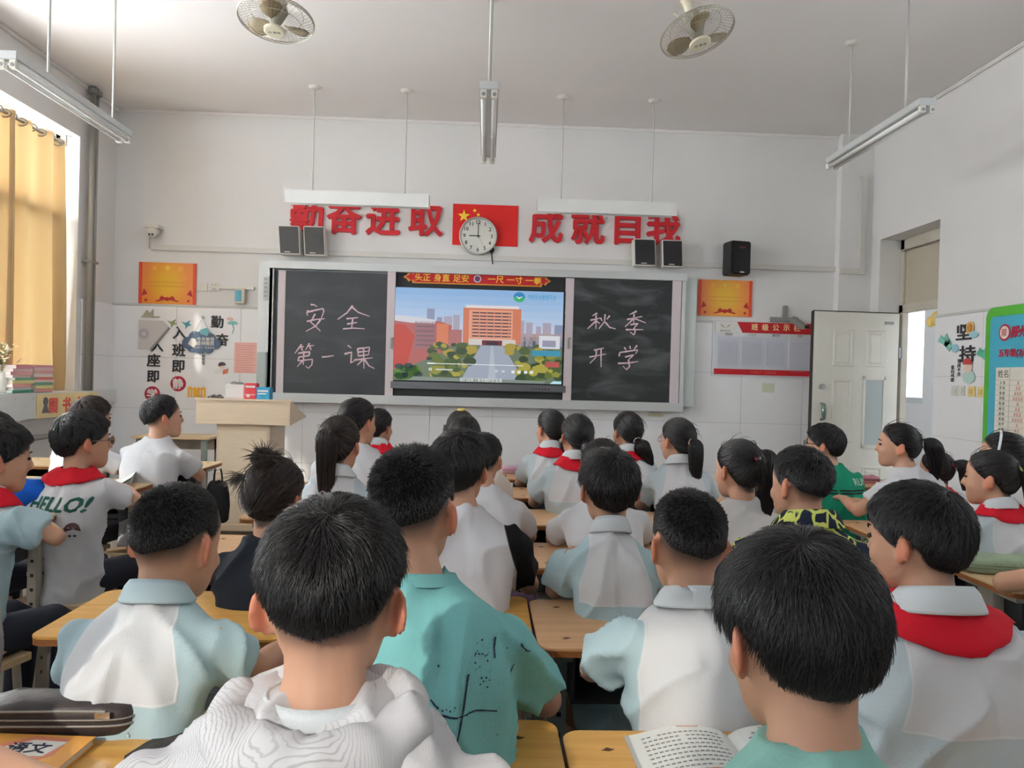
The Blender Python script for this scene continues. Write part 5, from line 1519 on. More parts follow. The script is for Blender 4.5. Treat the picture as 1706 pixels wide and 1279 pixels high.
def print_mat(name, base, ink, kind):
    m = bpy.data.materials.new('cloth_' + name); m.use_nodes = True
    n, l = m.node_tree.nodes, m.node_tree.links
    b = n['Principled BSDF']; b.inputs['Roughness'].default_value = .85; b.inputs['Specular IOR Level'].default_value = .2
    tc = n.new('ShaderNodeTexCoord')
    if kind == 'feather':
        mp = n.new('ShaderNodeMapping'); mp.inputs['Rotation'].default_value = (0, .5, 0); l.new(tc.outputs['Object'], mp.inputs[0])
        nz = n.new('ShaderNodeTexNoise'); nz.inputs['Scale'].default_value = 7; nz.inputs['Detail'].default_value = 1; l.new(mp.outputs[0], nz.inputs['Vector'])
        vm = n.new('ShaderNodeVectorMath'); vm.operation = 'MULTIPLY_ADD'; vm.inputs[1].default_value = (.32, .32, .32); l.new(nz.outputs['Color'], vm.inputs[0]); l.new(mp.outputs[0], vm.inputs[2])
        wv = n.new('ShaderNodeTexWave'); wv.wave_profile = 'SIN'; wv.inputs['Scale'].default_value = 52; wv.inputs['Distortion'].default_value = 3.5; wv.inputs['Detail'].default_value = 1; wv.inputs['Detail Scale'].default_value = 1.5
        l.new(vm.outputs[0], wv.inputs['Vector'])
        rp = n.new('ShaderNodeValToRGB'); rp.color_ramp.elements[0].position = .70; rp.color_ramp.elements[1].position = .95
        l.new(wv.outputs['Fac'], rp.inputs[0]); fac = rp.outputs[0]
        nk = n.new('ShaderNodeTexNoise'); nk.inputs['Scale'].default_value = 5; l.new(tc.outputs['Object'], nk.inputs['Vector'])
        rk = n.new('ShaderNodeValToRGB'); rk.color_ramp.elements[0].position = .35; rk.color_ramp.elements[1].position = .55; l.new(nk.outputs[0], rk.inputs[0])
        mu = n.new('ShaderNodeMath'); mu.operation = 'MULTIPLY'; l.new(fac, mu.inputs[0]); l.new(rk.outputs[0], mu.inputs[1])
        m3 = n.new('ShaderNodeMath'); m3.operation = 'MULTIPLY'; m3.inputs[1].default_value = .42; l.new(mu.outputs[0], m3.inputs[0]); fac = m3.outputs[0]
    else:
        mp = n.new('ShaderNodeMapping'); mp.inputs['Scale'].default_value = (1.6, 1.2, .55); l.new(tc.outputs['Object'], mp.inputs[0])
        nz = n.new('ShaderNodeTexNoise'); nz.inputs['Scale'].default_value = 9; l.new(mp.outputs[0], nz.inputs['Vector'])
        vm = n.new('ShaderNodeVectorMath'); vm.operation = 'MULTIPLY_ADD'; vm.inputs[1].default_value = (.09, .09, .09); l.new(nz.outputs['Color'], vm.inputs[0]); l.new(mp.outputs[0], vm.inputs[2])
        vo = n.new('ShaderNodeTexVoronoi'); vo.feature = 'DISTANCE_TO_EDGE'; vo.inputs['Scale'].default_value = 17; l.new(vm.outputs[0], vo.inputs['Vector'])
        rp = n.new('ShaderNodeValToRGB'); rp.color_ramp.elements[0].position = .045; rp.color_ramp.elements[1].position = .065
        rp.color_ramp.elements[0].color = (0, 0, 0, 1); rp.color_ramp.elements[1].color = (1, 1, 1, 1)
        l.new(vo.outputs['Distance'], rp.inputs[0]); fac = rp.outputs[0]
    mx = n.new('ShaderNodeMix'); mx.data_type = 'RGBA'; mx.inputs['A'].default_value = (*lin(base), 1); mx.inputs['B'].default_value = (*lin(ink), 1)
    l.new(fac, mx.inputs['Factor']); l.new(mx.outputs['Result'], b.inputs['Base Color'])
    return m


HC = Vector((0, -.006, .018))
HE = Vector((.0765, .1, .097))


def sample_line(az, tab):
    """az in degrees from the front 0..180"""
    xs_, ys__ = zip(*tab)
    return np.interp(np.abs(az), xs_, ys__)


LINE_BOY = [(0, 30), (35, 24), (62, 8), (80, -10), (92, 4), (108, 0), (125, -15), (180, -26)]
LINE_CREW = [(0, 32), (35, 26), (62, 14), (80, 2), (92, 12), (108, 6), (125, -8), (180, -20)]
LINE_STUB = [(0, 30), (35, 24), (60, 6), (78, -20), (92, -4), (108, -18), (125, -46), (180, -60)]
LINE_MOP = [(0, 16), (35, 10), (62, -2), (80, -16), (92, -2), (108, -10), (125, -36), (180, -48)]
LINE_GIRL = [(0, 34), (35, 27), (62, 8), (82, -8), (95, -2), (110, -22), (130, -44), (180, -54)]


def dir_of(az, el):
    a, e = np.radians(az), np.radians(el)
    return np.stack([np.sin(a) * np.cos(e), np.cos(a) * np.cos(e), np.sin(e)], -1)


def ss(x):
    x = np.clip(x, 0, 1)
    return x * x * (3 - 2 * x)


def thick(az, el, st):
    line = sample_line(az, st['line'])
    up_ = ss((el - line) / st['fade'])
    top = ss((el + 10) / 60)
    lump = 0.0
    return st['t0'] + up_ * (st['ts'] * (1 - top) + st['tt'] * top) + lump


def surf(az, el, h):
    d = dir_of(az, el)
    he = np.array(HE)
    p = d * he
    nrm = d / he
    nrm /= np.linalg.norm(nrm, axis=-1, keepdims=True)
    return np.array(HC) + p + nrm * h[..., None], nrm


def strands(name, P, rad0, m, parent):
    """P: (k, n, 3) points"""
    k, n_, _ = P.shape
    hc = bpy.data.hair_curves.new(name)
    hc.add_curves([n_] * k)
    hc.attributes['position'].data.foreach_set('vector', P.astype(np.float32).reshape(-1))
    ra = hc.attributes.get('radius') or hc.attributes.new('radius', 'FLOAT', 'POINT')
    t = np.linspace(0, 1, n_)
    rr_ = np.tile(rad0 * (1 - .75 * t ** 2), k).astype(np.float32)
    ra.data.foreach_set('value', rr_)
    hc.materials.append(m)
    o = bpy.data.objects.new(name, hc)
    C.objects.link(o)
    o.parent = parent
    o['kind'] = 'stuff'
    return o


def remeshed(mb, name, m, parent, vox, smooth=3, attr=None, disp=None, cut=None):
    me = mb.mesh(name)
    bm = bmesh.new(); bm.from_mesh(me); bmesh.ops.recalc_face_normals(bm, faces=bm.faces); bm.to_mesh(me); bm.free()
    o = bpy.data.objects.new('tmp', me); C.objects.link(o)
    r_ = o.modifiers.new('r', 'REMESH'); r_.mode = 'VOXEL'; r_.voxel_size = vox; r_.use_smooth_shade = True
    s_ = o.modifiers.new('s', 'SMOOTH'); s_.factor = .5; s_.iterations = smooth
    dg = bpy.context.evaluated_depsgraph_get()
    nm = bpy.data.meshes.new_from_object(o.evaluated_get(dg))
    bpy.data.objects.remove(o); bpy.data.meshes.remove(me)
    nm.name = name
    if disp is not None or cut is not None or attr is not None:
        N = len(nm.vertices)
        co = np.zeros(N * 3, dtype=np.float32); nm.vertices.foreach_get('co', co); co = co.reshape(-1, 3)
        if disp is not None:
            nr = np.zeros(N * 3, dtype=np.float32); nm.vertices.foreach_get('normal', nr); nr = nr.reshape(-1, 3)
            co = co + nr * disp(co)[:, None]
            nm.vertices.foreach_set('co', co.reshape(-1).astype(np.float32)); nm.update()
        if attr is not None:
            for nme, fn in attr.items():
                a = nm.attributes.new(nme, 'FLOAT', 'POINT'); a.data.foreach_set('value', fn(co).astype(np.float32))
    nm.materials.clear(); nm.materials.append(m)
    nm.polygons.foreach_set('use_smooth', [True] * len(nm.polygons))
    return link(name, nm, parent)


def folds(seed, amp, f=1.0):
    sd = Vector((seed * 3.7, seed * 1.3, seed * 2.1))
    def fn(co):
        out = np.zeros(len(co))
        for i, c in enumerate(co):
            x, y, z = float(c[0]), float(c[1]), float(c[2])
            p = Vector(((x * 1.0 + (.55 if x > 0 else -.55) * z) * 9 * f, y * 5, z * 4.5 * f)) + sd
            r1 = 1 - abs(noise.noise(p)) * 2.2
            q = Vector((x * 20, y * 12, z * 9)) * f + sd
            out[i] = amp * (max(0, r1) ** 3 * .9 + noise.noise(q) * .35 - .35)
        return out
    return fn


def finger(mb, base, d, nrm, L, r_, curl):
    pts = [base]
    p = Vector(base); dd = Vector(d).normalized(); ax = dd.cross(nrm).normalized()
    for k, fr in enumerate((.45, .3, .25)):
        dd = Matrix.Rotation(-curl * (.6 + .4 * k), 3, ax) @ dd
        p = p + dd * L * fr; pts.append(p)
    mb.tube(pts, [r_, r_ * .95, r_ * .88, r_ * .7], 8)


def hand_geo(mb, wrist, d, up_, side, s, curl=.35):
    """side: +1 thumb on the left of d seen from above (right hand palm down)"""
    d = Vector(d).normalized(); up_ = Vector(up_); lat = up_.cross(d).normalized(); nrm = d.cross(lat).normalized() if False else up_
    M_ = Matrix((lat, d, up_)).transposed()
    mb.ell(Vector(wrist) + d * .040 * s, (.034 * s, .046 * s, .015 * s), M_, 12, 8)
    for i, (u, L) in enumerate(((.026, .058), (.009, .066), (-.009, .062), (-.026, .048))):
        b0 = Vector(wrist) + d * .070 * s + lat * (u * side * s)
        finger(mb, b0 - d * .015, d + lat * (u * side * 3.0), up_, L * s, .0078 * s, curl)
    b0 = Vector(wrist) + d * .022 * s + lat * (.024 * side * s)
    finger(mb, b0, d * .65 + lat * side * .75, up_, .056 * s, .0092 * s, .25)


HEADR = [(-.113, .020, .056, .018), (-.100, .038, .047, .038), (-.078, .053, .033, .058), (-.045, .0645, .012, .079), (-.01, .069, .001, .092), (.02, .0735, -.004, .098),
         (.05, .0740, -.006, .098), (.08, .066, -.006, .087), (.10, .047, -.006, .062), (.113, .018, -.006, .026)]


def person(px, py, d, label, shirt, hair='boy', turn=0, nod=0, tilt=0, by=0, hs=1.0, lean=.11, desk=.72, ws=1.0, near=False, collar=None, scarf=None, extra=None,
           elb=None, wri=None, side=0.0, trouser=None, tail=None, glasses=None, tie=None, density=1.0, hlen=1.0, face=False, sleeve=.70, hem=-.14, stoolname=None,
           swirl=0, crown=0.0, strandm=None, backy=-.03, ztop=None, cx_=None, bodyw=1.0, root_only=None, neck=.108, zsplit=.61, waist=1.0):
    top = at(px, py, d) if cx_ is None else Vector(cx_)
    st = dict(boy=dict(line=LINE_BOY, t0=.0006, ts=.0045, tt=.017, fade=46), crew=dict(line=LINE_CREW, t0=.002, ts=.0045, tt=.010, fade=50), mop=dict(line=LINE_MOP, t0=.001, ts=.0075, tt=.019, fade=34),
              girl=dict(line=LINE_GIRL, t0=.002, ts=.006, tt=.010, fade=14), bun=dict(line=LINE_GIRL, t0=.002, ts=.008, tt=.012, fade=14), loose=dict(line=LINE_GIRL, t0=.003, ts=.007, tt=.010, fade=12))[hair]
    hs = hs * .945
    if wri is None and elb is None and desk > .73: wri = {1: (.02, lean + .30, desk + .036)}
    zt = top.z
    s = (zt - .40) / .80
    rootm = thing('person', label, 'person', (0, 0, 0), R(by), None)
    hcz = zt - (.113 + st['tt'] * .9) * hs
    zN = hcz - neck * hs
    zP = .47
    f1 = lean
    hy = f1 + .045
    # root so that the head centre lands at the wanted spot
    off = Matrix.Rotation(R(by), 3, 'Z') @ Vector((side, hy, 0))
    rootm.location = (top.x - off.x, top.y - off.y, 0)
    Mh = Matrix.Translation((side, hy, hcz)) @ Matrix.Rotation(R(turn - by), 4, 'Z') @ Matrix.Rotation(R(-nod), 4, 'X') @ Matrix.Rotation(R(tilt), 4, 'Y') @ Matrix.Scale(hs, 4)
    N = Vector((side * .6, f1, zN))
    vox = .0058 if near else (.0070 if d < 2.6 else .0084)
    w_ = ws * s * .87
    # ---------------- body
    b = MB()
    na = 26
    rs = []
    for z, hw, cy, dy in HEADR:
        ring = []
        for k in range(na):
            t = 2 * math.pi * k / na
            cx, sy = math.cos(t), math.sin(t)
            e = .86
            ring.append(Mh @ Vector((hw * math.copysign(abs(cx) ** e, cx), cy + dy * math.copysign(abs(sy) ** e, sy), z)))
        rs.append(ring)
    b.rings(rs)
    # nose, lips, ears
    b.tube([Mh @ Vector(p) for p in ((0, .086, .022), (0, .098, -.004), (0, .106, -.026), (0, .09, -.036))], [.007 * hs, .009 * hs, .0125 * hs, .008 * hs], 8)
    b.ell(Mh @ Vector((0, .083, -.060)), (.021 * hs, .011 * hs, .006 * hs), Matrix.Rotation(R(turn - by), 3, 'Z'), 10, 6)
    b.ell(Mh @ Vector((0, .083, -.070)), (.018 * hs, .010 * hs, .006 * hs), Matrix.Rotation(R(turn - by), 3, 'Z'), 10, 6)
    M3 = Mh.to_3x3().normalized()
    for sx in (-1, 1):
        Me = M3 @ Matrix.Rotation(R(sx * 30), 3, 'Z') @ Matrix.Rotation(R(-10), 3, 'X')
        b.ell(Mh @ Vector((sx * .0850, -.014, -.006)), (.0072 * hs, .021 * hs, .031 * hs), Me, 14, 9)
        b.ell(Mh @ Vector((sx * .0775, -.002, -.030)), (.008 * hs, .010 * hs, .014 * hs), Me, 10, 7)
        b.ell(Mh @ Vector((sx * .072, .0, -.004)), (.008 * hs, .012 * hs, .022 * hs), Me, 10, 7)
        b.ell(Mh @ Vector((sx * .034, .066, -.032)), (.028 * hs, .022 * hs, .026 * hs), M3, 10, 7)
    b.ell(Mh @ Vector((0, .070, .040)), (.045 * hs, .020 * hs, .022 * hs), M3, 12, 7)
    # neck
    nt_ = Mh @ Vector((0, -.022, -.045)); nb_ = N + Vector((0, -.012, -.05))
    b.tube([nb_, nb_.lerp(nt_, .35), nb_.lerp(nt_, .7), nt_], [.070 * w_, .052 * s, .049 * hs, .052 * hs], 16)
    # torso inside the shirt
    def spine(t):
        y = f1 * t + backy * math.sin(math.pi * min(1, max(0, t))) * 1.4
        return Vector((side * .6 * max(0, t), y, zP + (zN - zP) * t))
    def torso(rings, infl, n=26, e=.8, g=None):
        rs = []
        for t, hw, hd in rings:
            c = spine(t); ring = []
            for k in range(n):
                a = 2 * math.pi * k / n
                ca, sa = math.cos(a), math.sin(a)
                ring.append(c + Vector(((hw * w_ * bodyw + infl) * math.copysign(abs(ca) ** e, ca), (hd * w_ + infl) * math.copysign(abs(sa) ** e, sa), 0)))
            rs.append(ring)
        (g or b).rings(rs)
    torso([(-.1, .13, .09), (.15, .125, .085), (.5, .13, .085), (.75, .14, .085), (.88, .135, .075), (.97, .07, .055)], 0)
    # arms
    S, E_, W_, Hd = {}, {}, {}, {}
    for sx in (-1, 1):
        S[sx] = spine(.83) + Vector((sx * .135 * w_ * bodyw, .0, 0))
        de = elb.get(sx) if elb and sx in elb else (sx * .178 * s * ws, f1 + .10 * s, desk + .012)
        E_[sx] = Vector(de)
        dw = wri.get(sx) if wri and sx in wri else (sx * .045 * s, f1 + .30 * s + .02 * sx, desk + .034 + (.0 if sx > 0 else .014))
        W_[sx] = Vector(dw)
        b.tube([S[sx], S[sx].lerp(E_[sx], .5), E_[sx], E_[sx].lerp(W_[sx], .3), W_[sx]], [.044 * s, .040 * s, .033 * s, .034 * s, .022 * s], 12)
        b.ell(E_[sx], (.034 * s, .034 * s, .034 * s), None, 10, 7)
        dh = (W_[sx] - E_[sx]); dh.z = dh.z * .3
        hand_geo(b, W_[sx], dh, Vector((0, 0, 1)), sx, s * .92)
    # legs
    K, A_ = {}, {}
    for sx in (-1, 1):
        K[sx] = Vector((sx * .095, .36 * s, .45)); A_[sx] = Vector((sx * .10, .33 * s, .09))
        b.tube([(sx * .075, 0, zP - .02), K[sx] + Vector((0, -.05, 0)), K[sx] + Vector((0, .0, -.03)), K[sx].lerp(A_[sx], .4), A_[sx]], [.068 * s, .05 * s, .045 * s, .042 * s, .028 * s], 10)
        b.tube([A_[sx], A_[sx] + Vector((0, .03, -.05)), A_[sx] + Vector((0, .12, -.065))], [.03, .032, .024], 8)
    Mi = Mh.inverted()
    Mi_n = np.array(Mi)
    def headlocal(co):
        h = np.concatenate([co, np.ones((len(co), 1))], 1) @ Mi_n.T
        return h[:, :3]
    def stub(co):
        p = headlocal(co)
        q = (p - np.array(HC)) / np.array(HE)
        rr_ = np.linalg.norm(q, axis=1) + 1e-9
        el = np.degrees(np.arcsin(np.clip(q[:, 2] / rr_, -1, 1))); az = np.degrees(np.arctan2(q[:, 0], q[:, 1]))
        line = sample_line(az, st['line'])
        fd = {'crew': 44, 'boy': 36, 'mop': 14}.get(hair, 8) * np.where(np.abs(az) > 96, 1, .35)
        v = (1 - ss((line + 2 - el) / fd)) ** 1.2 * .93 * ss((p[:, 2] + .10) / .03)
        v[(rr_ > 1.25)] = 0
        # ears stay bare
        ear = (np.abs(p[:, 0]) > .0755) & (np.abs(p[:, 2] + .008) < .04)
        v[ear & (np.abs(p[:, 1] + .01) < .035)] = 0
        return v
    def flush(co):
        p = headlocal(co)
        e = (np.abs(p[:, 0]) > .072) & (np.abs(p[:, 2] + .008) < .045) & (np.abs(p[:, 1] + .01) < .04)
        return ss((np.abs(p[:, 0]) - .07) / .01) * e * .8
    body = remeshed(b, 'body', M_skin, rootm, vox, 2, {'stubble': stub, 'flush': flush})
    if face:
        for sx in (-1, 1):
            k = MB(); k.ell((0, 0, 0), (.013, .008, .0055), None, 10, 6)
            o = k.build('eye', mat('eye_dark', (30, 24, 22), .25), rootm, smooth=True); o.matrix_local = Mh @ Matrix.Translation((sx * .031, .0875, .006)) @ Matrix.Rotation(R(-sx * 14), 4, 'Z')
            k = MB(); k.tube([(-.016, -.003, 0), (0, .002, .004), (.016, -.004, 0)], [.0015, .0028, .001], 6)
            o = k.build('eyebrow', M_hair, rootm, smooth=True); o.matrix_local = Mh @ Matrix.Translation((sx * .032, .0915, .026)) @ Matrix.Rotation(R(-sx * 14), 4, 'Z')
    # ---------------- shirt
    sh_ = MB()
    torso([(hem, .132 * waist, .112), (0, .132 * waist, .108), (.25, .132 * waist, .100), (.5, .145, .102), (.70, .160, .103), (.80, .160, .098), (.875, .146, .086), (.935, .108, .070), (.985, .070, .060), (1.02, .058, .056)], .008, 30, .82, sh_)
    for sx in (-1, 1):
        a0 = S[sx] + Vector((-sx * .03, 0, .0))
        e0 = S[sx].lerp(E_[sx], sleeve)
        dn = (E_[sx] - S[sx]).normalized()
        sh_.tube([a0, S[sx] + Vector((sx * .006, 0, -.004)), S[sx].lerp(e0, .5), e0, e0 + dn * .004], [.045 * w_, .058 * w_, .060 * s, .064 * s, .060 * s], 16)
    sm_ = shirt
    if callable(shirt): sm_ = shirt(zP + (zN - zP) * zsplit, .137 * w_ * bodyw)
    svox = .0072 if near else (.0092 if d < 2.6 else .0125)
    so_ = remeshed(sh_, 'shirt', sm_, rootm, svox, 4, disp=folds(px * .013 + py * .007, (.019 if d < 3 else .015)))
    tree = None
    def bvh():
        me = so_.data
        return BVHTree.FromPolygons([v.co for v in me.vertices], [tuple(p.vertices) for p in me.polygons])
    # ---------------- collar, scarf
    def band(name, m_, prof, parent=rootm, drop=lambda a: 0, th=.003):
        """prof: (radius, dz) pairs around the neck base; drop(a) lowers the outer rows, a = 0 in front"""
        rows_ = []
        nn = 36
        mid = N.lerp(nt_, .25)
        for j, (r_, dz) in enumerate(prof):
            row = []
            for k in range(nn):
                a = 2 * math.pi * k / nn
                tt = j / (len(prof) - 1)
                row.append(Vector((N.x + (r_ * w_) * math.sin(a), N.y - .008 + (r_ * .92 * w_) * math.cos(a), zN + dz * s - drop(a) * tt - .016 * math.cos(a) * 1.0)))
            rows_.append(row)
        return rows_
    T = None
    if collar:
        rows_ = band('collar', collar, [(.060, .026), (.0625, .029), (.071, .018), (.0835, -.010), (.0845, -.013), (.082, -.013)])
        k = MB(); k.rings(rows_, caps=False)
        T = T or bvh()
        vs2 = []
        for v in k.v:
            v = Vector(v); loc, nr, _, dist = T.find_nearest(v)
            if (v - loc).dot(nr) < .003 and dist < .05: v = loc + nr * .004
            vs2.append(tuple(v))
        k.v = vs2
        co = k.build('collar', collar, rootm, smooth=True, fix=False)
        md = co.modifiers.new('s', 'SOLIDIFY'); md.thickness = .0025; md.offset = 1
    if scarf:
        T = T or bvh()
        rows_ = band('neckerchief', scarf, [(.062, .024), (.068, .022), (.080, .006), (.098, -.012), (.112, -.026), (.122, -.040)], drop=lambda a: (.055 * scarf_w * max(0, -math.cos(a)) ** 2) if False else (scarf_drop * max(0, -math.cos(a)) ** 1.5))
        k = MB(); k.rings(rows_, caps=False)
        vs2 = []
        for v in k.v:
            v = Vector(v); loc, nr, _, dist = T.find_nearest(v)
            if (v - loc).dot(nr) < .006 or dist > .012: v = loc + nr * .0075 if dist < .06 else v
            vs2.append(tuple(v))
        k.v = vs2
        # the two knotted ends on the chest
        sc = k.build('neckerchief', scarf, rootm, smooth=True, fix=False)
        md = sc.modifiers.new('s', 'SOLIDIFY'); md.thickness = .003; md.offset = 1
        f = spine(.86) + Vector((0, .105 * w_, -.02))
        k = MB(); k.ell(f, (.014, .012, .014)); k.prism([(-.012, 0), (.01, 0), (-.02, -.12), (-.045, -.10)], f.y - .0, f.y + .006); k.v = [tuple(v) if i < len(k.v) - 8 else (v[0] + f.x, v[1], v[2] + f.z) for i, v in enumerate(k.v)]
        k.build('knot', scarf, sc, smooth=False)
    # ---------------- trousers, shoes
    tr = MB()
    tr.ell((0, .02, zP - .02), (.135 * w_, .13 * w_, .075), None, 18, 9)
    bare = trouser == 'shorts'
    for sx in (-1, 1):
        if bare: tr.tube([(sx * .07, .02, zP - .01), K[sx] + Vector((0, -.06, 0)), K[sx] + Vector((0, -.02, -.01))], [.078 * s, .068 * s, .068 * s], 12)
        else: tr.tube([(sx * .07, .02, zP - .01), K[sx] + Vector((0, -.06, 0)), K[sx] + Vector((0, .005, -.03)), K[sx].lerp(A_[sx], .5), A_[sx] + Vector((0, 0, .0))], [.078 * s, .062 * s, .058 * s, .054 * s, .048 * s], 12)
    remeshed(tr, 'shorts' if bare else 'trousers', mat('cloth_navy', (34, 38, 52), .85) if not isinstance(trouser, bpy.types.Material) else trouser, rootm, .014, 3)
    for sx in (-1, 1):
        k = MB(); k.rings([[A_[sx] + Vector((x * q, y_ , z)) for x, y_, z in ((-.036, -.045, 0), (.036, -.045, 0), (.042, .05, 0), (.034, .14, 0), (0, .165, 0), (-.034, .14, 0), (-.042, .05, 0))] for q, z in ()] or [
            [(A_[sx].x + x * q, A_[sx].y + .0 + y_, z) for x, y_ in ((-.036, -.045), (.036, -.045), (.042, .05), (.034, .14), (0, .165), (-.034, .14), (-.042, .05))] for q, z in ((1, 0), (1.02, .02), (.95, .045), (.6, .075))])
        k.build('shoe', mat('shoe_white', (206, 206, 204), .6), rootm, bevel=.004)
    # ---------------- hair
    naz, nel = 44, 26
    azs = np.linspace(-180, 180, naz, endpoint=False)
    rows_, idx = [], []
    k = MB()
    Mhn = np.array(Mh)
    def toroot(p):
        sh0 = p.shape
        q = np.concatenate([p.reshape(-1, 3), np.ones((p.size // 3, 1))], 1) @ Mhn.T
        return q[:, :3].reshape(sh0)
    for j in range(nel + 1):
        line = sample_line(azs, st['line'])
        el = line + (88 - line) * j / nel
        h = thick(azs, el, st)
        lum = np.array([noise.noise(Vector(tuple(dir_of(a_, e_) * 5.0)) + Vector((px, py, 0))) for a_, e_ in zip(azs, el)])
        h = h * (1 + (.30 if hair == 'mop' else .18) * lum) + (.0 if hair in ('girl', 'bun') else .0)
        if hair in ('mop', 'boy'):
            # fuller at the front and over the top
            h = h + .004 * np.clip(np.cos(np.radians(azs)), 0, 1) * ss((el) / 60) * hlen
        if j == 0: h = h * 0 + .0005
        p, _ = surf(azs, el, h)
        rows_.append([tuple(v) for v in toroot(p)])
    k.rings(rows_, caps=False)
    k.f.append(tuple(range(len(k.v) - naz, len(k.v)))); k.mi.append(0)
    ho = k.build('hair', M_hair, rootm, smooth=True, fix=True)
    if hair == 'bun': cnt, L = 5200, .085
    elif hair in ('girl', 'loose'): cnt, L = 4200, .080
    elif hair == 'crew': cnt, L = 11000, .010
    elif hair == 'boy': cnt, L = 9000, .024
    else: cnt, L = 8500, .034
    dist_f = 1.0 if near else (.75 if d < 2 else (.45 if d < 3.2 else .28))
    cnt = int(cnt * dist_f * density * (1.9 if near else 1.0))
    L *= hlen
    az = RNG.uniform(-180, 180, cnt * 2)
    el = np.degrees(np.arcsin(RNG.uniform(-.85, 1, cnt * 2)))
    line = sample_line(az, st['line'])
    okm = el > line + 1
    az, el = az[okm][:cnt], el[okm][:cnt]
    cnt = len(az)
    dirs = dir_of(az, el)
    seg = 6 if hair in ('boy', 'crew') else 8
    if hair in ('girl', 'bun', 'loose'):
        tie_dir = dir_of(np.array([tail[0] if tail else 180.0]), np.array([tail[1] if tail else -20.0]))[0]
    whorl = dir_of(np.array([180.0 + swirl]), np.array([52.0 + crown]))[0]
    up_amt = ss((el - sample_line(az, st['line'])) / 40)
    Ls = L * ((0.18 + .82 * up_amt) if hair in ('boy', 'crew') else (0.35 + .65 * up_amt)) * RNG.uniform(.7, 1.25, cnt)
    if hair in ('girl', 'bun', 'loose'): Ls = L * RNG.uniform(.6, 1.3, cnt)
    cl = np.array([noise.noise(Vector(tuple(v * 7.0)) + Vector((py, px, 3))) for v in dirs])
    cl2 = np.array([noise.noise(Vector(tuple(v * 16.0)) + Vector((px, 3, py))) for v in dirs])
    ang = cl * (.9 if hair in ('mop', 'boy') else .35) + RNG.normal(0, .14 if hair not in ('girl', 'loose') else .06, cnt)
    lift = {'crew': .75, 'boy': .26, 'mop': .19, 'girl': .03, 'bun': .06, 'loose': .03}[hair] * (1 + .9 * cl2 + RNG.normal(0, .25, cnt))
    lift = np.clip(lift, .0, 1.3) * ((.25 + .75 * up_amt) if hair in ('boy', 'crew', 'mop') else 1)
    if hair in ('girl', 'bun'):
        fly = RNG.random(cnt) < (.02 if hair == 'girl' else .07); lift = np.where(fly, RNG.uniform(.2, .5, cnt), lift)
    hcur = thick(az, el, st) * .92
    P = np.zeros((cnt, seg, 3))
    dcur = dirs.copy()
    # steps along the scalp
    for q in range(seg):
        a_ = np.degrees(np.arctan2(dcur[:, 0], dcur[:, 1])); e_ = np.degrees(np.arcsin(np.clip(dcur[:, 2], -1, 1)))
        t = q / (seg - 1)
        h = np.maximum(hcur, thick(a_, np.maximum(e_, sample_line(a_, st['line'])), st) * .96) if hair in ('girl', 'bun', 'loose') else hcur
        p, _ = surf(a_, e_, h + Ls * lift * (t - .35 * t * t) + .0006)
        P[:, q] = p
        if hair in ('girl', 'bun', 'loose'):
            T_ = tie_dir - dcur * (dcur @ tie_dir)[:, None]
            if hair == 'loose': T_ = np.tile(np.array([0, -.25, -1.0]), (cnt, 1)); T_ = T_ - dcur * np.sum(dcur * T_, 1)[:, None]
        else:
            T_ = dcur - whorl * (dcur @ whorl)[:, None] * 1.0
            T_ = T_ - dcur * np.sum(dcur * T_, 1)[:, None] + np.array([0, 0, -.25])
            T_ = T_ - dcur * np.sum(dcur * T_, 1)[:, None]
        nT = np.linalg.norm(T_, axis=1, keepdims=True) + 1e-6
        stepl = (Ls / (seg - 1) * np.clip(1.1 - lift * .7, .25, 1))[:, None]
        if hair in ('girl', 'bun'): stepl = np.minimum(stepl, nT * .09 * .5)
        T_ = T_ / nT
        B_ = np.cross(dcur, T_)
        T_ = T_ * np.cos(ang)[:, None] + B_ * np.sin(ang)[:, None]
        dcur = dcur + T_ * stepl / .092
        dcur /= np.linalg.norm(dcur, axis=1, keepdims=True)
    rad = {True: .00042, False: .0007}[near] if d < 1.2 else (.0006 if d < 2 else (.0009 if d < 3.2 else .0013))
    strands('hair_strands', toroot(P), rad, strandm or M_strand, ho)
    # ---------------- ponytail / bun
    def tress(name, pts, radii, cnt_, tie_m=None, label_=None, wav=.004):
        pts = [Vector(p) for p in pts]
        # smooth path
        def cr(t):
            x = t * (len(pts) - 1); i = min(int(x), len(pts) - 2); u = x - i
            p0, p1, p2, p3 = pts[max(i - 1, 0)], pts[i], pts[i + 1], pts[min(i + 2, len(pts) - 1)]
            return .5 * ((2 * p1) + (p2 - p0) * u + (2 * p0 - 5 * p1 + 4 * p2 - p3) * u * u + (3 * p1 - p0 - 3 * p2 + p3) * u ** 3)
        ts = np.linspace(0, 1, 12)
        path = [cr(t) for t in ts]
        rad_ = np.interp(ts, np.linspace(0, 1, len(radii)), radii)
        k = MB(); k.tube(path, list(rad_ * .8), 12)
        po = k.build(name, M_hair, rootm, smooth=True)
        if label_: po['label'] = label_
        ua, ub = [], []
        ax_ = Vector((1, 0, 0))
        for i in range(12):
            t_ = (path[min(i + 1, 11)] - path[max(i - 1, 0)]).normalized()
            a_ = (ax_ - t_ * ax_.dot(t_)).normalized(); ua.append(a_); ub.append(t_.cross(a_))
        th = RNG.uniform(0, 2 * math.pi, cnt_); rf = np.sqrt(RNG.uniform(.45, 1.12, cnt_))
        Q = np.zeros((cnt_, 12, 3))
        endt = RNG.uniform(.8, 1.04, cnt_)
        ph = RNG.uniform(0, 6, cnt_)
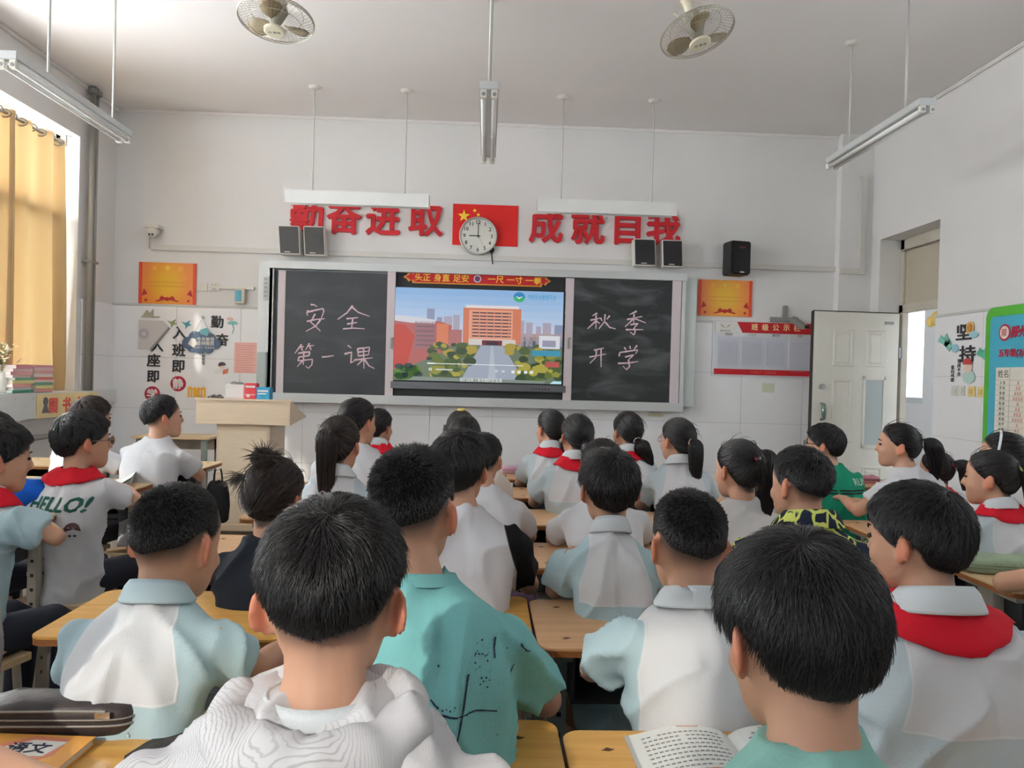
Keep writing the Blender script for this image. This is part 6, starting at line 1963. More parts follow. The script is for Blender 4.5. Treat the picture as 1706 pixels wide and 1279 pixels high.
        for i in range(12):
            rr_ = rad_[i] * rf
            th_i = th + .25 * np.sin(ph + i * .5)
            base = np.array(path[i])[None] + (np.array(ua[i])[None] * (rr_ * np.cos(th_i))[:, None] + np.array(ub[i])[None] * (rr_ * np.sin(th_i))[:, None])
            Q[:, i] = base + (np.sin(ph * 2 + i * .6) * wav * (i / 11))[:, None] * np.array(ua[i])[None]
        # shorten
        for c_ in range(1):
            e0 = Q[:, -1] * endt[:, None] + Q[:, -2] * (1 - endt)[:, None]
            Q[:, -1] = e0
        strands(name + '_strands', Q, rad * 1.1, strandm or M_strand, po)
        if tie_m:
            k = MB(); c0 = path[0].lerp(path[1], .5); t_ = (path[1] - path[0]).normalized(); a_ = t_.orthogonal().normalized(); bb_ = t_.cross(a_)
            R_ = radii[0] * 1.12
            ring = [c0 + (a_ * math.cos(x) + bb_ * math.sin(x)) * R_ for x in np.linspace(0, 2 * math.pi, 15)]
            k.tube(ring, [.0065 + .0015 * math.sin(i * 2) for i in range(15)], 7)
            k.build('hair_tie', tie_m, po, smooth=True)
        return po
    if tail and hair in ('girl',):
        azt, elt, ln, rmax, back = tail[:5]
        tm = tail[5] if len(tail) > 5 else None
        rmax *= 1.3
        p, nr = surf(np.array([azt]), np.array([elt]), np.array([.008]))
        p0 = Vector(toroot(p)[0]); nr = (Mh.to_3x3() @ Vector(nr[0])).normalized()
        dx = tail[6] if len(tail) > 6 else 0
        down = Vector((dx, -.10, -1)).normalized()
        pts = [p0 - nr * .004, p0 + nr * .022, p0 + nr * (.022 + back) + down * .03, p0 + nr * (.014 + back) + down * ln * .5, p0 + nr * (back * .6) + down * ln]
        tress('ponytail', pts, [.014, .020, rmax, rmax * .95, rmax * .75, .008], int(1500 * dist_f * (1.4 if d < 3 else 1)), tm or M_black)
    if hair == 'bun':
        p, nr = surf(np.array([180.0]), np.array([62.0]), np.array([.012]))
        p0 = Vector(toroot(p)[0]); nr = (Mh.to_3x3() @ Vector(nr[0])).normalized()
        k = MB(); k.ell(p0 + nr * .018, (.030, .027, .026), None, 14, 9)
        bo = k.build('hair_bun', M_hair, rootm, smooth=True)
        cn = 900
        u = RNG.normal(0, 1, (cn, 3)); u /= np.linalg.norm(u, axis=1, keepdims=True)
        ax_ = RNG.normal(0, .4, (cn, 3)) + np.array(nr)[None]; ax_ /= np.linalg.norm(ax_, axis=1, keepdims=True)
        Q = np.zeros((cn, 7, 3)); c0 = np.array(p0 + nr * .018)
        for i in range(7):
            v = np.cross(ax_, u); u2 = u * math.cos(i * .25) + v * math.sin(i * .25)
            u2 /= np.linalg.norm(u2, axis=1, keepdims=True)
            Q[:, i] = c0 + u2 * np.array([.031, .028, .027]) * (1 + .04 * i * (RNG.random((cn, 1)) < .25))
        strands('bun_strands', Q, rad, strandm or M_strand, bo)
        cn = 150
        u = RNG.normal(0, 1, (cn, 3)); u[:, 2] = np.abs(u[:, 2]); u /= np.linalg.norm(u, axis=1, keepdims=True)
        Q = np.zeros((cn, 7, 3)); ln = RNG.uniform(.02, .055, cn)
        for i in range(7):
            Q[:, i] = c0 + u * (.024 + ln * i / 6)[:, None] + np.array([0, 0, -.012]) * (i / 6) ** 2 + np.cross(u, [0, 0, 1]) * .012 * math.sin(i * .4)
        strands('loose_strands', Q, rad, strandm or M_strand, bo)
        # wisps at the left
        cn = 120; b0 = toroot(surf(np.array([-125.0]), np.array([28.0]), np.array([.014]))[0])[0]
        Q = np.zeros((cn, 7, 3)); dd = RNG.normal(0, .35, (cn, 3)) + np.array([-1, -.1, .25]); ln = RNG.uniform(.02, .06, cn)
        for i in range(7):
            t = i / 6
            Q[:, i] = b0 + RNG.normal(0, .006, (cn, 3)) * (1 if i == 0 else 0) + dd * (ln * t)[:, None] + np.array([0, 0, -.03]) * t * t + np.array([0, 0, .0])
        strands('wisps', Q, rad, strandm or M_strand, bo)
        k = MB(); a_ = nr.orthogonal().normalized(); bb_ = nr.cross(a_)
        k.tube([p0 + nr * .002 + (a_ * math.cos(x) + bb_ * math.sin(x)) * .022 for x in np.linspace(0, 2 * math.pi, 15)], .004, 6); k.build('hair_tie', mat('tie_mauve', (120, 92, 110), .7), bo, smooth=True)
    if hair == 'loose':
        for sx in (-1, 1):
            p, nr = surf(np.array([sx * 118.0]), np.array([-10.0]), np.array([.004]))
            p0 = Vector(toroot(p)[0]); tress('long_hair', [p0 + Vector((0, -.0, .03)), p0 + Vector((sx * .004, -.012, -.05)), p0 + Vector((sx * .006, -.03, -.12)), p0 + Vector((sx * .002, -.045, -.20))], [.026, .03, .028, .012], int(700 * dist_f) + 80)
        p, nr = surf(np.array([180.0]), np.array([-20.0]), np.array([-.006])); p0 = Vector(toroot(p)[0])
        tress('long_hair', [p0 + Vector((0, 0, .03)), p0 + Vector((0, -.01, -.06)), p0 + Vector((0, -.03, -.14)), p0 + Vector((0, -.035, -.22))], [.04, .042, .04, .015], int(1000 * dist_f) + 100)
    if glasses:
        k = MB()
        for sx in (-1, 1):
            k.tube([Mh @ Vector((sx * .033 + .022 * math.cos(a), .103 - .10 * abs(sx * .033 + .022 * math.cos(a)) ** 1.0 * .3, .004 + .018 * math.sin(a))) for a in np.linspace(0, 2 * math.pi, 17)], .0016 * (1.4 if d > 3 else 1), 6)
            k.tube([Mh @ Vector((sx * .056, .096, .008)), Mh @ Vector((sx * .080, .07, .010)), Mh @ Vector((sx * .083, .005, .010))], .0016 * (1.4 if d > 3 else 1), 6)
        k.tube([Mh @ Vector((-.012, .105, .008)), Mh @ Vector((.012, .105, .008))], .0016, 6)
        gl = k.build('glasses', glasses, rootm, smooth=True)
        for sx in (-1, 1):
            k = MB(); k.add([Mh @ Vector((sx * .033 + .021 * math.cos(a), .102 - .03 * abs(sx * .033 + .021 * math.cos(a)), .004 + .017 * math.sin(a))) for a in np.linspace(0, 2 * math.pi, 16, endpoint=False)], [tuple(range(16))])
            k.build('lens', mat('spectacle_lens', (240, 245, 248), .05, trans=1.0), gl)
    info = dict(root=rootm, shirt=so_, bvh=bvh, N=N, Mh=Mh, S=S, E=E_, W=W_, zN=zN, zP=zP, w=w_, s=s, spine=spine, toroot=toroot, hair=ho, rad=rad, tress=tress)
    if extra: extra(info)
    stool(rootm.location.x + Vector((0, .01, 0)).x, rootm.location.y + .0, R(by), 'wooden stool under the ' + (stoolname or label))
    info['sname'] = stoolname
    return info


scarf_drop = .035


def project(info, mb_pts, faces, m_, name, parent=None, back=True, off=.0015):
    """lay flat local (x, z) points on the back of the shirt"""
    T = info['bvh']()
    out = []
    for x, z in mb_pts:
        loc, nr, _, _ = T.ray_cast(Vector((x, -1.0, z)), Vector((0, 1, 0)))
        if loc is None:
            loc, nr, _, _ = T.find_nearest(Vector((x, -.1, z)))
        out.append(tuple(loc + Vector((0, -off, 0)) + nr * off * .5))
    k = MB(); k.add(out, faces)
    return k.build(name, m_, parent or info['shirt'], fix=False)


def ink_strokes(info, strokes, m_, name, wd=.003):
    for st in strokes:
        P = []
        for i in range(len(st) - 1):
            for t in np.linspace(0, 1, 5)[:-1]: P.append((st[i][0] + (st[i + 1][0] - st[i][0]) * t, st[i][1] + (st[i + 1][1] - st[i][1]) * t))
        P.append(st[-1])
        pts = []
        for i, p in enumerate(P):
            a, c = P[max(0, i - 1)], P[min(len(P) - 1, i + 1)]
            dx, dz = c[0] - a[0], c[1] - a[1]; q = math.hypot(dx, dz) + 1e-9
            wv = wd * (.5 + .5 * random.random()) * (1 - .4 * i / len(P))
            pts += [(p[0] - dz / q * wv, p[1] + dx / q * wv), (p[0] + dz / q * wv, p[1] - dx / q * wv)]
        project(info, pts, [(2 * i, 2 * i + 1, 2 * i + 3, 2 * i + 2) for i in range(len(P) - 1)], m_, name)


def shirt_text(info, s_, size, m_, x, z, bold=.03, shear=0.0, name='lettering', sub=2, sx=1.0):
    o = text('tmp', s_, size, m_, (0, 0, 0), (0, 0, 0), None, 0.0, bold=bold, shear=shear, sx=sx)
    bm = bmesh.new(); bm.from_mesh(o.data); bmesh.ops.triangulate(bm, faces=bm.faces)
    for _ in range(sub): bmesh.ops.subdivide_edges(bm, edges=[e for e in bm.edges if e.calc_length() > size * .25], cuts=1)
    bmesh.ops.triangulate(bm, faces=bm.faces)
    bm.verts.index_update()
    pts = [(v.co.x + x, v.co.y + z) for v in bm.verts]
    fs = [tuple(v.index for v in f.verts) for f in bm.faces]
    bm.free(); bpy.data.objects.remove(o)
    return project(info, pts, fs, m_, name)


UNI = lambda zs, xs: two_tone('uniform', (208, 210, 213), (172, 196, 203), zs, xs)
UNIW = lambda zs, xs: two_tone('uniformw', (205, 205, 208), (186, 198, 204), zs, xs)
W1 = cloth('white', (210, 211, 215)); W2 = cloth('offwhite', (204, 202, 200)); CRM = cloth('cream', (212, 202, 192))
COLL = cloth('collar_white', (208, 214, 218)); COLB = cloth('collar_blue', (188, 208, 216))
SCARF = cloth('scarf_red', (206, 30, 46))
RED_TIE = mat('tie_red', (196, 30, 60), .6); WH_TIE = mat('tie_white', (232, 222, 226), .7); BG_TIE = mat('tie_beige', (206, 176, 150), .7); PK_TIE = mat('tie_pink', (214, 150, 170), .7); YL_TIE = mat('tie_yellow', (232, 232, 150), .6)
GL_WIRE = mat('glasses_wire', (150, 138, 120), .3, metal=.8); GL_DK = mat('glasses_dark', (60, 60, 66), .3, metal=.5); GL_PK = mat('glasses_pink', (206, 186, 196), .35)


# ---- nearest row
def hood(info):
    N, w_, zN, s = info['N'], info['w'], info['zN'], info['s']
    k = MB()
    path, rad_ = [], []
    for i in range(25):
        a = math.pi * (-.86 + 1.72 * i / 24) + math.pi
        bk = max(0, -math.cos(a))
        sd = abs(math.sin(a))
        path.append(Vector((N.x + (.076 + .012 * sd) * w_ * math.sin(a), N.y - .010 + .070 * w_ * math.cos(a) - .018 * bk, zN - .004 - .022 * bk + .004 * math.cos(i * 1.9))))
        rad_.append(.020 + .016 * bk + .006 * sd + .003 * math.sin(i * 2.3))
    k.tube(path, rad_, 14)
    k.ell((N.x, N.y - .105, zN - .062), (.118, .042, .052)); k.ell((N.x + .05, N.y - .112, zN - .085), (.085, .036, .05)); k.ell((N.x - .06, N.y - .108, zN - .10), (.07, .03, .06))
    h_ = remeshed(k, 'hood', info['mat'], info['root'], .007, 5, disp=folds(5.2, .009, 1.3))
    k = MB(); k.rings([[(N.x + r_ * w_ * math.sin(a), N.y - .008 + r_ * .92 * w_ * math.cos(a), zN + dz) for a in np.linspace(0, 2 * math.pi, 30, endpoint=False)] for r_, dz in ((.050, .014), (.053, .017), (.058, .006), (.060, -.01))], caps=False)
    k.build('inner_collar', cloth('collar_white', (208, 214, 218)), info['root'], smooth=True)


feather = print_mat('feather', (204, 204, 208), (120, 120, 120), 'feather')
def hood_(info): info['mat'] = feather; hood(info)
person(558, 834, .90, 'boy nearest the camera in a white feather-print hoodie, both ears showing', feather, 'boy', near=True, hs=.98, nod=6, turn=0, extra=hood_, lean=.09, ws=1.24, hlen=1.35, bodyw=1.1, neck=.104, swirl=-4, stoolname='boy in the feather-print hoodie')
person(1335, 888, .86, 'boy seen close at lower right, full black hair above a teal collar', cloth('teal_pale', (140, 190, 180)), 'mop', near=True, hs=.99, turn=8, nod=12, lean=.10, hlen=1.1, stoolname='boy with full black hair close at lower right', swirl=20)
person(0, 0, .8, 'child at the lower left corner of whom only a bare forearm shows', cloth('teal_pale', (140, 190, 180)), 'boy', cx_=(-.95, 1.055, 1.20), stoolname='child whose forearm lies by the dark pencil case', elb={1: (.09, .32, .775)}, wri={1: (.37, .20, .772)})

# ---- second row
person(296, 811, 1.57, 'crew-cut boy in uniform polo, near left, faded nape, right forearm on the desk', UNI, 'crew', collar=COLB, turn=-16, nod=10, hs=1.02, side=.035, lean=.10, elb={1: (.20, .15, .765), -1: (-.13, .14, .74)}, wri={1: (.25, .33, .765)}, ws=1.0, neck=.09, stoolname='crew-cut boy in uniform polo, near left', zsplit=.66)


def teal_print(info):
    ink = mat('ink_navy', (26, 42, 62), .8)
    z0 = info['zN']
    ink_strokes(info, [[(-.005, z0 - .165), (.03, z0 - .172), (.07, z0 - .170), (.105, z0 - .178)], [(.056, z0 - .115), (.05, z0 - .16), (.043, z0 - .20), (.036, z0 - .235)], [(.016, z0 - .26), (.012, z0 - .285), (.013, z0 - .30)],
                       [(.10, z0 - .07), (.098, z0 - .085), (.10, z0 - .10)], [(.145, z0 - .085), (.155, z0 - .097), (.162, z0 - .10)], [(.128, z0 - .13), (.134, z0 - .122)], [(.01, z0 - .16), (-.004, z0 - .15)]], ink, 'ink_stroke', .0022)
    pts, fs = [], []
    for i in range(60):
        if i < 34: x, z = random.gauss(.082, .012), z0 - random.uniform(.07, .14)
        elif i < 46: x, z = random.uniform(.0, .06), z0 - random.gauss(.163, .004)
        else: x, z = random.uniform(-.02, .14), z0 - random.uniform(.06, .32)
        r_ = random.uniform(.0006, .0018); o_ = len(pts)
        pts += [(x + r_ * math.cos(a), z + r_ * math.sin(a)) for a in (0, 1.05, 2.1, 3.14, 4.2, 5.25)]; fs.append(tuple(range(o_, o_ + 6)))
    project(info, pts, fs, ink, 'ink_splatter')['kind'] = 'stuff'
    N, w_, zN = info['N'], info['w'], info['zN']
    k = MB(); k.rings([[(N.x + r_ * w_ * math.sin(a), N.y - .008 + r_ * .92 * w_ * math.cos(a), zN + dz - .012 * math.cos(a)) for a in np.linspace(0, 2 * math.pi, 30, endpoint=False)] for r_, dz in ((.058, .014), (.062, .016), (.066, .008), (.070, -.006))], caps=False)
    k.build('neckband', cloth('teal', (122, 184, 184)), info['root'], smooth=True)


person(690, 748, 1.46, 'boy in a teal T-shirt splashed with dark ink marks', cloth('teal', (122, 184, 184), var=.05, vscale=5), 'crew', turn=-12, nod=2, hs=1.04, side=-.06, lean=.10, extra=teal_print, ws=1.12, hlen=1.3, neck=.118, stoolname='boy in the teal T-shirt')
person(1148, 820, 1.64, 'crew-cut boy in white uniform polo with a large left ear, centre right', UNI, 'crew', collar=COLL, turn=8, nod=4, hs=1.0, side=.012, lean=.11, ws=1.1, zsplit=.50, stoolname='crew-cut boy with a large left ear')
person(1530, 805, 1.42, 'broad-backed boy with a wide red neckerchief over a white uniform polo, right', UNIW, 'mop', turn=34, nod=2, hs=.90, side=-.02, lean=.08, scarf=SCARF, collar=COLL, ws=1.14, bodyw=1.06, zsplit=.66, waist=1.08, neck=.118, hlen=1.0, face=True, stoolname='boy with the wide red neckerchief')

# ---- third row
person(460, 764, 2.3, 'girl in a black T-shirt with a messy hair bun', cloth('black_tee', (38, 42, 50)), 'bun', turn=-18, hs=1.0, side=.0, lean=.1, strandm=M_strand2, stoolname='girl with a messy bun')
C2M = lambda zs, xs: two_tone('wb', (212, 211, 215), (24, 24, 26), .1, xs * 1.12)
person(768, 716, 2.32, 'boy in a loose white top with black sleeves, tousled black hair', C2M, 'mop', turn=-14, hs=1.0, side=-.04, lean=.1, hlen=1.2, collar=None, stoolname='boy in the white top with black sleeves')
person(1016, 748, 2.27, 'uniform boy with a rounded bowl haircut and raised collar, middle of the room', UNI, 'mop', collar=COLL, turn=6, ws=.86, hs=1.0, lean=.1, hlen=1.1, side=.0, stoolname='uniform boy with the rounded haircut')
person(1335, 745, 2.12, 'boy in a yellow and navy camouflage shirt', print_mat('camo', (206, 214, 110), (34, 42, 60), 'camo'), 'boy', turn=24, hs=.89, lean=.09, ws=1.26, neck=.11, side=-.01, collar=print_mat('camo_collar', (206, 214, 110), (34, 42, 60), 'camo'), stoolname='boy in the camouflage shirt')
person(0, 0, 2.2, 'child beyond the right edge whose bare elbow rests beside the green pencil case', W1, 'boy', cx_=(2.02, 2.20, 1.20), elb={-1: (-.36, .33, .762)}, wri={-1: (-.05, .42, .762)}, stoolname='child whose elbow is beside the green pencil case')

# ---- fourth row
person(566, 694, 3.1, 'girl in uniform with a long brown-black ponytail down her back, left of centre', UNIW, 'girl', collar=COLL, tail=(180, 18, .30, .030, .006, M_black), turn=-10, hs=1.02, strandm=M_strand2, stoolname='girl with the long ponytail left of centre')
person(806, 722, 3.05, 'child in a white shirt mostly hidden behind the boy with black sleeves', W1, 'boy', turn=-8, hs=.9, side=-.03, stoolname='child hidden behind the boy with black sleeves')
person(1004, 732, 3.0, 'girl in white hidden behind the middle uniform boy, a hairpin on her crown', W1, 'girl', tail=(180, 0, .16, .024, .004, M_black, -.3), turn=0, hs=1.05, ws=1.1, stoolname='girl hidden behind the middle uniform boy')
person(1232, 733, 3.0, 'girl in an off-white T-shirt with a thick ponytail in a red band', W2, 'girl', tail=(176, 24, .23, .030, .02, RED_TIE, .1), turn=22, hs=1.05, ws=1.05, stoolname='girl with the red ponytail band')

# ---- fifth row
person(597, 664, 3.9, 'tall girl in white with smooth dark hair beside the lectern', W1, 'girl', tail=(182, -10, .10, .02, .0, M_black), turn=-32, hs=1.05, ws=1.1, stoolname='tall girl beside the lectern')
person(775, 692, 3.85, 'girl in a cream blouse with long loose hair, before the screen', CRM, 'loose', turn=-12, hs=.95, ws=1.0, side=-.05, stoolname='girl in the cream blouse')
person(962, 690, 3.9, 'uniform girl with red neckerchief and low ponytail, behind the girl with a pink bow', UNIW, 'girl', collar=COLL, scarf=SCARF, tail=(176, -22, .17, .022, .004, M_black, .1), turn=14, hs=1.0, side=.03, stoolname='second red-scarfed girl right of the screen centre')
person(1130, 697, 3.9, 'girl wearing pale glasses with a low ponytail in a beige scrunchie', UNIW, 'girl', collar=COLL, tail=(180, -8, .26, .028, .006, BG_TIE, .05), turn=26, hs=1.0, glasses=GL_PK, face=True, stoolname='bespectacled girl with a low ponytail')

# ---- sixth row
person(632, 681, 4.6, 'small girl with hair down and a red neckerchief, right of the tall girl', UNIW, 'girl', scarf=SCARF, collar=COLL, tail=(180, -30, .08, .02, 0, M_black), turn=-28, hs=.95, stoolname='small girl right of the tall girl')
def clip_(info):
    k = MB(); k.ell((0, 0, 0), (.022, .012, .010)); k.ell((.02, 0, .004), (.012, .01, .008))
    o = k.build('hair_clip', mat('clip_yellow', (236, 214, 110), .4), info['root'], smooth=True); o.matrix_local = info['Mh'] @ Matrix.Translation((0, -.035, .128))
person(768, 684, 4.6, 'girl with a yellow hair clip on her crown, before the screen', W1, 'loose', turn=-6, hs=1.0, extra=clip_, stoolname='girl with the yellow hair clip')
person(918, 683, 4.6, 'girl with a pink bow on a side ponytail, leftmost red neckerchief of the front row', UNIW, 'girl', scarf=SCARF, collar=COLL, tail=(160, -6, .22, .024, .004, PK_TIE, -.1), turn=30, hs=1.0, side=.0, face=True, stoolname='girl with a pink bow')
person(1046, 686, 4.6, 'girl with a thick low ponytail in a white scrunchie and red neckerchief', UNIW, 'girl', scarf=SCARF, collar=COLL, tail=(172, -34, .18, .036, .012, WH_TIE, .55), turn=20, hs=1.05, stoolname='girl with a white scrunchie')

# ---- left group
person(272, 659, 4.35, 'boy in a plain white T-shirt looking right, before the lectern', W1, 'boy', turn=-52, nod=-6, hs=1.05, face=True, lean=.1, by=-8, desk=.76, stoolname='boy in the plain white T-shirt', ws=1.08, hem=-.1)
person(154, 661, 4.35, 'boy with brownish hair and clasped hands, behind the HELLO! boy', W1, 'mop', turn=-38, hs=1.0, face=True, strandm=M_strand2, desk=.76, by=-10, wri={1: (.22, .34, .80), -1: (.13, .36, .80)}, elb={1: (.24, .14, .79)}, stoolname='boy with clasped hands')


def hello(info):
    g = mat('print_green', (20, 92, 80), .7)
    z = info['zN'] - .125
    shirt_text(info, 'HELLO!', .080, g, .012, z, .035, .25, sx=.95)
    for i, (x, col) in enumerate(((-.10, (98, 104, 112)), (.0, (80, 78, 112)), (.095, (96, 66, 66)))):
        zz = z - .105
        dome = [(x + .034 * math.cos(a) * (1 if i == 1 else .85), zz + .036 * math.sin(a)) for a in np.linspace(0, math.pi, 9)]
        pts = [(x, zz + .012)] + dome + [(x - .04, zz - .008), (x + .04, zz - .008)]
        project(info, pts, [(0, k + 1, k + 2) for k in range(8)] + [(0, 9, 10), (0, 10, 11), (0, 11, 1)], mat('print_cap_%d' % i, col, .7), 'cap_print')
        pts = [(x + .02 * math.cos(a), zz - .022 + .016 * math.sin(a)) for a in np.linspace(0, 2 * math.pi, 10, endpoint=False)] + [(x, zz - .022)]
        project(info, pts, [(k, (k + 1) % 10, 10) for k in range(10)], mat('print_skull', (206, 206, 208), .7), 'face_print', off=.001)
        for ex in (-.008, .008):
            pts = [(x + ex + .0055 * math.cos(a), zz - .018 + .005 * math.sin(a)) for a in np.linspace(0, 2 * math.pi, 8, endpoint=False)] + [(x + ex, zz - .018)]
            project(info, pts, [(k, (k + 1) % 8, 8) for k in range(8)], mat('print_ink', (52, 52, 58), .7), 'eye_print', off=.0025)
    shirt_text(info, 'NO PROBLEM', .022, mat('print_skull', (206, 206, 208), .7), .0, z - .155, .02, sub=1)


person(140, 684, 3.42, 'boy with HELLO! printed on his white T-shirt, wire glasses and red neckerchief', W1, 'mop', turn=-44, nod=-2, hs=1.12, scarf=SCARF, glasses=GL_WIRE, face=True, extra=hello, lean=.06, by=-10, desk=.76, ws=1.2, trouser='shorts', hem=-.2, side=-.02, stoolname='HELLO! boy')
person(-4, 701, 2.72, 'uniform boy with a red neckerchief at the left edge, elbow on his desk', UNI, 'mop', scarf=SCARF, collar=COLL, turn=-48, nod=4, hs=1.08, face=True, lean=.1, by=-14, desk=.76, ws=1.08, elb={1: (.21, .15, .785)}, wri={1: (-.06, .33, .80), -1: (-.16, .30, .80)}, side=-.03, stoolname='uniform boy at the left edge')
person(-14, 686, 3.35, 'child in a royal blue T-shirt at the left edge', cloth('royal_blue', (22, 88, 190)), 'mop', turn=-20, hs=1.0, lean=.1, by=-15, desk=.76, elb={1: (.30, .22, .80)}, wri={1: (.28, .40, .79)}, stoolname='child in the royal blue T-shirt')

# ---- right group


def green(info):
    z = info['zN'] - .08
    shirt_text(info, 'RUN', .05, mat('print_pale', (176, 206, 190), .7), .09, z, .02, sub=1)
    for dz in (.038, .052):
        n_ = 12
        pts = []
        for i in range(n_ + 1):
            x = -.13 + .27 * i / n_; pts += [(x, z - dz), (x, z - dz - .008)]
        project(info, pts, [(2 * i, 2 * i + 1, 2 * i + 3, 2 * i + 2) for i in range(n_)], M_black, 'stripe')


person(1374, 706, 4.25, 'boy in a green sports shirt and dark glasses, before the white door', cloth('green', (30, 142, 108)), 'mop', turn=52, nod=-4, hs=1.0, glasses=GL_DK, face=True, extra=green, side=-.04, ws=1.05, by=8, stoolname='boy in the green sports shirt')
person(1497, 706, 3.72, 'girl in a white T-shirt looking left, ponytail in a white tie', W1, 'girl', tail=(170, 6, .20, .032, .03, WH_TIE, .25), turn=66, nod=-3, hs=.97, face=True, side=-.04, by=20, desk=.73, elb={-1: (-.28, .16, .775)}, wri={-1: (-.20, .33, .80)}, ws=1.05, stoolname='girl looking left')
person(1560, 752, 4.35, 'child with a red hair bow, mostly hidden behind the girl looking left', W1, 'girl', tail=(172, 16, .15, .03, .03, RED_TIE, .25), turn=30, hs=.95, scarf=SCARF, stoolname='child with a red hair bow')
def band_(info):
    k = MB(); Mh = info['Mh']
    pts = [Mh @ Vector((.0895 * math.sin(a), .032 - .02 * math.cos(a), .018 + .112 * math.cos(a))) for a in np.linspace(-1.75, 1.75, 19)]
    k.tube(pts, .0055, 7); k.build('hairband', mat('band_white', (226, 230, 236), .5), info['root'], smooth=True)
person(1672, 721, 3.4, 'girl with a white hairband at the right edge', W2, 'girl', tail=(175, 2, .14, .026, .012, YL_TIE, .2), turn=62, hs=.98, face=True, extra=band_, by=12, stoolname='girl with the white hairband')
person(1652, 751, 2.97, 'girl with red neckerchief and high ponytail at the right edge, below the hairband girl', UNIW, 'girl', scarf=SCARF, collar=COLL, tail=(176, 22, .28, .030, .014, YL_TIE, .15), turn=46, hs=.97, face=True, by=6, ws=1.0, stoolname='girl with red neckerchief and high ponytail')
# ------------------------------------------------------------ small things on and under the desks


def case(name, label, loc, rz, L, D, H, m_, zip_m, group=None, extra=None):
    t = thing(name, label, 'pencil case', loc, rz, group)
    k = MB(); rs = []
    for u in (0, .12, .3, .5, .7, .88, 1.0):
        f = math.sin(math.pi * min(1, max(0, u)) ) ** .22 if 0 < u < 1 else .55
        f = {0: .80, .12: .95, .3: 1.0, .5: 1.0, .7: .99, .88: .95, 1.0: .70}[u]
        rs.append([(L / 2 * f * math.copysign(abs(math.cos(a)) ** .35, math.cos(a)), D / 2 * f * math.copysign(abs(math.sin(a)) ** .45, math.sin(a)), H * u + (.004 * math.sin(a * 3) if u == 1 else 0)) for a in np.linspace(0, 2 * math.pi, 32, endpoint=False)])
    k.rings(rs); k.build('shell', m_, t, smooth=True)
    for hz, rr_ in ((.42, .0022), (.60, .0016)):
        k = MB(); k.tube([((L / 2 + .001) * math.copysign(abs(math.cos(a)) ** .35, math.cos(a)), (D / 2 + .001) * math.copysign(abs(math.sin(a)) ** .45, math.sin(a)), H * hz) for a in np.linspace(0, 2 * math.pi, 49)], rr_, 6, caps=False)
        k.build('zip' if hz < .5 else 'piping', zip_m, t, smooth=True)
    if extra: extra(t)
    return t


ZG = mat('zip_grey', (150, 146, 140), .5, metal=.3)


def ex(t):
    k = MB(); k.tube([(-.10, -.0465, .050), (.02, -.047, .051), (.09, -.046, .050)], .0022, 6); k.build('pocket_zip', ZG, t)
    k = MB(); k.box(.075, .10, -.052, -.046, .040, .050); k.build('zip_pull', mat('chrome', (200, 200, 200), .2, metal=.9), t)
    k = MB(); k.tube([(.125, -.02, .02), (.132, -.03, .005), (.128, -.04, .004), (.122, -.03, .012)], .0025, 6); k.build('zip_pull', mat('chrome', (200, 200, 200), .2, metal=.9), t)


case('pencil_case', 'dark brown camouflage pencil case with grey zips on the near left desk', (-.735, 1.395, DZT + .001), R(2), .265, .095, .060, mat('case_brown', (56, 48, 48), .5, var=.35, vscale=22, bump=.2), ZG, None, ex)
case('pencil_case', 'sage green fabric pencil case on the desk at the right edge', (1.865, 2.70, DZT + .001), R(-8), .29, .15, .055, mat('case_green', (150, 168, 140), .8, bump=.6, bscale=60), mat('zip_green', (120, 140, 116), .6))
case('pencil_case', 'small pink pencil case on the front-row desk before the screen', (.21, 5.20, DZT + .001), R(10), .17, .07, .05, mat('case_pink', (206, 168, 190), .7), mat('zip_pink', (170, 130, 150), .6))
case('pencil_case', 'pink and black pencil case on the desk before the white door', (2.58, 5.12, DZT + .001), R(-4), .20, .08, .05, mat('case_rose', (196, 128, 140), .7, var=.2, vscale=20), M_dark)

# textbook with white oval title
t = thing('textbook', 'orange Chinese textbook in front of the dark pencil case', 'book', (-.750, 1.215, DZT + .001), R(-3))
k = MB(); k.box(-.092, .088, -.125, .125, .001, .012); k.build('pages', M_page, t)
k = MB(); k.box(-.094, .092, -.128, .128, .012, .0135); k.box(-.094, .092, -.128, .128, 0, .001); k.box(-.094, -.093, -.128, .128, 0, .0135); k.build('cover', mat('cover_orange', (236, 170, 84), .45, var=.08, vscale=8), t)
k = MB(); k.prism([(-.005, .122), (.055, .118), (.06, .06), (.03, .03), (-.03, .045), (-.05, .09)], .0135, .0138, 'z'); k.build('pink_panel', mat('panel_coral', (226, 140, 110), .5), t)
k = MB(); k.prism([(-.0, .108), (.058, .104), (.045, .055), (-.035, .05), (-.045, .075)], .0138, .0142, 'z'); k.build('title_panel', M_pw, t)
text('title', '语文', .036, mat('ink_blue_black', (30, 36, 62), .6), (.006, .08, .0146), (0, 0, 0), t, .0004, bold=.02)
k = MB(); k.prism([(-.575, 1.27), (-.54, 1.30), (-.50, 1.405), (-.535, 1.41), (-.57, 1.35), (-.585, 1.30)], DZT + .0004, DZT + .0012, 'z')
tag(k.build('tape_patch', mat('tape_black', (62, 56, 54), .6, var=.6, vscale=60)), 'worn black tape patch stuck on the near left desk', 'tape')

# open book
t = thing('open_book', 'open book lying on the yellow desk beside the close boy at lower right', 'book', (.462, 1.262, DZT + .001), R(1))


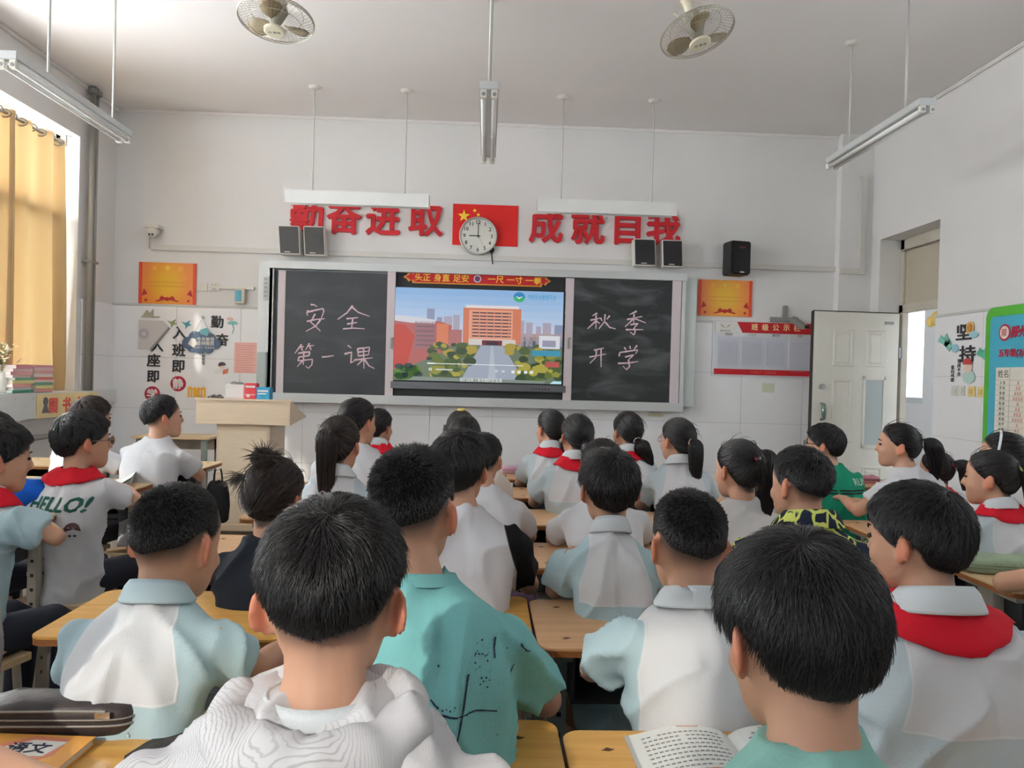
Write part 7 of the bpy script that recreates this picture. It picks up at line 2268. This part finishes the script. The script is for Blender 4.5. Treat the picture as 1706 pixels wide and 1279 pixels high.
def page(sx, wv, name):
    k = MB(); rows_ = []
    n_ = 12
    def prof(u): return .004 + .026 * math.sin(math.pi * min(1, u * 1.05)) ** .7 * (1 - .55 * u) + (.0)
    top_ = [(sx * wv * u, prof(u)) for u in np.linspace(0, 1, n_ + 1)]
    for y in np.linspace(-.125, .125, 5):
        rows_.append([Vector((x, y, z)) for x, z in top_] + [Vector((top_[-1][0], y, 0)), Vector((0, y, 0))])
    k.rings(rows_); k.build(name, M_page_w, t, smooth=False)
    tl_ = MB()
    for j in range(15):
        y0 = .098 - j * .0145
        for u0 in np.arange(.14, .9, .052):
            if j > 12 and u0 > .5: continue
            if random.random() < .06: continue
            u1 = u0 + .036
            z0_, z1_ = prof(u0) + .0006, prof(u1) + .0006
            tl_.add([(sx * wv * u0, y0, z0_), (sx * wv * u1, y0, z1_), (sx * wv * u1, y0 + .0042, z1_), (sx * wv * u0, y0 + .0042, z0_)], [(0, 1, 2, 3)])
    o = tl_.build('text_lines', mat('print_soft', (142, 142, 146), .7), t); o['kind'] = 'stuff'
    return prof


M_page_w = mat('page_white', (226, 228, 224), .7)
page(-1, .182, 'left_page'); page(1, .182, 'right_page')
k = MB(); k.box(-.19, .19, -.13, .13, -.0005, .0005); k.build('cover', mat('cover_grey', (180, 182, 180), .5), t)
k = MB(); k.box(-.10, -.06, .110, .113, .0275, .0285); k.box(.05, .13, .085, .11, .026, .0278); k.build('page_header', mat('header_tan', (206, 170, 150), .7), t)

# notebooks, sheets
def sheets(x, y, rz, label, w_=.18, d_=.25, z=DZT, n_=3, curl=.03, m_=None):
    t = thing('notebook', label, 'notebook', (x, y, z + .001), rz)
    for i in range(n_):
        k = MB(); vs = []
        for a in range(5):
            for b_ in range(2):
                u = a / 4; vs.append((w_ * (u - .5) + .004 * i, d_ * (b_ - .5), .002 * i + curl * (u ** 3) * (i + 1) / n_))
        k.add(vs, [(2 * a, 2 * a + 2, 2 * a + 3, 2 * a + 1) for a in range(4)])
        o = k.build('sheet', m_ or M_page_w, t, fix=False); md = o.modifiers.new('s', 'SOLIDIFY'); md.thickness = .0012
    return t


sheets(-1.90, 4.02, R(20), 'open white notebook on the desk before the HELLO! boy', z=.762, curl=.05)
sheets(-2.0, 5.0, R(-15), 'white notebook on the desk before the boy in plain white', z=.762, curl=.01)
sheets(-2.0, 3.2, R(0), 'closed pale exercise book on the desk of the uniform boy at the left edge', z=.762, curl=.0)
sheets(1.83, 4.30, R(10), 'thin notebook under the arm of the girl looking left', curl=.0)
sheets(1.98, 5.15, R(0), 'pale notebook behind the silver bottle', curl=.0)
sheets(.02, 3.58, R(5), 'small white notebook on the fourth-row desk left of centre', w_=.14, d_=.2, curl=.0)
k = MB(); k.tube([(2.06, 4.99, DZT + .008), (1.90, 4.97, DZT + .008)], .006, 8); tag(k.build('black_pen', M_dark, smooth=True), 'black marker pen lying beside the silver bottle', 'pen')

# silver bottle with carrying loop
t = thing('water_bottle', 'silver water bottle with a carrying loop, behind the red ponytail band girl', 'bottle', (1.80, 5.08, DZT))
M_sil = mat('bottle_silver', (150, 152, 154), .3, metal=.8)
k = MB(); k.tube([(0, 0, 0), (0, 0, .01), (0, 0, .17), (0, 0, .185)], [.033, .036, .036, .026], 20); k.build('body', M_sil, t, smooth=True)
k = MB(); k.tube([(0, 0, .185), (0, 0, .215)], [.028, .026], 16); lid = k.build('lid', mat('lid_grey', (110, 112, 114), .5), t)
k = MB(); k.tube([(-.02, 0, .21), (-.024, 0, .245), (-.01, 0, .268), (.01, 0, .268), (.024, 0, .245), (.02, 0, .21)], .0045, 7); k.build('carry_loop', mat('lid_grey', (110, 112, 114), .5), t, smooth=True)


# bags
def bag(name, label, loc, rz, w_, d_, h_, m_, strap_m, hang=0.0, cat='bag', pocket=True):
    t = thing(name, label, cat, loc, rz)
    k = MB()
    k.rings([[(w_ / 2 * f * math.copysign(abs(math.cos(a)) ** .5, math.cos(a)), d_ / 2 * g * math.copysign(abs(math.sin(a)) ** .6, math.sin(a)), h_ * u) for a in np.linspace(0, 2 * math.pi, 24, endpoint=False)]
             for u, f, g in ((0, .85, .8), (.06, 1, 1), (.35, 1.04, 1.08), (.7, .98, .95), (.92, .86, .75), (1, .6, .4))])
    remeshed(k, 'bag_body', m_, t, .009, 2, disp=folds(loc[0] * 7 + loc[1], .008))
    if pocket:
        k = MB(); k.rings([[(w_ * .36 * f * math.copysign(abs(math.cos(a)) ** .5, math.cos(a)), -d_ / 2 - .008 + .03 * g * math.sin(a), h_ * (.1 + .36 * u)) for a in np.linspace(0, 2 * math.pi, 18, endpoint=False)] for u, f, g in ((0, .9, .6), (.1, 1, 1), (.9, 1, .9), (1, .9, .5))])
        k.build('pocket', m_, t, smooth=True)
    for sx in (-1, 1):
        k = MB(); k.tube([(sx * w_ * .2, 0, h_ * .9), (sx * w_ * .16, .0, h_ + hang * .6), (sx * .015, .0, h_ + hang)], .006, 6); k.build('strap', strap_m, t, smooth=True)
    return t


M_navy = mat('cloth_navy_bag', (32, 40, 64), .8, bump=.2)
bag('drawstring_bag', 'black drawstring bag hanging at the side of the desk near the lectern', (-1.645, 4.84, .42), 0, .14, .07, .26, M_black, M_black, .07, pocket=False)
k = MB(); k.tube([(-.09, 0, .32), (-.04, 0, .325), (0, 0, .325), (.02, 0, .34)], .004, 6); k.build('hook', M_grey, bpy.data.objects['drawstring_bag'])
bag('school_bag', 'blue school bag with a pale edge beside the crew-cut boy at near left', (-1.02, 1.62, .30), R(25), .26, .16, .30, mat('bag_blue', (34, 58, 136), .7), mat('strap_pale', (176, 186, 196), .6), .04)
bag('school_bag', 'purple and pink school bag hanging under the third-row desks', (.10, 2.55, .36), R(0), .20, .12, .30, mat('bag_mauve', (92, 70, 96), .7), M_black, .04)
bag('school_bag', 'dark school bag on the floor right of the teal-shirted boy', (.16, 1.72, .02), R(0), .26, .16, .38, M_navy, M_black, .02)
bag('school_bag', 'navy school bag hanging beside the desk at the right edge', (1.66, 2.60, .28), R(90), .24, .13, .34, M_navy, M_black, .04)
bag('school_bag', 'black school bag at the left edge beside the grey jacket', (-1.62, 1.98, .40), R(0), .28, .16, .36, M_black, M_black, .02)

# chair with grey jacket
ch = thing('wooden_chair', 'wooden chair at the left edge under the grey jacket', 'chair', (-1.38, 2.0, 0), R(4))
k = MB(); k.prism(rr(.36, .34, .02), .40, .418, 'z'); k.build('seat', M_deskpale, ch)
for sx in (-1, 1):
    k = MB(); k.box(sx * .17 - .015, sx * .17 + .015, -.17, -.14, 0, .80); k.build('leg', M_leg_b, ch)
    k = MB(); k.box(sx * .17 - .015, sx * .17 + .015, .13, .16, 0, .40); k.build('leg', M_leg_b, ch)
for z in (.56, .72):
    k = MB(); k.box(-.16, .16, -.165, -.145, z, z + .07); k.build('back_slat', M_deskpale, ch)
jk = thing('grey_jacket', 'grey jacket with a dark stripe draped over the chair back at the left edge', 'jacket', (-1.36, 1.84, .42), R(4))
k = MB()
k.rings([[(x * f + dx, y * g, z) for x, y in ((-.22, -.05), (-.08, -.065), (.08, -.06), (.22, -.045), (.235, .0), (.20, .045), (0, .05), (-.2, .045))] for f, g, z, dx in ((1.05, 1.0, -.14, -.04), (1.0, 1.2, .05, -.02), (.98, 1.15, .22, 0), (.95, 1.0, .35, .01), (.88, .8, .405, .01), (.78, .3, .42, .01))])
remeshed(k, 'jacket_body', mat('jacket_grey', (150, 148, 148), .8, bump=.15), jk, .009, 3, disp=folds(9.1, .016, .8))
k = MB(); k.rings([[(x + dx, y, z) for x, y in ((-.03, -.088), (.012, -.092), (.012, -.06), (-.03, -.06))] for z, dx in ((-.14, -.12), (.05, -.07), (.22, -.04), (.36, -.03), (.40, -.02))]); k.build('dark_stripe', mat('jacket_navy', (44, 54, 72), .8), jk, smooth=True)
k = MB(); k.box(.03, .14, -.082, -.072, .16, .168, Matrix.Rotation(R(-12), 4, 'Y')); k.build('pocket_slit', M_dark, jk)

# books in the trays under the desks
for i, (x, y, lb, col) in enumerate(((-.62, 1.98, 'grey book in the desk tray before the crew-cut boy, near left', (120, 126, 124)), (-.42, 2.0, 'pale book in the desk tray left of the teal-shirted boy', (196, 200, 200)),
                                     (.62, 2.72, 'grey book in the tray of the desk right of the middle uniform boy', (128, 132, 128)), (.30, 2.74, 'pale book in the tray before the rounded-haircut boy', (176, 180, 176)),
                                     (-2.1, 3.1, 'dark book in the tray of the left-edge desk', (60, 64, 66)), (1.95, 4.2, 'coral book in the tray under the girl looking left', (206, 120, 104)), (2.0, 2.6, 'glittery mint folder in the tray at the right edge', (140, 176, 168)))):
    book(x, y, DZT - .156 + (.035 if x < -2 else 0), .185, .25, .03, R(random.uniform(-8, 8)), (col, 0), lb, group='books in the desk trays')
